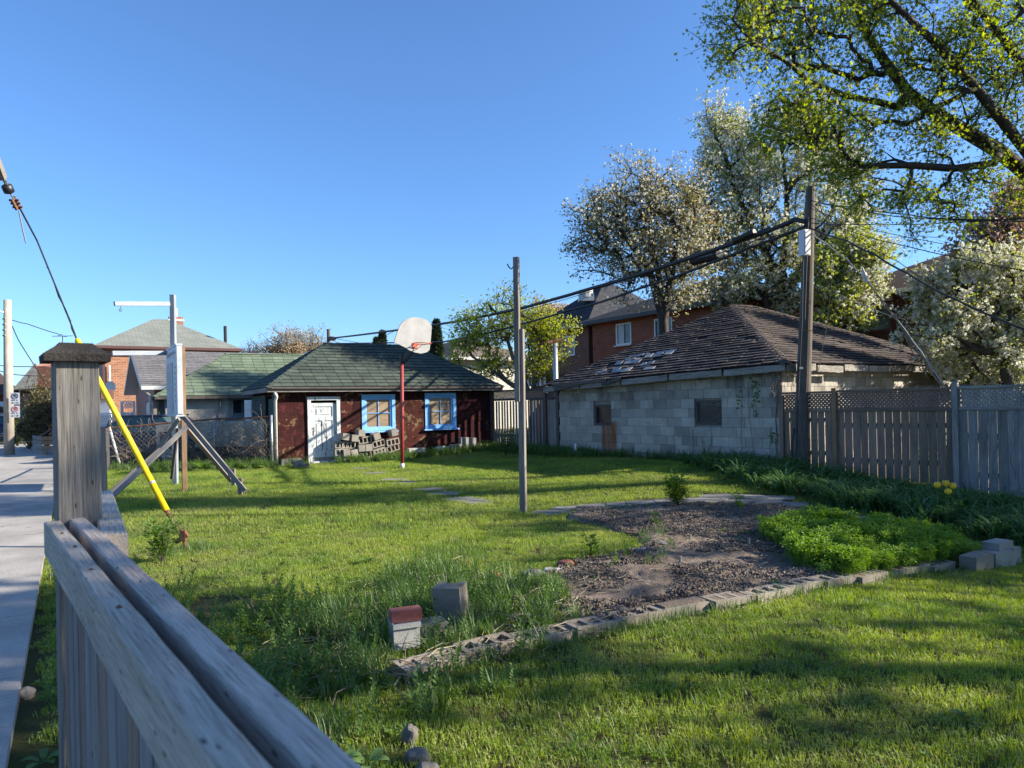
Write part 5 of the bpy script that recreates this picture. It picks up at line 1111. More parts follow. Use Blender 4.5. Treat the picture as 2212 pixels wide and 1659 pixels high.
pile = [(280, 350, 'c', 6, 'wide hollow block third row up at the left end, tilting left'), (590, 255, 'c', -5, 'oval-holed block at the top just left of the window'), (850, 320, 'c', -13, 'large square-holed tilted block under the first blue window'),
 (1120, 290, 'c', -9, 'three-holed block second from top at the right end'), (320, 600, 's', -5, 'pale small-holed block low at the left end'), (590, 545, 'c', -8, 'oval-holed block low in the middle of the pile'),
 (870, 465, 's', -14, 'pale thick-walled block low right of the middle'), (1120, 410, 'c', -15, 'square-holed block low at the right end'),
 (205, 190, 'e', 8, 'solid-ended block on top at the far left of the pile'), (385, 215, 'e', 8, 'block end second from left on top of the pile'), (510, 120, 'e', 5, 'topmost block end beside the blue window frame left side'), (800, 180, 'e', -15, 'tilted block end directly below the blue windowsill'),
 (1130, 110, 'e', -12, 'highest block end perched at the right of the pile'), (510, 405, 'e', -2, 'pinkish broken block end in the middle row'), (645, 395, 'e', -4, 'plain block end right of the pinkish broken one'), (230, 490, 'e', -2, 'block end second row from the bottom at far left'),
 (375, 495, 'e', -8, 'block end with triangular lit patch in the lower left'), (285, 690, 'e', 0, 'bottom left block end sunk in the grass'), (410, 665, 'e', -8, 'bottom row block end next to the small-holed block'), (560, 640, 'c', -6, 'bottom middle block mostly sunk in the grass'), (880, 545, 'c', -12, 'bottom right block half hidden by weeds'), (150, 480, 'c', -3, 'hollow block stacked against the door frame in the pile'), (150, 350, 'c', 4, 'hollow block against the door frame one row higher')]
pu = lambda x: spu(x)
for k, (zx, zy, kind, tilt, lab) in enumerate(pile):
    X_, Y_ = 720+zx/8.82, 921.7+zy/8.82; u = pu(X_); out = .32+random.uniform(-.03, .03); c = SW(u, 0, out); c = P(X_, Y_, c.y); tl = R(-tilt if True else 0)
    bx_ = sb_*math.cos(tl)+V(0, 0, 1)*math.sin(-tl)*-1 if False else (sb_*math.cos(R(tilt))-V(0, 0, 1)*math.sin(R(tilt))); bz_ = (V(0, 0, 1)*math.cos(R(tilt))+sb_*math.sin(R(tilt))); by_ = sa_*-1
    rz_ = random.uniform(-.06, .06)
    if kind in 'cs': X9, Y9, Z9 = bx_, bz_*-1, by_     # cores (mesh z) face the camera
    else: X9, Y9, Z9 = bx_, bz_, (by_+sb_*rz_)
    set_thing('concrete_block', BM3 if kind == 'c' else BMs if kind == 's' else BMsolid, rotm(c-(by_*.0), X9, X9.cross(Z9)*-1 if False else Y9, Z9), lab, 'block', 'loose concrete blocks stacked against the red shed')
pile2 = [(1465, 600, 90, 150, 'upright block end leftmost in the small stack by the fence'), (1550, 570, 80, 110, 'narrow block end second from left in the small stack'), (1690, 590, 260, 130, 'long plain block in the middle of the small stack'), (1900, 570, 150, 110, 'plain block at the right end of the small stack'),
 (1670, 460, 160, 130, 'rounded block on top at the left of the small stack'), (1780, 462, 62, 120, 'thin block end on top middle of the small stack'), (1852, 462, 75, 120, 'thin block end on top right of the small stack'), (1600, 690, 130, 110, 'bottom block in shaded weeds under the small stack')]
for zx, zy, w9, h9, lab in pile2:
    X_, Y_ = 806.5+zx/8.534, 898.6+zy/8.534; zz = SW(spu(X_), 0, .35).y; c = P(X_, Y_, zz); k = zz/F/8.534*1.0
    o = link('concrete_block', ucube(M_cinder), None, mw_axes(c, sb_, sa_*-1, V(0, 0, 1), (w9*k*1.05, .2, h9*k))); props(o, lab, 'block', 'small stack of blocks below the right shed window')
c = P(806.5+1300/8.534, 898.6+615/8.534, SW(spu(960), 0, .12).y); o = link('white_plank', ucube(M_white), None, mw_axes(c, sb_, sa_*-1, V(0, 0, 1), (.50, .04, .20))); props(o, 'short white painted plank leaning at the foot of the red shed', 'plank')
c = P(806.5+790/8.534, 898.6+640/8.534, SW(spu(900), 0, .5).y); o = link('stone_slab', ucube(M_cinderP), None, mw_axes(c, sb_, sa_*-1, V(0, 0, 1), (.52, .2, .16))); props(o, 'low pale slab in the weeds right of the red hoop pole', 'slab')
for k, (x, y, w9, h9, mm, lab) in enumerate(((1091, 1735, .55, .2, M_flag, 'tan slab lying left of the white shed door'), (1118, 1742, .2, .2, M_cinder, 'small grey block beside the tan slab at the shed door'), (1140, 1744, .22, .12, M_rock, 'dark stone near the white door sill'))):
    c = G(x/1.736, (y+8)/1.736); o = link('door_stone', ucube(mm), None, mw_axes(c+V(0, 0, h9/2-.03), (sb_+V(0, 0, .05*k)).normalized(), sa_*-1, V(0, 0, 1), (w9, .25, h9))); props(o, lab, 'stone')
# garden edging
EA, EB = G(858, 1455), G(2090, 1222); ed = (EB-EA).xy.to_3d().normalized(); en = V(-ed.y, ed.x); EL = (EB-EA).xy.length; nblk = int(EL/.405)
for i in range(nblk):
    s = .405*(i+.5); bend = .05*math.sin(i*.55)+.03*math.sin(i*1.7); c = EA+ed*s+en*bend; zz = float(gh(c.x, c.y)); rr = math.cos(i*.55)*.07+random.uniform(-.03, .03); X = (ed*math.cos(rr)+en*math.sin(rr)+V(0, 0, random.uniform(-.02, .02))).normalized(); Z = (V(0, 0, 1)+ed*random.uniform(-.03, .03)+en*random.uniform(-.04, .04)); Z = (Z-X*Z.dot(X)).normalized(); Y = Z.cross(X)
    o = link('edging_block', BME, None, rotm(V(c.x, c.y, zz-.038+random.uniform(-.014, .010)), X, Y, Z)); props(o, 'hollow edging block, %s from the near left end of the garden border' % ORD[min(i, 16)], 'edging block', 'hollow blocks edging the garden bed')
    f = MB(); f.box(V(c.x, c.y, zz-.02+random.uniform(0, .10)), (.36, .14, .06), (X, Y, Z)); f.build('core_fill', M_soil, o if False else None, origin=c) if False else None
    fo = link('core_fill', ucube(M_soil), o, mw_axes(V(c.x, c.y, zz-.008+random.uniform(-.01, .028)), X, Y, Z, (.37, .12, .09)))
for (x, y, w9, d9, h9, mm, lab, dz_) in ((2153, 1213, .30, .19, .15, M_cinder, 'pale block lying under the white capped one at bed corner', 0), (2156, 1197, .30, .16, .09, M_cinder, 'whitish flat block on top of the little stack at bed corner', .14), (2175, 1206, .19, .19, .16, M_cinder, 'grey block behind the whitish stack near the lilies', 0), (2110, 1222, .38, .15, .15, M_edge, 'last edging block beside the whitish stack, set upright', 0)):
    c = G(x, y+ (8 if dz_ == 0 else 20)); o = link('corner_block', ucube(mm), None, mw_axes(c+V(0, 0, h9/2+dz_), (ed+en*random.uniform(-.3, .2)).normalized(), V(-(ed+0*en).y, ed.x, 0), V(0, 0, 1), (w9, d9, h9))); props(o, lab, 'block')
# brick on a block, standing block, stones
bc_ = G(872, 1398); X = V(.93, .36, 0); Y = V(-.36, .93, 0)
mb = MB(); mb.box(bc_+V(0, .03, .085), (.17, .17, .17), (X, Y, V(0, 0, 1))); mb.box(bc_+V(0, .03, .155)-Y*.01, (.18, .18, .03), (X, Y, V(0, 0, 1))); fabricate('standing_block', 'pale small block standing in grass beneath the red brick', 'block', mb, M_cinderP, bc_)
mb = MB(); mb.box(bc_+V(.01, .03, .205), (.20, .10, .07), (X, Y, V(0, 0, 1))); fabricate('red_brick', 'weathered red brick resting on a small block in the tall grass', 'brick', mb, M_redbrick, bc_+V(0, 0, .17))
mb = MB(); c = bc_+V(.16, .12, .06); mb.box(c, (.2, .16, .14), (X, Y, V(0, 0, 1))); fabricate('mossy_stone', 'bluish flat stone just right of the red brick', 'stone', mb, M_flag, c)
sb2 = G(976, 1345); X = V(.95, -.25, .05).normalized(); Z = V(-.05, -.05, 1).normalized(); Y = Z.cross(X)
mb = MB(); hgt = .29
pr = [(-.095, -.07), (-.095, .07), (-.055, .07), (-.03, .045), (.03, .045), (.055, .07), (.095, .07), (.095, -.07)]
mb.prism([sb2+X*(q[0]*1.0)+Z*0+V(0, 0, -.02)+Y*q[1]*.0+V(0, 0, 0)+Y*q[1] for q in [(-.10, -.07), (.10, -.07), (.10, .10), (.06, .10), (.035, .055), (-.035, .055), (-.06, .10), (-.10, .10)]], Z*hgt); o = fabricate('broken_block', 'pale broken concrete block standing upright in the tall grass', 'block', mb, M_edge, sb2)
def rock(name, label, c, s, mat, seed=0, cat='stone'):
    import bmesh
    bm = bmesh.new(); bmesh.ops.create_icosphere(bm, subdivisions=3, radius=1); rr = random.Random(seed)
    from mathutils import noise as mn
    for v in bm.verts: d = 1+.28*mn.noise(v.co*1.3+V(seed*7.1, 0, 0))+.09*mn.noise(v.co*5+V(seed, 1, 0)); v.co = V(v.co.x*s[0], v.co.y*s[1], v.co.z*s[2])*d
    me = bpy.data.meshes.new(name); bm.to_mesh(me); bm.free(); me.materials.append(mat); o = link(name, me, None, Matrix.Translation(c)); props(o, label, cat); return o
rock('field_stone', 'dark rounded stone at the bottom edge of the lawn', G(903, 1640)+V(0, 0, .01), (.055, .05, .04), M_rock, 1); rock('field_stone', 'tall brownish stone behind the dark rounded one at the bottom edge', G(886, 1600)+V(0, 0, .02), (.04, .04, .055), M_rock, 2); rock('field_stone', 'lowest dark stone cut by the bottom picture edge', G(925, 1665), (.05, .05, .035), M_rock, 3)
rock('broken_stone', 'pale broken stone by the sidewalk edge near the picket fence', G(228, 1610)-V(0, 0, 0) if False else G(120, 1245), (.05, .05, .04), M_rock, 4)
rock('broken_stone', 'grey rubble piece beside the lower pickets', G(55, 1500), (.045, .05, .035), M_rock, 9)
for k, (x, y, s, mm, lab) in enumerate(((1222, 1222, .07, M_redbrick, 'purplish brick chunk at the soil bed edge'), (1150, 1245, .09, M_flag, 'flat pale stone along the bed border near the tall grass'), (1065, 1250, .08, M_redbrick, 'reddish stone at the left of the bed border'), (1270, 1268, .06, M_rock, 'dark root-like lump on the soil'), (1195, 1240, .08, M_cinderP, 'tan stone between the flat stone and the brick chunk'), (1390, 1195, .07, M_cinderP, 'small pale stone in the bed among weeds'), (1425, 1180, .08, M_flag, 'flat stone half buried inside the bed'))):
    rock('border_stone', lab, G(x, y)+V(0, 0, .02), (s*1.2, s*.8, s*.5), mm, 20+k)
for k, (x, y, h9, lab) in enumerate(((1469, 1222, .09, 'short wooden stake nearest the front of the bed'), (1543, 1180, .06, 'small wooden stake in the middle of the bed'), (1617, 1185, .11, 'square wooden stake standing right of the middle of the bed'), (1660, 1152, .08, 'thin stake near the parsley patch'), (1490, 1172, .09, 'stake left of the middle among weeds'))):
    c = G(x, y); mb = MB(); mb.tube([c+V(0, 0, -.03), c+V(.005, 0, h9)], [.014, .013], 7); fabricate('wooden_stake', lab, 'stake', mb, W_tan, c)
# flagstones
pth = thing('garden_path', None, None, G(1400, 1085)); pth['kind'] = 'structure'
def flag(x, y, s, k):
    c = G(x, y); n = 6; rr = random.Random(k); pts = [c+V(math.cos(i*2*math.pi/n+.3)*s*rr.uniform(.8, 1.1), math.sin(i*2*math.pi/n+.3)*s*.72*rr.uniform(.8, 1.1), -.012) for i in range(n)]; mb = MB(); mb.prism(pts, V(0, 0, .02)); mb.build('flagstone', M_flag, pth)
fl = [(1190, 1107, .34), (1240, 1098, .36), (1295, 1093, .36), (1350, 1089, .36), (1405, 1085, .38), (1455, 1083, .36), (1520, 1080, .40), (1580, 1083, .42), (1640, 1082, .42), (1700, 1090, .40), (1640, 1094, .36), (1760, 1105, .42), (1820, 1120, .42), (1880, 1132, .40), (1940, 1143, .42), (1990, 1158, .40), (2040, 1170, .36), (1560, 1072, .40), (1610, 1073, .4), (1670, 1076, .4)]
for k, (x, y, s) in enumerate(fl): flag(x, y, s, k)
for k, (x, y, s) in enumerate(((850, 1036, .35), (878, 1042, .33), (930, 1057, .34), (960, 1066, .34), (1000, 1078, .36), (1030, 1084, .33), (778, 1012, .35), (812, 1022, .33))): flag(x, y, s, 50+k)

wq = onground(W1(g1u(1262), 0, .35).xy); mb = MB(); mb.tube([wq, wq+V(0, 0, .10), wq+V(0, 0, .2), wq+V(0, 0, .24), wq+V(0, 0, .29), wq+V(0, 0, .33)], [.075, .055, .04, .022, .035, .01], 10); fabricate('garden_statuette', 'small white statuette standing at the foot of the garage wall', 'statuette', mb, M_white, wq, smooth=True)
# ================================================================ soil bed
bedD = [(1215, 1330), (1300, 1372), (1390, 1330), (1500, 1305), (1620, 1290), (1720, 1272), (1850, 1246), (1960, 1226), (2090, 1206), (2120, 1190), (2060, 1165), (1960, 1142), (1850, 1122), (1740, 1104), (1640, 1094), (1540, 1090), (1430, 1090), (1330, 1098), (1235, 1107), (1220, 1116), (1290, 1135), (1385, 1165), (1400, 1185), (1330, 1200), (1260, 1212), (1200, 1235), (1165, 1262), (1180, 1300)]
BED = [tuple(G(*q).xy) for q in bedD]
bx0, bx1 = min(p[0] for p in BED)-.1, max(p[0] for p in BED)+.1; by0, by1 = min(p[1] for p in BED)-.1, max(p[1] for p in BED)+.1
st = .028; xs = np.arange(bx0, bx1, st); ys = np.arange(by0, by1, st); SX, SY = np.meshgrid(xs, ys); ins = inpoly(SX, SY, BED)
def vnoise(x, y, f, seed=0):
    x = x*f+seed*17.3; y = y*f+seed*5.1; xi = np.floor(x).astype(int); yi = np.floor(y).astype(int); fx = x-xi; fy = y-yi; fx = fx*fx*(3-2*fx); fy = fy*fy*(3-2*fy)
    h = lambda a, b: ((np.sin(a*127.1+b*311.7+seed)*43758.5453) % 1.0)
    return (h(xi, yi)*(1-fx)+h(xi+1, yi)*fx)*(1-fy)+(h(xi, yi+1)*(1-fx)+h(xi+1, yi+1)*fx)*fy
edge = sm((vnoise(SX, SY, 3, 2)-.1)*3)
hz_ = gh(SX, SY)+.012+.045*vnoise(SX, SY, 1.6, 1)+.035*vnoise(SX, SY, 5, 3)+.028*vnoise(SX, SY, 14, 4)**1.5+.012*vnoise(SX, SY, 30, 5)
soft = ins.astype(float)
for _ in range(16): soft = (soft+np.roll(soft, 1, 0)+np.roll(soft, -1, 0)+np.roll(soft, 1, 1)+np.roll(soft, -1, 1))/5
hz_ = gh(SX, SY)-.025+(hz_-.035-gh(SX, SY)+.025)*sm((soft-.45)/.5)
nx_, ny_ = len(xs), len(ys); idx = np.arange(nx_*ny_).reshape(ny_, nx_); keep = (ins[:-1, :-1] | ins[1:, 1:] | ins[1:, :-1] | ins[:-1, 1:]); fc = np.stack([idx[:-1, :-1], idx[:-1, 1:], idx[1:, 1:], idx[1:, :-1]], -1)[keep]
o = link('garden_soil', raw_mesh('garden_soil', np.stack([SX, SY, hz_], -1).reshape(-1, 3), fc, [M_soil], smooth=True)); props(o, kind='structure')
# ================================================================ scatter machinery (for uncountable ground cover)
def template(build, mats):
    mb = MB(); build(mb); return raw_mesh('tuft', mb.v, mb.f, mats, mb.mi, uvs=False)
def instancer(name, metas, pts, rot, scl, vid, kind='stuff', label=None):
    col = bpy.data.collections.new('kinds_of_'+name)
    for i, me in enumerate(metas): ob = bpy.data.objects.new('%s_%02d' % (name, i), me); col.objects.link(ob)
    me = bpy.data.meshes.new(name); me.vertices.add(len(pts)); me.vertices.foreach_set('co', np.asarray(pts, np.float32).ravel())
    for nm, ty, arr, key in (('rot', 'FLOAT_VECTOR', rot, 'vector'), ('scl', 'FLOAT_VECTOR', scl, 'vector'), ('vid', 'INT', vid, 'value')):
        at = me.attributes.new(nm, ty, 'POINT'); at.data.foreach_set(key, np.asarray(arr, np.int32 if ty == 'INT' else np.float32).ravel())
    o = link(name, me); ng = bpy.data.node_groups.new(name, 'GeometryNodeTree')
    ng.interface.new_socket('Geometry', in_out='INPUT', socket_type='NodeSocketGeometry'); ng.interface.new_socket('Geometry', in_out='OUTPUT', socket_type='NodeSocketGeometry')
    n = ng.nodes; gi = n.new('NodeGroupInput'); go_ = n.new('NodeGroupOutput'); ip = n.new('GeometryNodeInstanceOnPoints'); ci = n.new('GeometryNodeCollectionInfo')
    ci.inputs['Collection'].default_value = col; ci.inputs['Separate Children'].default_value = True; ci.inputs['Reset Children'].default_value = True; ip.inputs['Pick Instance'].default_value = True
    L = ng.links; L.new(gi.outputs[0], ip.inputs['Points']); L.new(ci.outputs[0], ip.inputs['Instance']); L.new(ip.outputs[0], go_.inputs[0])
    for nm, ty, sock in (('rot', 'FLOAT_VECTOR', 'Rotation'), ('scl', 'FLOAT_VECTOR', 'Scale'), ('vid', 'INT', 'Instance Index')):
        na_ = n.new('GeometryNodeInputNamedAttribute'); na_.data_type = ty; na_.inputs[0].default_value = nm; L.new(na_.outputs[0], ip.inputs[sock])
    m = o.modifiers.new(name, 'NODES'); m.node_group = ng; props(o, label, None, None, kind); return o
def blade(mb, b, az, L, wd, lean, droop, segs=3, fold=0):
    c, s = math.cos(az), math.sin(az); p = Vector(b); pts = []; th = lean; sx, sy = -s*wd/2, c*wd/2
    for i in range(segs+1):
        t = i/segs; k = (1-t**2.2) if i < segs else 0.02
        k = min(1, .55+t*2)*k; pts += [(p.x-sx*k, p.y-sy*k, p.z), (p.x+sx*k, p.y+sy*k, p.z)]
        th = lean+droop*(t+.5/segs)**1.4; d = L/segs; p = p+V(c*math.sin(th), s*math.sin(th), math.cos(th))*d
    mb.add(pts, [(2*i, 2*i+1, 2*i+3, 2*i+2) for i in range(segs)])
def leaf(mb, b, d, n, L, wd, cup=.15):
    d = d.normalized(); s = d.cross(n).normalized(); n2 = s.cross(d); b = Vector(b)
    mb.add([b, b+d*L*.45+s*wd/2+n2*cup*wd, b+d*L*.45-n2*0, b+d*L*.45-s*wd/2+n2*cup*wd, b+d*L-n2*cup*L*.6], [(0, 1, 2), (0, 2, 3), (1, 4, 2), (2, 4, 3)])
ru = random.uniform
SHADE = [("garden_tree", "leafy tree in the next garden outside the right picture edge", 12.5, -0.9, 9.5, 2.2, 7000, 81), ("garden_tree", "sparse young tree beyond the fence outside the right picture edge", 15.5, 4.2, 7.5, 2.6, 800, 84), ("garden_tree", "leafy tree beyond the fence outside the right picture edge", 20, 8.5, 9.0, 3.0, 6500, 82), ("garden_tree", "leafy tree far right of the lawn outside the picture", 17, -2.5, 8.0, 2.8, 5200, 83)]  # unseen trees, added only to cast shade and dapple into the yard
G_lawn = leafmat('lawn blades', [(.20, .30, .022), (.26, .37, .030), (.165, .265, .020), (.31, .40, .040), (.36, .38, .08)], .45, patch=((.10, .20, .014), .9))
G_tall = leafmat('tall grass', [(.060, .130, .022), (.085, .170, .030), (.11, .19, .040), (.05, .105, .02)], .45)
G_lily = leafmat('daylily leaves', [(.045, .11, .025), (.075, .165, .04), (.12, .22, .06)], .35)
G_weed = leafmat('weed leaves', [(.085, .160, .025), (.12, .21, .035), (.065, .13, .022)], .45)
G_pars = leafmat('parsley leaves', [(.13, .25, .015), (.20, .34, .022), (.10, .20, .015)], .45)
G_dry = leafmat('dry stalks', [(.30, .25, .15), (.22, .18, .11), (.38, .33, .22)], .2)
G_daisy = leafmat('dandelion yellow', [(.75, .48, .01), (.8, .55, .02)], .3)
G_broad = leafmat('broad pale leaves', [(.15, .25, .06), (.19, .30, .08)], .45)
TS = .16
def turf(dens, hmin, hmax, lean=.5, dry=.015, clover=0.05):
    def f(mb):
        for _ in range(dens):
            mb.m = 1 if random.random() < dry else 0; h = ru(hmin, hmax); b = (ru(-TS/2, TS/2)*1.15, ru(-TS/2, TS/2)*1.15, -.005)
            if random.random() < clover: a = ru(0, 6.3); mb.m = 0; leaf(mb, (b[0], b[1], hmin*.6), V(math.cos(a), math.sin(a), .3), V(0, 0, 1), .018, .016)
            else: blade(mb, b, ru(0, 6.3), h, ru(.0025, .0045), ru(0, lean), ru(.1, .9), 2)
    return f
near_t = [template(turf(260, .018, .046, dry=.05, clover=.09), [G_lawn, G_dry]) for _ in range(7)]
far_t = [template(turf(90, .03, .06, dry=.01), [G_lawn, G_dry]) for _ in range(5)]
EDGEP = [EA-ed*.1-en*.13, EB+ed*.9-en*.13, EB+ed*.9+en*.13, EA-ed*.1+en*.13]
YARD = [(.55, -.6), (17.3, -.6), (5.45, 14.4), (1.3, 19.8), (.2, 22.6), (-.7, 22.8), (-6.5, 19.5), (-11.4, 19.2), (-9, 13.2), (-1.2, 1.95)]
flags_xy = [(tuple(G(x, y).xy), s*.8) for (x, y, s) in fl]+[(tuple(G(x, y).xy), .24) for (x, y, s) in ((850, 1036, .35), (878, 1042, .33), (930, 1057, .34), (960, 1066, .34), (1000, 1078, .36), (1030, 1084, .33), (778, 1012, .35), (812, 1022, .33))]
def in_view(x, y, m=1.3): return (y > .3) & (np.abs(x) < .80*y+m)
TALLD = [(600, 1420), (660, 1350), (760, 1300), (850, 1245), (930, 1215), (1010, 1240), (1120, 1262), (1210, 1262), (1250, 1330), (1300, 1355), (1230, 1395), (1130, 1425), (1000, 1455), (860, 1490), (720, 1510), (640, 1480)]
TALL = [tuple(G(*q).xy) for q in TALLD]
xs = np.arange(-12, 14.5, TS); ys = np.arange(-.6, 23, TS); X, Y = np.meshgrid(xs, ys); X = X+rng.uniform(-.05, .05, X.shape); Y = Y+rng.uniform(-.05, .05, Y.shape); X = X.ravel(); Y = Y.ravel()
k = inpoly(X, Y, YARD) & in_view(X, Y) & ~inpoly(X, Y, BED) & ~inpoly(X, Y, [(p.x, p.y) for p in EDGEP])
for (c, s_) in flags_xy: k &= ((X-c[0])**2+(Y-c[1])**2) > s_**2*.8
dirt = vnoise(X, Y, .9, 8)
pd = G(440, 1320); k &= ~(((X-pd.x)**2/.25+(Y-pd.y)**2/.16 < 1) & (rng.random(X.shape) < .85))
X, Y = X[k], Y[k]; Z = gh(X, Y)-.004
n = len(X); nearm = Y < 9.0
hv = .72+.55*vnoise(X, Y, 1.7, 5)+.35*vnoise(X, Y, .5, 9)-.15+rng.uniform(-.12, .12, n)
vid = np.where(nearm, rng.integers(0, 7, n), 0); 
for nm, msk, mets in (('lawn_grass', nearm, near_t), ('lawn_grass', ~nearm, far_t)):
    m = msk; c = m.sum(); wsc = 1.0
    instancer(nm, mets, np.stack([X[m], Y[m], Z[m]], 1), np.stack([np.zeros(c), np.zeros(c), rng.uniform(0, 6.28, c)], 1), np.stack([np.full(c, 1.05), np.full(c, 1.05), hv[m]], 1), rng.integers(0, len(mets), c))
m = (rng.random(n) < .018) & (vnoise(X, Y, 1.1, 31) > .4); LW = (X[m], Y[m])
# ---- tall grass, weeds
def tallclump(L0, L1, n=22, r=.05, w=(.005, .010), dry=.03, dr=(.3, 1.3)):
    def f(mb):
        for _ in range(n):
            mb.m = 1 if random.random() < dry else 0; a = ru(0, 6.3); rr = r*math.sqrt(random.random()); blade(mb, (math.cos(a)*rr, math.sin(a)*rr, -.01), ru(0, 6.3), ru(L0, L1), ru(*w), ru(0, .35), ru(*dr), 5)
    return f
def weedclump(nst=3, h0=.12, h1=.28, ll=.06, lw=.022):
    def f(mb):
        for _ in range(nst):
            p = V(ru(-.05, .05), ru(-.05, .05), -.01); hh = ru(h0, h1); lean = V(ru(-.3, .3), ru(-.3, .3), 1).normalized(); mb.m = 0
            mb.bar(p, p+lean*hh, .003, .003); k = int(hh/.022)
            for i in range(2, k+1):
                a = i*2.4; t = i/k
                for sg in (0, math.pi): 
                    d = V(math.cos(a+sg), math.sin(a+sg), .45+.5*t); leaf(mb, p+lean*hh*t, d, V(0, 0, 1), ll*(1.1-.5*t)*ru(.8, 1.1), lw*(1.1-.4*t))
    return f
def rosette(n=9, ll=.10, lw=.03, m=0):
    def f(mb):
        for i in range(n): a = i*2.4; leaf(mb, (0, 0, 0), V(math.cos(a), math.sin(a), ru(.2, .9)), V(0, 0, 1), ll*ru(.6, 1.1), lw*ru(.8, 1.1))
    return f
def parsley(mb):
    for _ in range(16):
        p = V(ru(-.06, .06), ru(-.06, .06), 0); q = p+V(ru(-.06, .06), ru(-.06, .06), ru(.09, .20)); mb.bar(p, q, .002, .002)
        for _ in range(15): d = V(ru(-1, 1), ru(-1, 1), ru(-.1, .7)); leaf(mb, q+d*.018+V(0, 0, ru(-.03, .01)), d, V(ru(-.4, .4), ru(-.4, .4), 1), ru(.014, .026), ru(.012, .022), .3)
tall_v = [template(tallclump(.14, .36), [G_tall, G_dry]) for _ in range(5)]+[template(tallclump(.10, .2, 26), [G_tall, G_dry]) for _ in range(2)]
weed_v = [template(weedclump(), [G_weed]) for _ in range(4)]+[template(rosette(), [G_weed]) for _ in range(2)]
short_v = [template(tallclump(.07, .15, 20, .05, (.003, .006)), [G_tall, G_dry]) for _ in range(4)]+[template(rosette(8, .06, .022), [G_weed]) for _ in range(2)]
def polyscatter(poly, dens, fn=None):
    xs_ = [p[0] for p in poly]; ys_ = [p[1] for p in poly]; A = (max(xs_)-min(xs_))*(max(ys_)-min(ys_)); n = int(A*dens); x = rng.uniform(min(xs_), max(xs_), n); y = rng.uniform(min(ys_), max(ys_), n); m = inpoly(x, y, poly); x, y = x[m], y[m]
    if fn is not None: m = fn(x, y); x, y = x[m], y[m]
    return x, y
def scat(name, label, metas, x, y, s0, s1, zadd=0, zf=None, tilt=.12):
    n = len(x)
    if n == 0: return
    z = (gh(x, y) if zf is None else zf(x, y))+zadd; s = rng.uniform(s0, s1, n)
    return instancer(name, metas, np.stack([x, y, z], 1), np.stack([rng.uniform(-tilt, tilt, n), rng.uniform(-tilt, tilt, n), rng.uniform(0, 6.28, n)], 1), np.stack([s, s, s], 1), rng.integers(0, len(metas), n), label=label)
scat('lawn_weeds', 'flat clover and plantain rosettes dotted through the lawn', [template(rosette(9, .055, .026), [G_weed]) for _ in range(2)]+[template(tallclump(.05, .10, 14, .05, (.003, .006)), [G_tall, G_dry])], LW[0], LW[1], .6, 1.2, .012)
notedge = lambda x, y: ~inpoly(x, y, [(p.x, p.y) for p in EDGEP])
def clear(x, y, lst):
    m = np.ones(len(x), bool)
    for (c, r_) in lst: m &= (x-c[0])**2+(y-c[1])**2 > r_*r_
    return m
keepout = [(bc_, .13), (sb2, .12), (sb2+V(-.05, -.25, 0), .13), (bc_+V(.02, -.22, 0), .14), (bc_+V(.02, -.38, 0), .10)]
x, y = polyscatter(TALL, 120, lambda x, y: notedge(x, y) & clear(x, y, keepout) & (vnoise(x, y, 2.2, 3) > .2)); scat('tall_grass', 'tall green grass clumps in the corner of the garden bed', tall_v, x, y, .45, .95)
x, y = polyscatter(TALL, 45, lambda x, y: notedge(x, y) & clear(x, y, keepout)); scat('broad_weeds', 'leafy weeds among the tall grass', weed_v, x, y, .6, 1.1)
leafy = [tuple(G(*q).xy) for q in ((420, 1290), (520, 1330), (640, 1300), (700, 1310), (640, 1400), (700, 1490), (640, 1560), (520, 1500), (440, 1390))]
x, y = polyscatter(leafy, 75); scat('broad_weeds', 'leafy milkweed-like weeds beside the near rail', weed_v, x, y, .6, 1.15)
strip = [tuple(G(*q).xy) for q in ((330, 1240), (400, 1260), (470, 1390), (560, 1420), (640, 1545), (720, 1560), (860, 1490), (1120, 1440), (1120, 1500), (900, 1560), (780, 1659), (640, 1659), (520, 1560), (400, 1400), (300, 1290))]
x, y = polyscatter(strip, 45, lambda x, y: vnoise(x, y, 2.5, 6) > .3); scat('fence_side_weeds', 'grass and leafy weeds growing along the near picket fence', tall_v[5:]+weed_v+short_v, x, y, .6, 1.1)
# along edging lawn side, bed front, around posts and walls
pts = []
for t in np.arange(0, EL+.6, .045): pts.append(EA+ed*t-en*(.12+abs(rng.normal(0, .03))));
for c, r_, n_ in ((cl, .12, 8), (hb_, .2, 12), (G(403, 1187), .3, 30), (fp, .3, 30), (rp, .25, 16), (G(530, 1062), .3, 20), (G(350, 1200), .4, 40), (G(540, 1000), .5, 30)):
    for _ in range(n_): a = ru(0, 6.3); q = r_*math.sqrt(random.random()); pts.append(V(c[0]+math.cos(a)*q, c[1]+math.sin(a)*q))
P_ = np.array([[p.x, p.y] for p in pts]); scat('edge_tufts', 'short untrimmed tufts along block edging and posts', short_v, P_[:, 0], P_[:, 1], .55, 1.05)
def linescatter(a, b, n, w): t = rng.random(n); return a.x+(b.x-a.x)*t+rng.normal(0, w, n), a.y+(b.y-a.y)*t+rng.normal(0, w, n)
xx, yy = [], []
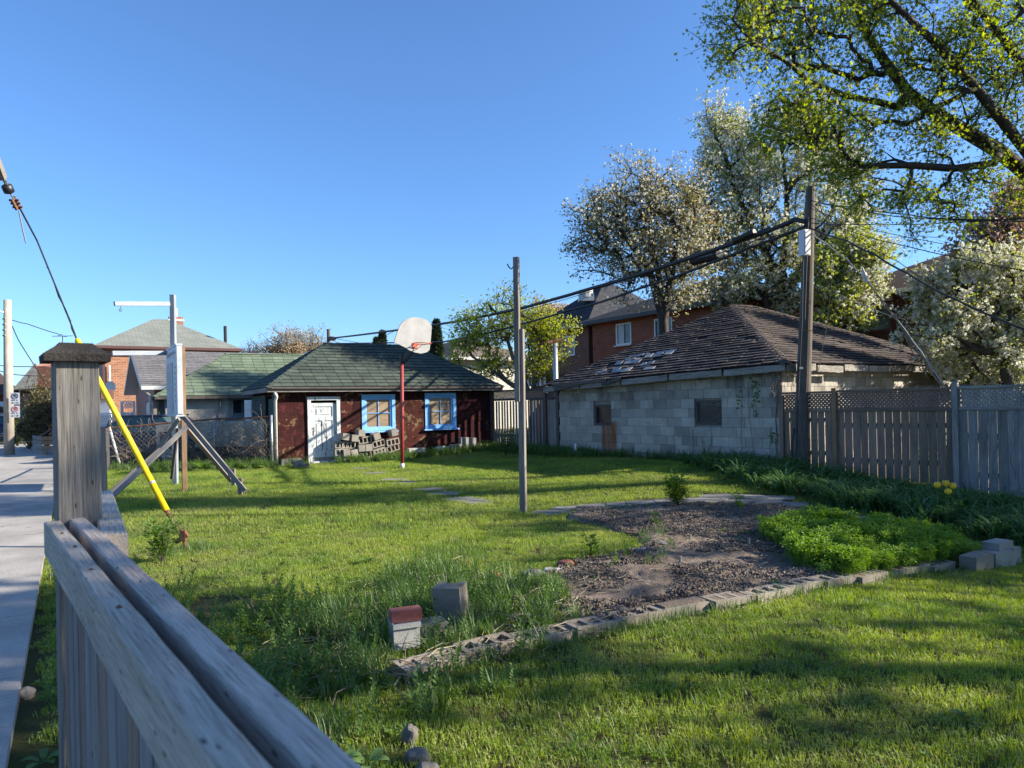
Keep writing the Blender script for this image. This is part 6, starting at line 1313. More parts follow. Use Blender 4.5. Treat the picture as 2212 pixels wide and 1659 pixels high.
for a, b, n_, w in ((W1(.2, 0, .22), W1(LA, 0, .28), 190, .10), (W1(LA*.72, 0, .35), W1(LA*1.05, 0, .5), 220, .22), (BW(0, 0, .4), BW(BL, 0, .5), 420, .28), (SW(3.3, 0, .45), SW(SWID, 0, .55), 420, .22), (SW(1.7, 0, .75), SW(3.6, 0, .8), 260, .16), (SW(.1, 0, .3), SW(.8, 0, .3), 20, .1), (P(260, 1005, 19).xy.to_3d(), P(585, 1005, 19).xy.to_3d(), 420, .35)):
    q = linescatter(a, b, n_, w); xx.append(q[0]); yy.append(q[1])
xx = np.concatenate(xx); yy = np.concatenate(yy); scat('wall_weeds', 'uncut grass and weeds along the foot of the sheds and fences', tall_v+weed_v, xx, yy, .6, 1.25)
# bed weeds
x, y = polyscatter(BED, 9, lambda x, y: vnoise(x, y, 1.3, 7) > .55)
scat('bed_weeds', 'small scattered weeds on the bare soil', short_v[4:]+weed_v[4:]+short_v[:1], x, y, .35, .8, .05)
x, y = polyscatter([tuple(G(*q).xy) for q in ((1360, 1170), (1420, 1150), (1480, 1190), (1420, 1230), (1330, 1240), (1260, 1215))], 26); scat('bed_weeds', 'denser weeds around the half-buried stones', weed_v+short_v, x, y, .4, .9, .03)
x, y = polyscatter(BED, 420, lambda x, y: vnoise(x, y, 2.3, 11) > .3)
def clod(mb):
    for _ in range(7):
        c = V(ru(-.04, .04), ru(-.04, .04), ru(0, .012)); r = ru(.004, .013); vs = [c+V(ru(.7, 1.3)*dx, ru(.7, 1.3)*dy, ru(.7, 1.2)*dz)*r for dx, dy, dz in ((1, 0, 0), (-1, 0, 0), (0, 1, 0), (0, -1, 0), (0, 0, 1), (0, 0, -1))]
        mb.add(vs, [(0, 2, 4), (2, 1, 4), (1, 3, 4), (3, 0, 4), (2, 0, 5), (1, 2, 5), (3, 1, 5), (0, 3, 5)])
bedz = lambda x, y: gh(x, y)-.023+.045*vnoise(x, y, 1.6, 1)+.035*vnoise(x, y, 5, 3)+.028*vnoise(x, y, 14, 4)**1.5+.012*vnoise(x, y, 30, 5)
scat('soil_clods', 'crumbled clods of soil over the bed', [template(clod, [M_soil]) for _ in range(4)], x, y, .7, 1.6, 0, bedz)
def twigs(mb):
    for _ in range(4): a = ru(0, 6.3); p = V(ru(-.1, .1), ru(-.1, .1), ru(.0, .02)); L_ = ru(.04, .16); mb.tube([p, p+V(math.cos(a)*L_/2, math.sin(a)*L_/2, ru(0, .02)), p+V(math.cos(a+.3)*L_, math.sin(a+.3)*L_, ru(0, .01))], .0016, 3, cap=False)
x, y = polyscatter(BED, 22); scat('dry_twigs', 'dry stalks lying on the soil', [template(twigs, [G_dry]) for _ in range(3)], x, y, .7, 1.5, .01, bedz)
x, y = polyscatter(TALL, 40); scat('dry_twigs', 'dry stalks lying in the tall grass', [template(twigs, [G_dry]) for _ in range(3)], x, y, 1, 2.0, .03)
# parsley
PAR = [tuple(G(*q).xy) for q in ((1650, 1165), (1740, 1138), (1900, 1150), (1990, 1172), (2085, 1200), (2105, 1215), (2040, 1225), (1975, 1232), (1900, 1250), (1800, 1262), (1730, 1238), (1700, 1200))]
x, y = polyscatter(PAR, 170, lambda x, y: vnoise(x, y, 1.6, 12) > .12); scat('parsley_patch', 'dense bright green curly parsley filling the right end of the bed', [template(parsley, [G_pars]) for _ in range(5)], x, y, .6, 1.0, .02)
k_ = vnoise(x, y, 3.2, 21) > .52; scat('parsley_patch', 'taller leafy mounds of curly parsley rising from the patch', [template(parsley, [G_pars]) for _ in range(3)], x[k_], y[k_], .95, 1.35, .02)
k_ = vnoise(x, y, 5, 23) > .78; scat('parsley_patch_grass', 'grass blades poking out of the parsley', tall_v[:3], x[k_], y[k_], .6, .95, .02)
# daylilies
LIL = [FW(-1.9, 0, .3).xy, FW(.2, 0, .45).xy, FW(2.2, 0, 1.2).xy, FW(9.0, 0, 1.6).xy, FW(9.0, 0, 3.9).xy, FW(5.0, 0, 3.8).xy, FW(2.5, 0, 3.2).xy, FW(.6, 0, 2.6).xy, FW(-1.0, 0, 1.5).xy, FW(-2.2, 0, .8).xy]
LIL = [tuple(p) for p in LIL]
def lily(mb):
    for _ in range(26): a = ru(0, 6.3); blade(mb, (ru(-.05, .05), ru(-.05, .05), -.01), a, ru(.36, .62), ru(.018, .032), ru(.05, .45), ru(1.4, 2.4), 7)
x, y = polyscatter(LIL, 27); scat('daylily_bed', 'dense dark arching daylily leaves along the wooden fence', [template(lily, [G_lily]) for _ in range(6)], x, y, .75, 1.1)
# weeds between sidewalk and pickets
WS = [(-.15, .3), (-1.35, 2.0), (-3.6, 5.6), (-4.28, 6.6), (-3.1, 4.54), (-2.62, 3.66), (-2.05, 2.6), (-1.7, 2.0), (-.9, .9)]
x, y = polyscatter(WS, 55, lambda x, y: vnoise(x, y, 3, 13) > .35); scat('verge_weeds', 'straggling grass and weeds between sidewalk and fence', short_v+weed_v, x, y, .5, 1.0)
x, y = polyscatter([(-4.28, 6.6), (-3.6, 5.6), (-1.4, 2.2), (-1.6, 3), (-8, 12.4), (-10.2, 16.2)], 30); scat('verge_weeds', 'grass verge behind the capped post', short_v+tall_v[5:], x, y, .6, 1.1)
# dandelions, tulips, broad leaves, saplings
x, y = polyscatter([tuple(G(*q).xy) for q in ((1200, 1560), (1900, 1380), (2150, 1500), (1700, 1620))], 1.6)
for i in range(min(9, len(x))):
    c = onground((x[i], y[i])); mb = MB(); mb.m = 0; mb.bar(c, c+V(.005, 0, .05), .003, .003); mb.m = 1
    for k in range(14): a = k*.45; leaf(mb, c+V(.005, 0, .05), V(math.cos(a), math.sin(a), .3+.5*(k % 2)), V(0, 0, 1), .012, .005)
    o = mb.build('dandelion', [G_weed, G_daisy], None, origin=c); props(o, 'tiny yellow dandelion flower in the mown front lawn', 'flower', 'dandelions in the front lawn')
for k, (x, y, lab) in enumerate(((2025, 1048, 'leftmost yellow tulip before the wooden fence post'), (2043, 1045, 'widest, most open yellow tulip in the middle'), (2058.5, 1050, 'rightmost yellow tulip against the grey fence post'), (2048, 1062, 'paler yellow tulip hanging lowest of the four'))):
    q = P(x, y, 8.9); t = thing('tulip', lab, 'flower', onground(q.xy), group='yellow tulips in the daylilies'); mb = MB(); mb.tube([onground(q.xy), q-V(0, 0, .03)], .004, 5); mb.build('stem', G_weed, t)
    pm = MB()
    for j in range(6):
        a = j*math.pi/3; d = V(math.cos(a), math.sin(a), 0); s_ = V(-d.y, d.x, 0); pts = []
        for (z_, r_, w_) in ((-.035, .008, .006), (-.015, .032, .018), (.01, .036, .020), (.035, .026 + .008*(k == 1), .012), (.045, .020, .002)): pts += [q+d*r_+s_*w_+V(0, 0, z_), q+d*r_-s_*w_+V(0, 0, z_)]
        pm.add(pts, [(2*i, 2*i+1, 2*i+3, 2*i+2) for i in range(4)])
    pm.build('petals', M_tulip, t, smooth=True)
def bigleaf(mb, c, n, L, seed):
    rr = random.Random(seed)
    for i in range(n):
        a = i*2.4+rr.uniform(-.3, .3); d = V(math.cos(a), math.sin(a), rr.uniform(.4, 1.1)).normalized(); s_ = d.cross(V(0, 0, 1)).normalized(); up = s_.cross(d); pts = []; m_ = 6; b = c+d*L*.3; mb.bar(c, b, .004, .004)
        for j in range(m_+1):
            t = j/m_; wdt_ = L*.42*math.sin(math.pi*min(1, t*.9+.1))**.7*(1+.12*math.sin(9*t+seed)); dr = -L*.5*t*t; p = b+d*L*t+V(0, 0, dr)
            pts += [p-s_*wdt_*.5+up*wdt_*.12, p, p+s_*wdt_*.5+up*wdt_*.12]
        mb.add(pts, [f for j in range(m_) for f in ((3*j, 3*j+1, 3*j+4, 3*j+3), (3*j+1, 3*j+2, 3*j+5, 3*j+4))])
for k, (x, y, L_, n_, lab) in enumerate(((735, 1655, .10, 6, 'crinkled pale green broadleaf plant at the bottom by the fence rail'), (795, 1660, .11, 4, 'large smooth two-leaved plant at the bottom centre-left'), (440, 1010, .42, 9, 'tall broad-leaved dock plant behind the sign braces'), (500, 1000, .36, 8, 'leafy dock plant against the chain-link fence left of the downpipe'), (545, 1010, .34, 7, 'dark leafy plant at the foot of the downpipe'), (790, 1218, .12, 8, 'dark flattened weed patch in the lawn'), (1490, 990, .2, 6, 'small burdock at the foot of the garage wall'), (1280, 985, .26, 6, 'leafy burdock below the rust-stained garage window'), (95, 1650, .09, 6, 'leafy weed beside the lowest pickets'))):
    c = G(x, y) if y > 1100 else (onground(P(x, y, 18.6).xy) if x < 700 else G(x, y)); mb = MB(); bigleaf(mb, c, n_, L_, k); o = mb.build('broadleaf_plant', G_broad if k < 2 else G_weed, None, smooth=True, origin=c); props(o, lab, 'plant')
def sapling(name, lab, x, y, h, n, spread, ll=.055, mat=None, stems=4):
    c = G(x, y); t = thing(name, lab, 'plant', c); mb = MB(); lf = MB()
    for s_ in range(stems):
        p = c.copy(); d = V(ru(-.35, .35), ru(-.35, .35), 1).normalized()*h*ru(.7, 1.0); q = p+d; mb.tube([p, p.lerp(q, .5)+V(ru(-.02, .02), 0, 0), q], [.006, .004, .002], 5)
        for i in range(n//stems):
            t_ = ru(.12, 1); a = ru(0, 6.3); b = p+d*t_; e = V(math.cos(a), math.sin(a), ru(.1, .9)); leaf(lf, b+e*ru(0, spread), e, V(0, 0, 1), ll*ru(.7, 1.2), ll*.55)
    mb.build('stem', W_bark, t); lf.build('foliage', mat or G_weed, t)
sapling('leafy_sapling', 'bushy young shrub at the back of the soil bed', 1466, 1096, .50, 900, .14, .065)
sapling('lily_shoot', 'upright pale green shoot right of the bushy young shrub', 1600, 1104, .26, 60, .02, .07, G_pars, 2); sapling('lily_shoot', 'small leafy shoot in the soil left of the bushy shrub', 1418, 1138, .2, 50, .03, .06, G_weed, 3)
sapling('weed_plant', 'leafy upright weed at the left edge of the bed', 1218+60, 1208, .26, 90, .03, .07, G_weed, 5); sapling('weed_plant', 'leafy willowy weed beside the guy wire anchor', 350, 1215, .42, 260, .12, .08, G_weed, 9)
sapling('weed_plant', 'thin leafy shoot rising against the garage wall', g1u and 1525, 1003, .62, 60, .03, .05, G_weed, 1); sapling('weed_plant', 'tall nettle clump at the right end of the red shed', 1092, 985, .8, 300, .2, .09, G_weed, 8)
mb = MB(); c = G(555, 1330)
for e in ((462, 1233, 4.4), (508, 1240, 4.5), (520, 1290, 4.6)): q = P(*e); mb.tube([c, c.lerp(q, .5)+V(.01, 0, -.01), q], [.004, .003, .002], 5)
fabricate('dead_stalk', 'pale dead forked stalks leaning over the worn earth near the rail', 'stalk', mb, M_straw, c)

# ================================================================ trees
def skeleton(tips, trunk, step=.35, r_tip=.006, ex=2.3, seed=0, upw=.25):
    """grow limbs from trunk nodes to every crown tip, always joining the nearest wood already there"""
    rr = np.random.default_rng(seed); N = [tuple(p) for p in trunk]; par = [-1]+list(range(len(trunk)-1)) if not isinstance(trunk, tuple) else None
    return N, par
def grow(trunks, tips, step, seed, sag=.0, curve=.12):
    rr = np.random.default_rng(seed); pos = []; par = []; root_d = []
    for tr, attach in trunks:      # tr = list of points, attach = index of an existing node or -1
        prev = attach
        for p in tr:
            pos.append(np.array(p, float)); par.append(prev); root_d.append(0 if prev < 0 else root_d[prev]+np.linalg.norm(pos[-1]-pos[prev])); prev = len(pos)-1
    cap = len(pos)+len(tips)*40; A = np.zeros((cap, 3)); A[:len(pos)] = pos; D = np.zeros(cap); D[:len(pos)] = root_d; m = len(pos)
    base_ = A[0]; order = np.argsort(np.linalg.norm(tips-A[:m].mean(0), axis=1)); ends = []; start_ok = max(1, min(2, m-1))
    for ti in order:
        t = tips[ti]; d = np.linalg.norm(A[start_ok:m]-t, axis=1); cost = d+.16*D[start_ok:m]+.55*np.maximum(0, A[start_ok:m, 2]-t[2]); j = int(np.argmin(cost))+start_ok; L = d[j-start_ok]
        if m+int(L/step)+4 > cap: break
        k = max(2, int(L/step)); a = A[j].copy(); off = rr.normal(0, curve*L, 3); prev = j
        for i in range(1, k+1):
            s = i/k; p = a+(t-a)*s+off*math.sin(math.pi*s)*.5+np.array([0, 0, upw_*L*math.sin(math.pi*s)]) if False else a+(t-a)*s+off*math.sin(math.pi*s)*.5+np.array([0, 0, -sag*L*math.sin(math.pi*s)])
            A[m] = p; par.append(prev); D[m] = D[prev]+L/k; prev = m; m += 1
        ends.append(prev)
    return A[:m], np.array(par), ends
def limb_mesh(A, par, ends, r_tip, rmax, ex=2.4, minr=.004, sides=6, limbmin=None):
    m = len(A); w_ = np.zeros(m); 
    for e in ends: w_[e] += 1
    for i in range(m-1, -1, -1):
        if par[i] >= 0: w_[par[i]] += w_[i]
    w_ = np.maximum(w_, .7); r = r_tip*w_**(1/ex); r = np.minimum(r, rmax)
    if limbmin is not None: r[:len(limbmin)] = np.maximum(r[:len(limbmin)], limbmin)
    r[:1] = max(rmax*.98, r[0])
    ch = np.where(par >= 0)[0]; a = A[par[ch]]; b = A[ch]; ra = r[par[ch]]; rb = r[ch]; ra = np.minimum(ra, rb*1.5+.004); d = b-a; L = np.linalg.norm(d, axis=1, keepdims=True); d = d/np.maximum(L, 1e-6)
    ref = np.where(np.abs(d[:, 2:3]) < .9, [[0, 0, 1]], [[1, 0, 0]]); x = np.cross(d, ref); x /= np.linalg.norm(x, axis=1, keepdims=True); y = np.cross(d, x); k = len(ch); an = np.arange(sides)*2*math.pi/sides
    ringA = a[:, None]+(x[:, None]*np.cos(an)[None, :, None]+y[:, None]*np.sin(an)[None, :, None])*ra[:, None, None]; ringB = (b+d*.3*rb[:, None])[:, None]+(x[:, None]*np.cos(an)[None, :, None]+y[:, None]*np.sin(an)[None, :, None])*rb[:, None, None]
    Vv = np.concatenate([ringA, ringB], 1).reshape(-1, 3); i0 = np.arange(k)[:, None]*2*sides; q = np.arange(sides); q1 = (q+1) % sides
    F_ = np.stack([i0+q, i0+q1, i0+sides+q1, i0+sides+q], -1).reshape(-1, 4); return Vv, F_, r
def rand_rot(n, droop=None):
    q = rng.normal(size=(n, 4)); q /= np.linalg.norm(q, axis=1, keepdims=True); w, x, y, z = q.T
    return np.stack([np.stack([1-2*(y*y+z*z), 2*(x*y-z*w), 2*(x*z+y*w)], -1), np.stack([2*(x*y+z*w), 1-2*(x*x+z*z), 2*(y*z-x*w)], -1), np.stack([2*(x*z-y*w), 2*(y*z+x*w), 1-2*(x*x+y*y)], -1)], 1)
def scatter_mesh(name, tv, tf, pos, scl, mats, mi=None):
    n = len(pos); tv = np.asarray(tv, float); tf = np.asarray(tf); Rm = rand_rot(n); Vv = np.einsum('nij,vj->nvi', Rm, tv)*scl[:, None, None]+pos[:, None]; F_ = (tf[None]+np.arange(n)[:, None, None]*len(tv)).reshape(-1, tf.shape[1])
    return raw_mesh(name, Vv.reshape(-1, 3), F_, mats, None, uvs=False)
def T_star():
    vs = [(0, 0, 0)]; fs = []; ang = [-140, -100, -62, -30, 0, 30, 62, 100, 140]; rad = [.45, .28, .85, .42, 1.0, .42, .85, .28, .45]
    for a, r in zip(ang, rad): vs.append((math.sin(R(a))*r*.6, math.cos(R(a))*r*.6, -.12*r*r))
    for i in range(1, 9): fs.append((0, i, i+1))
    return vs, fs
def T_leaf(wd=.5, fold=.12): return [(0, -.5, 0), (wd/2, -.05, fold), (0, 0, 0), (-wd/2, -.05, fold), (0, .5, -.1)], [(0, 1, 2), (0, 2, 3), (1, 4, 2), (2, 4, 3)]
def T_flower():
    vs = []; fs = []; rr = random.Random(4)
    for k in range(6):
        c = V(rr.uniform(-.45, .45), rr.uniform(-.45, .45), rr.uniform(-.45, .45)); a = rr.uniform(0, 3); n_ = V(rr.uniform(-1, 1), rr.uniform(-1, 1), rr.uniform(-1, 1)).normalized(); x = n_.orthogonal(); y = n_.cross(x); i = len(vs)
        vs += [tuple(c+(x*math.cos(a+j*2.094)+y*math.sin(a+j*2.094))*.34) for j in range(3)]; fs.append((i, i+1, i+2))
    return vs, fs
L_maple = leafmat('maple leaves', [(.14, .21, .025), (.22, .30, .035), (.29, .35, .045), (.10, .16, .025), (.34, .33, .06)], .55)
L_pear = leafmat('pear leaves', [(.19, .25, .04), (.29, .34, .07), (.33, .33, .09), (.18, .19, .06)], .5)
L_bronze = leafmat('bronze young leaves', [(.23, .19, .075), (.18, .21, .065), (.27, .19, .085), (.14, .16, .06)], .45)
L_lime = leafmat('lime young leaves', [(.32, .38, .035), (.42, .46, .045), (.24, .33, .03), (.38, .36, .05)], .55)
L_blos = leafmat('white blossom', [(.56, .56, .46), (.70, .69, .60), (.46, .46, .34)], .35)
L_blosp = leafmat('pink brown blossom', [(.38, .24, .19), (.45, .31, .25), (.32, .2, .15)], .4)
L_lime2 = leafmat('cream lime leaves', [(.26, .31, .06), (.34, .38, .08), (.18, .24, .04), (.36, .36, .12)], .5)
L_tan = leafmat('tan budding leaves', [(.36, .28, .15), (.44, .34, .20), (.28, .21, .12)], .4)
L_ever = leafmat('evergreen spray', [(.018, .035, .014), (.03, .05, .018), (.04, .065, .02)], .15)
L_yew = leafmat('yew needles', [(.02, .035, .012), (.035, .055, .016)], .15)
L_ol = leafmat('olive shrub leaves', [(.13, .11, .03), (.18, .15, .05), (.09, .09, .03)], .4)
L_green = leafmat('dark green leaves', [(.03, .055, .018), (.05, .085, .022), (.08, .11, .03)], .4)
def blobtips(blobs, n, seed, dr=.85, clusters=5, csp=.16):
    rr = np.random.default_rng(seed); out = []; wsum = sum(b[5] if len(b) > 5 else b[2]*b[3] for b in blobs)
    for b in blobs:
        x, y, rx, ry, Z = b[:5]; wt = (b[5] if len(b) > 5 else b[2]*b[3])/wsum; c = P(x, y, Z); RX = rx*Z/F; RY = ry*Z/F; RD = min(RX, RY*1.3)*dr if len(b) < 7 else b[6]; k = max(1, int(n*wt/clusters))
        for _ in range(k):
            v = rr.normal(size=3); v /= np.linalg.norm(v); v *= rr.random()**.42; cc = np.array([c.x+v[0]*RX, c.y+v[1]*RD, c.z+v[2]*RY])
            for _ in range(clusters): out.append(cc+rr.normal(size=3)*np.array([RX, RD, RY])*csp)
    return np.array(out)
def tree(name, label, trunks, tips, leafs, seed=1, step=.4, r_tip=.010, rmax=.2, bark=W_bark, sag=0, sides=6, twig=.45, group=None, up=.0, thick=None):
    b0_ = trunks[0][0][0]; t = thing(name, label, 'tree', (b0_[0], b0_[1], b0_[2]), group=group); A, par, ends = grow(trunks, tips, step, seed, sag)
    lm_ = None
    if thick: lm_ = np.concatenate([np.linspace(thick[k][0], thick[k][1], len(tr)) for k, (tr, at_) in enumerate(trunks)])
    Vv, F_, r = limb_mesh(A, par, ends, r_tip, rmax, sides=sides, limbmin=lm_); inv = np.array([b0_[0], b0_[1], b0_[2]])
    # fine twigs at every tip
    E_ = A[ends]; k = len(E_); tw = []; rt = []
    dirs = E_-A[par[ends]]; dirs /= np.maximum(np.linalg.norm(dirs, axis=1, keepdims=True), 1e-6)
    for _ in range(4): dd = dirs+rng.normal(size=(k, 3))*.75; dd /= np.linalg.norm(dd, axis=1, keepdims=True); tw.append((E_, E_+dd*twig*rng.uniform(.5, 1.1, (k, 1))))
    a = np.concatenate([q[0] for q in tw]); b = np.concatenate([q[1] for q in tw]); A2 = np.concatenate([a, b]); p2 = np.concatenate([np.full(len(a), -1), np.arange(len(a))]); 
    v2, f2, _ = limb_mesh(A2, p2, list(range(len(a), 2*len(a))), r_tip*.45, r_tip*.5, sides=3)
    if sides != 3: f2 = f2
    V3 = np.concatenate([Vv, v2])-inv; F3 = np.concatenate([F_, f2+len(Vv)]); o = link('trunk', raw_mesh('trunk', V3, F3, [bark], smooth=True, uvs=False), t, wmat(t))
    for (nm, T, n_, s0, s1, mat, spread) in leafs:
        seg = rng.integers(0, len(a), n_); u = rng.uniform(.1, 1.08, (n_, 1)); pos = a[seg]+(b[seg]-a[seg])*u+rng.normal(size=(n_, 3))*spread-inv
        link(nm, scatter_mesh(nm, T[0], T[1], pos, rng.uniform(s0, s1, n_), [mat]), t, wmat(t))
    return t
vt = lambda pts: [tuple(p) for p in pts]
# -- big maple on the right (trunk just outside the picture)
mb_ = V(10.6, 11.9, .1)
main = [mb_, V(10.5, 12.0, 1.8), V(10.1, 12.0, 3.6), P(2330, 450, 12.0)]; 
limbA = [P(*q) for q in ((2212, 369, 12.0), (2158, 326, 11.8), (2091, 287, 11.6), (2014, 240, 11.4), (1962, 200, 11.3), (1919, 144, 11.2), (1871, 72, 11.1), (1852, 14, 11.0), (1836, -60, 10.9), (1815, -150, 10.8))]
limbB = [P(*q) for q in ((1940, 232, 11.1), (1900, 221, 10.9), (1823, 206, 10.6), (1751, 177, 10.3), (1693, 129, 10.1), (1631, 96, 9.9), (1583, 43, 9.8))]
limbC = [P(*q) for q in ((2270, 400, 11.6), (2212, 320, 11.3), (2160, 255, 11.0), (2110, 192, 10.8), (2062, 139, 10.6), (2014, 86, 10.5), (1967, 43, 10.3), (1928, 5, 10.2), (1880, -70, 10))]
limbD = [P(*q) for q in ((2270, 250, 11.3), (2212, 144, 11), (2158, 72, 10.8), (2110, 14, 10.6), (2080, -80, 10.5))]
limbE = [P(*q) for q in ((2149, 352, 11.4), (2062, 364, 11.2), (1967, 357, 11.1), (1861, 359, 11.0))]
limbF = [P(*q) for q in ((1775, 216, 10.5), (1717, 225, 10.3), (1660, 240, 10.1))]
n0 = len(main); nA = n0+len(limbA)
trunks = [(vt(main), -1), (vt(limbA), n0-1), (vt(limbB), n0+4), (vt(limbC), n0-1), (vt(limbD), n0-2), (vt(limbE), n0+1), (vt(limbF), nA+3)]
blobs = [(1610, 60, 95, 75, 10.1), (1560, 120, 55, 45, 10.0), (1700, 40, 110, 80, 10.4), (1700, 200, 90, 70, 10.3), (1660, 265, 50, 55, 10.2), (1800, 110, 110, 90, 10.8), (1800, 270, 100, 70, 10.7), (1900, 40, 110, 80, 10.8), (1950, 300, 110, 80, 11.2), (2020, 140, 120, 110, 10.8), (2120, 60, 110, 100, 10.8), (2160, 220, 90, 110, 11.2), (2060, 390, 90, 60, 11.3), (1900, 390, 80, 50, 11.1), (2180, 400, 60, 50, 11.4), (2050, 460, 40, 45, 11.2), (1820, 350, 60, 45, 10.9), (1950, 420, 70, 50, 11.1), (1760, 300, 60, 50, 10.5), (1870, 440, 45, 40, 11.0), (2000, 500, 30, 40, 11.2),
 (1700, -120, 200, 120, 10.8), (2000, -150, 250, 150, 11), (2300, 100, 120, 200, 11.2), (2350, -150, 150, 200, 11.5), (2450, 300, 130, 180, 12)]
tips = blobtips(blobs, 1500, 11, clusters=5, csp=.24)
tree('maple_tree', 'large maple with bright young leaves reaching in from the right above everything', trunks, tips, [('crown', T_star(), 52000, .04, .10, L_maple, .08)], 3, .35, .0065, .25, W_bark, sag=-.06, twig=.42, thick=[(.28, .20), (.13, .035), (.055, .015), (.10, .03), (.09, .03), (.04, .015), (.025, .012)])
# -- bronze flowering tree
Zt = 22.5; b_ = P(1436, 870, Zt); b_.z = 0
trunks = [(vt([b_, P(1436, 760, Zt), P(1433, 690, Zt), P(1427, 620, Zt), P(1415, 560, Zt), P(1400, 500, Zt)]), -1), (vt([P(1405, 590, Zt), P(1370, 540, Zt-.3), P(1335, 490, Zt)]), 2), (vt([P(1450, 600, Zt), P(1462, 530, Zt), P(1450, 450, Zt)]), 2)]
blobs = [(1300, 480, 62, 60, Zt), (1370, 430, 75, 60, Zt), (1290, 545, 45, 35, Zt), (1350, 540, 75, 70, Zt), (1430, 480, 85, 95, Zt), (1450, 580, 85, 60, Zt), (1365, 620, 45, 30, Zt, 700), (1480, 655, 70, 30, Zt-.5, 900), (1400, 400, 40, 35, Zt), (1490, 520, 60, 70, Zt), (1495, 430, 40, 50, Zt)]
tips = blobtips(blobs, 560, 5, clusters=4, csp=.26)
tree('flowering_tree', 'bronze-leaved flowering tree behind the garage, left of the white one', trunks, tips, [('crown', T_leaf(.6), 12500, .06, .13, L_bronze, .12), ('blossom', T_flower(), 4500, .045, .08, L_blos, .12)], 5, .5, .012, .16, twig=.6)
# -- white blossoming pear
Zt = 24.5; b_ = P(1690, 880, Zt); b_.z = 0
trunks = [(vt([b_, P(1690, 760, Zt), P(1688, 660, Zt), P(1690, 580, Zt), P(1700, 500, Zt), P(1700, 420, Zt), P(1690, 330, Zt)]), -1), (vt([P(1660, 560, Zt), P(1620, 480, Zt), P(1580, 390, Zt), P(1560, 310, Zt)]), 2), (vt([P(1740, 560, Zt), P(1790, 480, Zt), P(1810, 400, Zt)]), 2), (vt([P(1650, 640, Zt-.5), P(1600, 620, Zt-1)]), 1)]
blobs = [(1560, 330, 50, 70, Zt), (1600, 290, 60, 50, Zt), (1540, 430, 60, 70, Zt), (1620, 400, 90, 90, Zt), (1700, 330, 100, 90, Zt), (1800, 380, 80, 90, Zt), (1560, 530, 80, 80, Zt), (1660, 520, 100, 90, Zt), (1780, 520, 90, 90, Zt), (1560, 620, 60, 55, Zt), (1640, 640, 80, 45, Zt-.5), (1740, 630, 70, 55, Zt-.5), (1830, 600, 60, 60, Zt-1), (1840, 670, 50, 30, Zt-1.2), (1530, 300, 25, 60, Zt), (1560, 250, 18, 40, Zt), (1500, 470, 40, 50, Zt), (1850, 480, 50, 70, Zt), (1870, 560, 45, 60, Zt-1)]
tips = blobtips(blobs, 1050, 6, clusters=4, csp=.22)
tree('blossom_tree', 'tall white-blossomed tree rising behind the garage roof peak', trunks, tips, [('crown', T_leaf(.62), 26000, .06, .12, L_pear, .12), ('blossom', T_flower(), 19000, .05, .095, L_blos, .05)], 7, .5, .012, .26, twig=.6)
# -- lime leaves low at the garage roof
Zt = 23; b_ = P(1880, 880, Zt); b_.z = 0
tree('young_tree', 'bright lime green boughs between the utility pole and brown house', [(vt([b_, P(1875, 760, Zt), P(1850, 690, Zt), P(1820, 640, Zt)]), -1)], blobtips([(1820, 690, 55, 30, Zt), (1845, 560, 50, 45, Zt), (1790, 600, 50, 60, Zt), (1845, 620, 35, 28, Zt), (1810, 650, 45, 35, Zt)], 230, 8, clusters=5, csp=.15), [('crown', T_leaf(.8), 4600, .09, .17, L_lime2, .10), ('blossom', T_flower(), 900, .06, .1, L_blos, .06)], 9, .5, .010, .10, twig=.5)
# -- blossom shrub-tree right
Zt = 16.5; b_ = P(2190, 870, Zt); b_.z = .1
trunks = [(vt([b_, P(2170, 760, Zt), P(2140, 680, Zt), P(2090, 620, Zt), P(2040, 590, Zt)]), -1), (vt([P(2180, 680, Zt), P(2190, 600, Zt), P(2150, 520, Zt)]), 1), (vt([P(2120, 760, Zt), P(2050, 720, Zt), P(1990, 700, Zt)]), 1), (vt([P(2240, 700, Zt), P(2260, 600, Zt)]), 1)]
blobs = [(2010, 620, 58, 42, Zt), (2015, 730, 65, 50, Zt), (2090, 680, 100, 80, Zt), (2090, 580, 80, 50, Zt), (2180, 620, 60, 100, Zt), (2160, 760, 60, 60, Zt), (2060, 770, 70, 40, Zt+.5), (2270, 700, 80, 140, Zt), (2120, 810, 90, 40, Zt+.8)]
tips = blobtips(blobs, 520, 16, clusters=5, csp=.13)
tree('blossom_shrub', 'spreading white-clustered blossom tree at the right edge behind the lattice fence', trunks, tips, [('crown', T_leaf(.6), 10000, .05, .09, L_pear, .10), ('blossom', T_flower(), 8500, .045, .08, L_blos, .03)], 13, .4, .009, .15, twig=.4)
Zt = 19; b_ = P(2260, 880, Zt); b_.z = 0
tree('pink_tree', 'pinkish bronze flowering branches at the right edge below the maple', [(vt([b_, P(2260, 700, Zt), P(2220, 600, Zt), P(2170, 530, Zt), P(2130, 500, Zt)]), -1)], blobtips([(2160, 490, 60, 45, Zt), (2210, 440, 50, 50, Zt), (2120, 540, 60, 40, Zt), (2210, 540, 60, 50, Zt)], 330, 18, clusters=4), [('crown', T_leaf(.6), 4800, .08, .15, L_blosp, .12), ('leaves', T_leaf(.6), 1800, .08, .14, L_pear, .12)], 15, .4, .010, .14, twig=.5)
Zt = 18.5; b_ = P(2150, 880, Zt); b_.z = 0
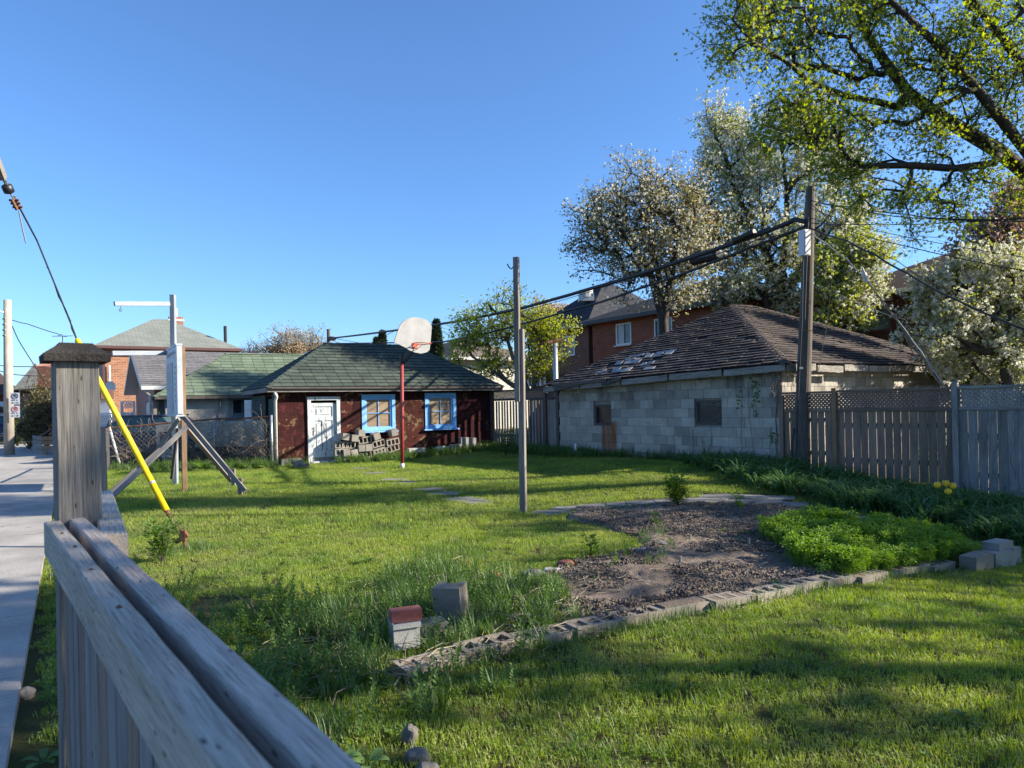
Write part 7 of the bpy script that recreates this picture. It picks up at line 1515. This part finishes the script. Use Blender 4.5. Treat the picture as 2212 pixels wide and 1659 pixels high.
tree('dark_hedge_tree', 'dark green shrubbery filling the gap behind the lattice fence', [(vt([b_, P(2150, 800, Zt), P(2150, 760, Zt)]), -1)], blobtips([(2130, 800, 70, 60, Zt), (2200, 780, 60, 90, Zt), (2080, 790, 40, 40, Zt)], 200, 28, clusters=4), [('crown', T_leaf(.6), 9000, .08, .16, L_green, .16)], 25, .4, .010, .10, twig=.5)
# -- lime tree mid distance
Zt = 27; b_ = P(1150, 900, Zt); b_.z = 0
trunks = [(vt([b_, P(1148, 860, Zt), P(1130, 820, Zt), P(1110, 780, Zt), P(1095, 730, Zt)]), -1), (vt([P(1090, 820, Zt), P(1050, 790, Zt), P(1020, 770, Zt)]), 1), (vt([P(1160, 800, Zt), P(1170, 740, Zt), P(1165, 690, Zt)]), 1)]
blobs = [(1020, 710, 38, 36, Zt), (1000, 760, 36, 36, Zt), (1060, 730, 55, 60, Zt), (1095, 655, 45, 38, Zt, 700), (1120, 700, 55, 50, Zt), (1190, 720, 48, 38, Zt), (1180, 770, 42, 45, Zt), (1150, 800, 45, 30, Zt), (1060, 800, 45, 30, Zt), (1215, 700, 25, 18, Zt)]
tree('young_tree', 'yellow-green spring tree behind the slatted fence, around the tall clothesline post', trunks, blobtips(blobs, 400, 31, clusters=5, csp=.15), [('crown', T_leaf(.5), 8500, .08, .17, L_lime, .13)], 33, .5, .013, .13, W_barkp, twig=.6)
def bushtree(name, label, x, ytop, ybot, rx, Z, T, n, s0, s1, mat, seed, bare=False, bark=W_bark, k=160, extra=None, rt=.014):
    b_ = P(x, 890, Z); b_.z = 0; cy = (ytop+ybot)/2; ry = (ybot-ytop)/2
    return tree(name, label, [(vt([b_, P(x, ybot, Z), P(x, cy+ry*.4, Z)]), -1)], blobtips([(x, cy, rx, ry, Z), (x-rx*.4, cy+ry*.3, rx*.6, ry*.6, Z), (x+rx*.4, cy+ry*.2, rx*.6, ry*.7, Z)], k, seed, clusters=4, csp=.2), [('crown', T, n, s0, s1, mat, .15)]+(extra or []), seed, .6, rt, .2, bark, twig=.7)
bushtree('bronze_tree', 'tan bronze tree crown behind the yellow-green one, left of the charcoal roof', 1185, 652, 740, 45, 48, T_leaf(.6), 3000, .16, .3, L_tan, 41)
bushtree('bare_tree', 'sparse tan-budded tree over the green shed roofs', 612, 712, 790, 52, 58, T_leaf(.5), 3200, .12, .22, L_tan, 43, k=260)
bushtree('bare_tree', 'second tan-budded tree just left of the distant utility pole', 668, 716, 790, 38, 60, T_leaf(.5), 1700, .12, .22, L_tan, 44, k=200)
bushtree('bare_tree', 'leafless twiggy tree at the right eave of the orange house', 545, 738, 790, 28, 62, T_leaf(.5), 300, .12, .2, L_blosp, 45, k=200)
def cedar(name, label, x, ytop, ybot, rx, Z, seed, n=5200):
    b_ = P(x, 890, Z); b_.z = 0; top = P(x, ytop, Z).z; bt2 = P(x, ybot, Z).z; w_ = rx*Z/F; t = thing(name, label, 'tree', b_); mb = MB(); mb.tube([b_, V(b_.x, b_.y, top*.9)], [.15, .03], 8); mb.build('trunk', W_bark, t)
    u = rng.random(n)**.8; zz = bt2+(top-bt2)*u; rad = w_*np.minimum(1, (1-u)*1.7+.05)*(.75+.35*vnoise(rng.random(n)*0+zz*2, np.zeros(n)+seed, 1.3, seed))*np.sqrt(rng.uniform(.45, 1, n)); a = rng.random(n)*6.283; pos = np.stack([np.cos(a)*rad, np.sin(a)*rad, zz], 1)
    T = ([(0, -.1, -.5), (.25, .1, -.1), (0, 0, .6), (-.25, .1, -.1), (0, 0, 0)], [(0, 1, 4), (1, 2, 4), (2, 3, 4), (3, 0, 4)]); link('crown', scatter_mesh('crown', T[0], T[1], pos, rng.uniform(.2, .42, n), [L_ever]), t, wmat(t)); return t
cedar('cedar_tree', 'dark columnar cedar right of the basketball backboard', 946, 694, 800, 13, 34, 51)
cedar('cedar_tree', 'shorter green cedar tip behind the shed ridge left of the backboard', 829, 718, 800, 10, 38, 52); cedar('cedar_tree', 'small low cedar tip left of the shorter green cedar', 816, 731, 800, 6, 38.5, 53, 1800)
# street side shrubs
bushtree('street_shrub', 'olive bronze shrub beside the capped post by the street', 100, 838, 950, 42, 30, T_leaf(.6), 4600, .06, .12, L_ol, 61, k=260, rt=.008)
cedar('cedar_tree', 'dark conical cedar behind the street signs', 78, 858, 930, 14, 36, 62, 4200)
def mound(name, label, x, y, rx, ry, Z, mat, n, seed, s0=.1, s1=.2):
    c = P(x, y, Z); b_ = V(c.x, c.y, 0); t = thing(name, label, 'shrub', b_); w_, h_ = rx*Z/F, ry*Z/F; v = rng.normal(size=(n, 3)); v /= np.linalg.norm(v, axis=1, keepdims=True); rr_ = (.75+.3*vnoise(v[:, 0]*2+v[:, 2], v[:, 1]*2, 1.5, seed))*rng.uniform(.8, 1.0, n); pos = v*rr_[:, None]*np.array([w_, w_, h_])+np.array([0, 0, c.z]); pos = pos[pos[:, 2] > 0]
    T = T_leaf(.4); link('foliage', scatter_mesh('foliage', T[0], T[1], pos, rng.uniform(s0, s1, len(pos)), [mat]), t, wmat(t)); mb = MB()
    for _ in range(9): mb.tube([b_, b_+V(ru(-.6, .6)*w_, ru(-.5, .5)*w_, h_*ru(.7, 1.3))], [.03, .01], 5)
    mb.build('stem', W_bark, t)
mound('clipped_yew', 'dark rounded yew shrub beside the timber planter', 62, 928, 22, 20, 31, L_yew, 5200, 71); mound('clipped_yew', 'low dark shrub right behind the concrete pole', 38, 938, 14, 18, 34, L_yew, 2600, 72); mound('light_shrub', 'small light green shrub behind the street signs', 66, 905, 12, 12, 33, L_lime, 900, 73); mound('light_shrub', 'low greenery left of the concrete pole', 30, 915, 12, 14, 40, L_green, 1500, 74)
# -- unseen trees added outside the picture to shade lawn, near fence and sidewalk
def shade_tree(name, label, x, y, h, r, n, seed, mat=L_maple, cf=.66, vf=.34):
    rr = np.random.default_rng(seed); b_ = (x, y, 0); tips = []
    for _ in range(26):
        v = rr.normal(size=3); v /= np.linalg.norm(v); c = np.array([x, y, h*cf])+v*rr.random()**.4*np.array([r, r, h*vf])
        for _ in range(6): tips.append(c+rr.normal(size=3)*r*.16)
    tree(name, label, [([b_, (x, y, h*.2), (x+.1, y, h*.4), (x, y, h*.6)], -1)], np.array(tips), [('crown', T_leaf(.7), n, .16, .3, mat, .2)], seed, .7, .014, .22, twig=.7)
for a_ in SHADE: shade_tree(*a_)
shade_tree('garden_tree', 'tall high-crowned tree added outside the right picture edge to shade the sidewalk', 14, 3.4, 11, 1.9, 5000, 85, cf=.86, vf=.14)  # added out of view, crown set high so its shade lands on the sidewalk

def vine_leaves(name, label, spots):
    lf = MB()
    for (px, z0, z1, n) in spots:
        for _ in range(n):
            b = W1(g1u(px+ru(-7, 7)), ru(z0, z1), .06+ru(0, .03)); leaf(lf, b, V(ru(-1, 1), ru(-.4, .1), ru(-1, .4)), V(-.7, -.6, .2), ru(.04, .08), ru(.03, .06))
    o = lf.build(name, G_weed, None, origin=W1(g1u(1635), .1)); props(o, label, 'vine')
vine_leaves('climbing_vine', 'few small green vine leaves high on the garage wall near its corner', [(1635, 1.5, 2.0, 34), (1632, 1.2, 1.5, 10), (1600, 1.3, 1.8, 8), (1672, .65, .85, 16)])
hm = MB()
for _ in range(26):
    p = GO+V(ru(-.35, .25), ru(-.25, .05), ru(1.9, 2.35)); pts = [p]
    for j in range(6): pts.append(pts[-1]+V(ru(-.09, .09), ru(-.05, .03), ru(-.16, .05)))
    hm.tube(pts, .005, 3, cap=False)
fabricate('vine_tangle', 'knot of dead vine stems hanging from the near garage eave corner', 'vine', hm, M_vine, GO+V(0, -.2, 2.0))
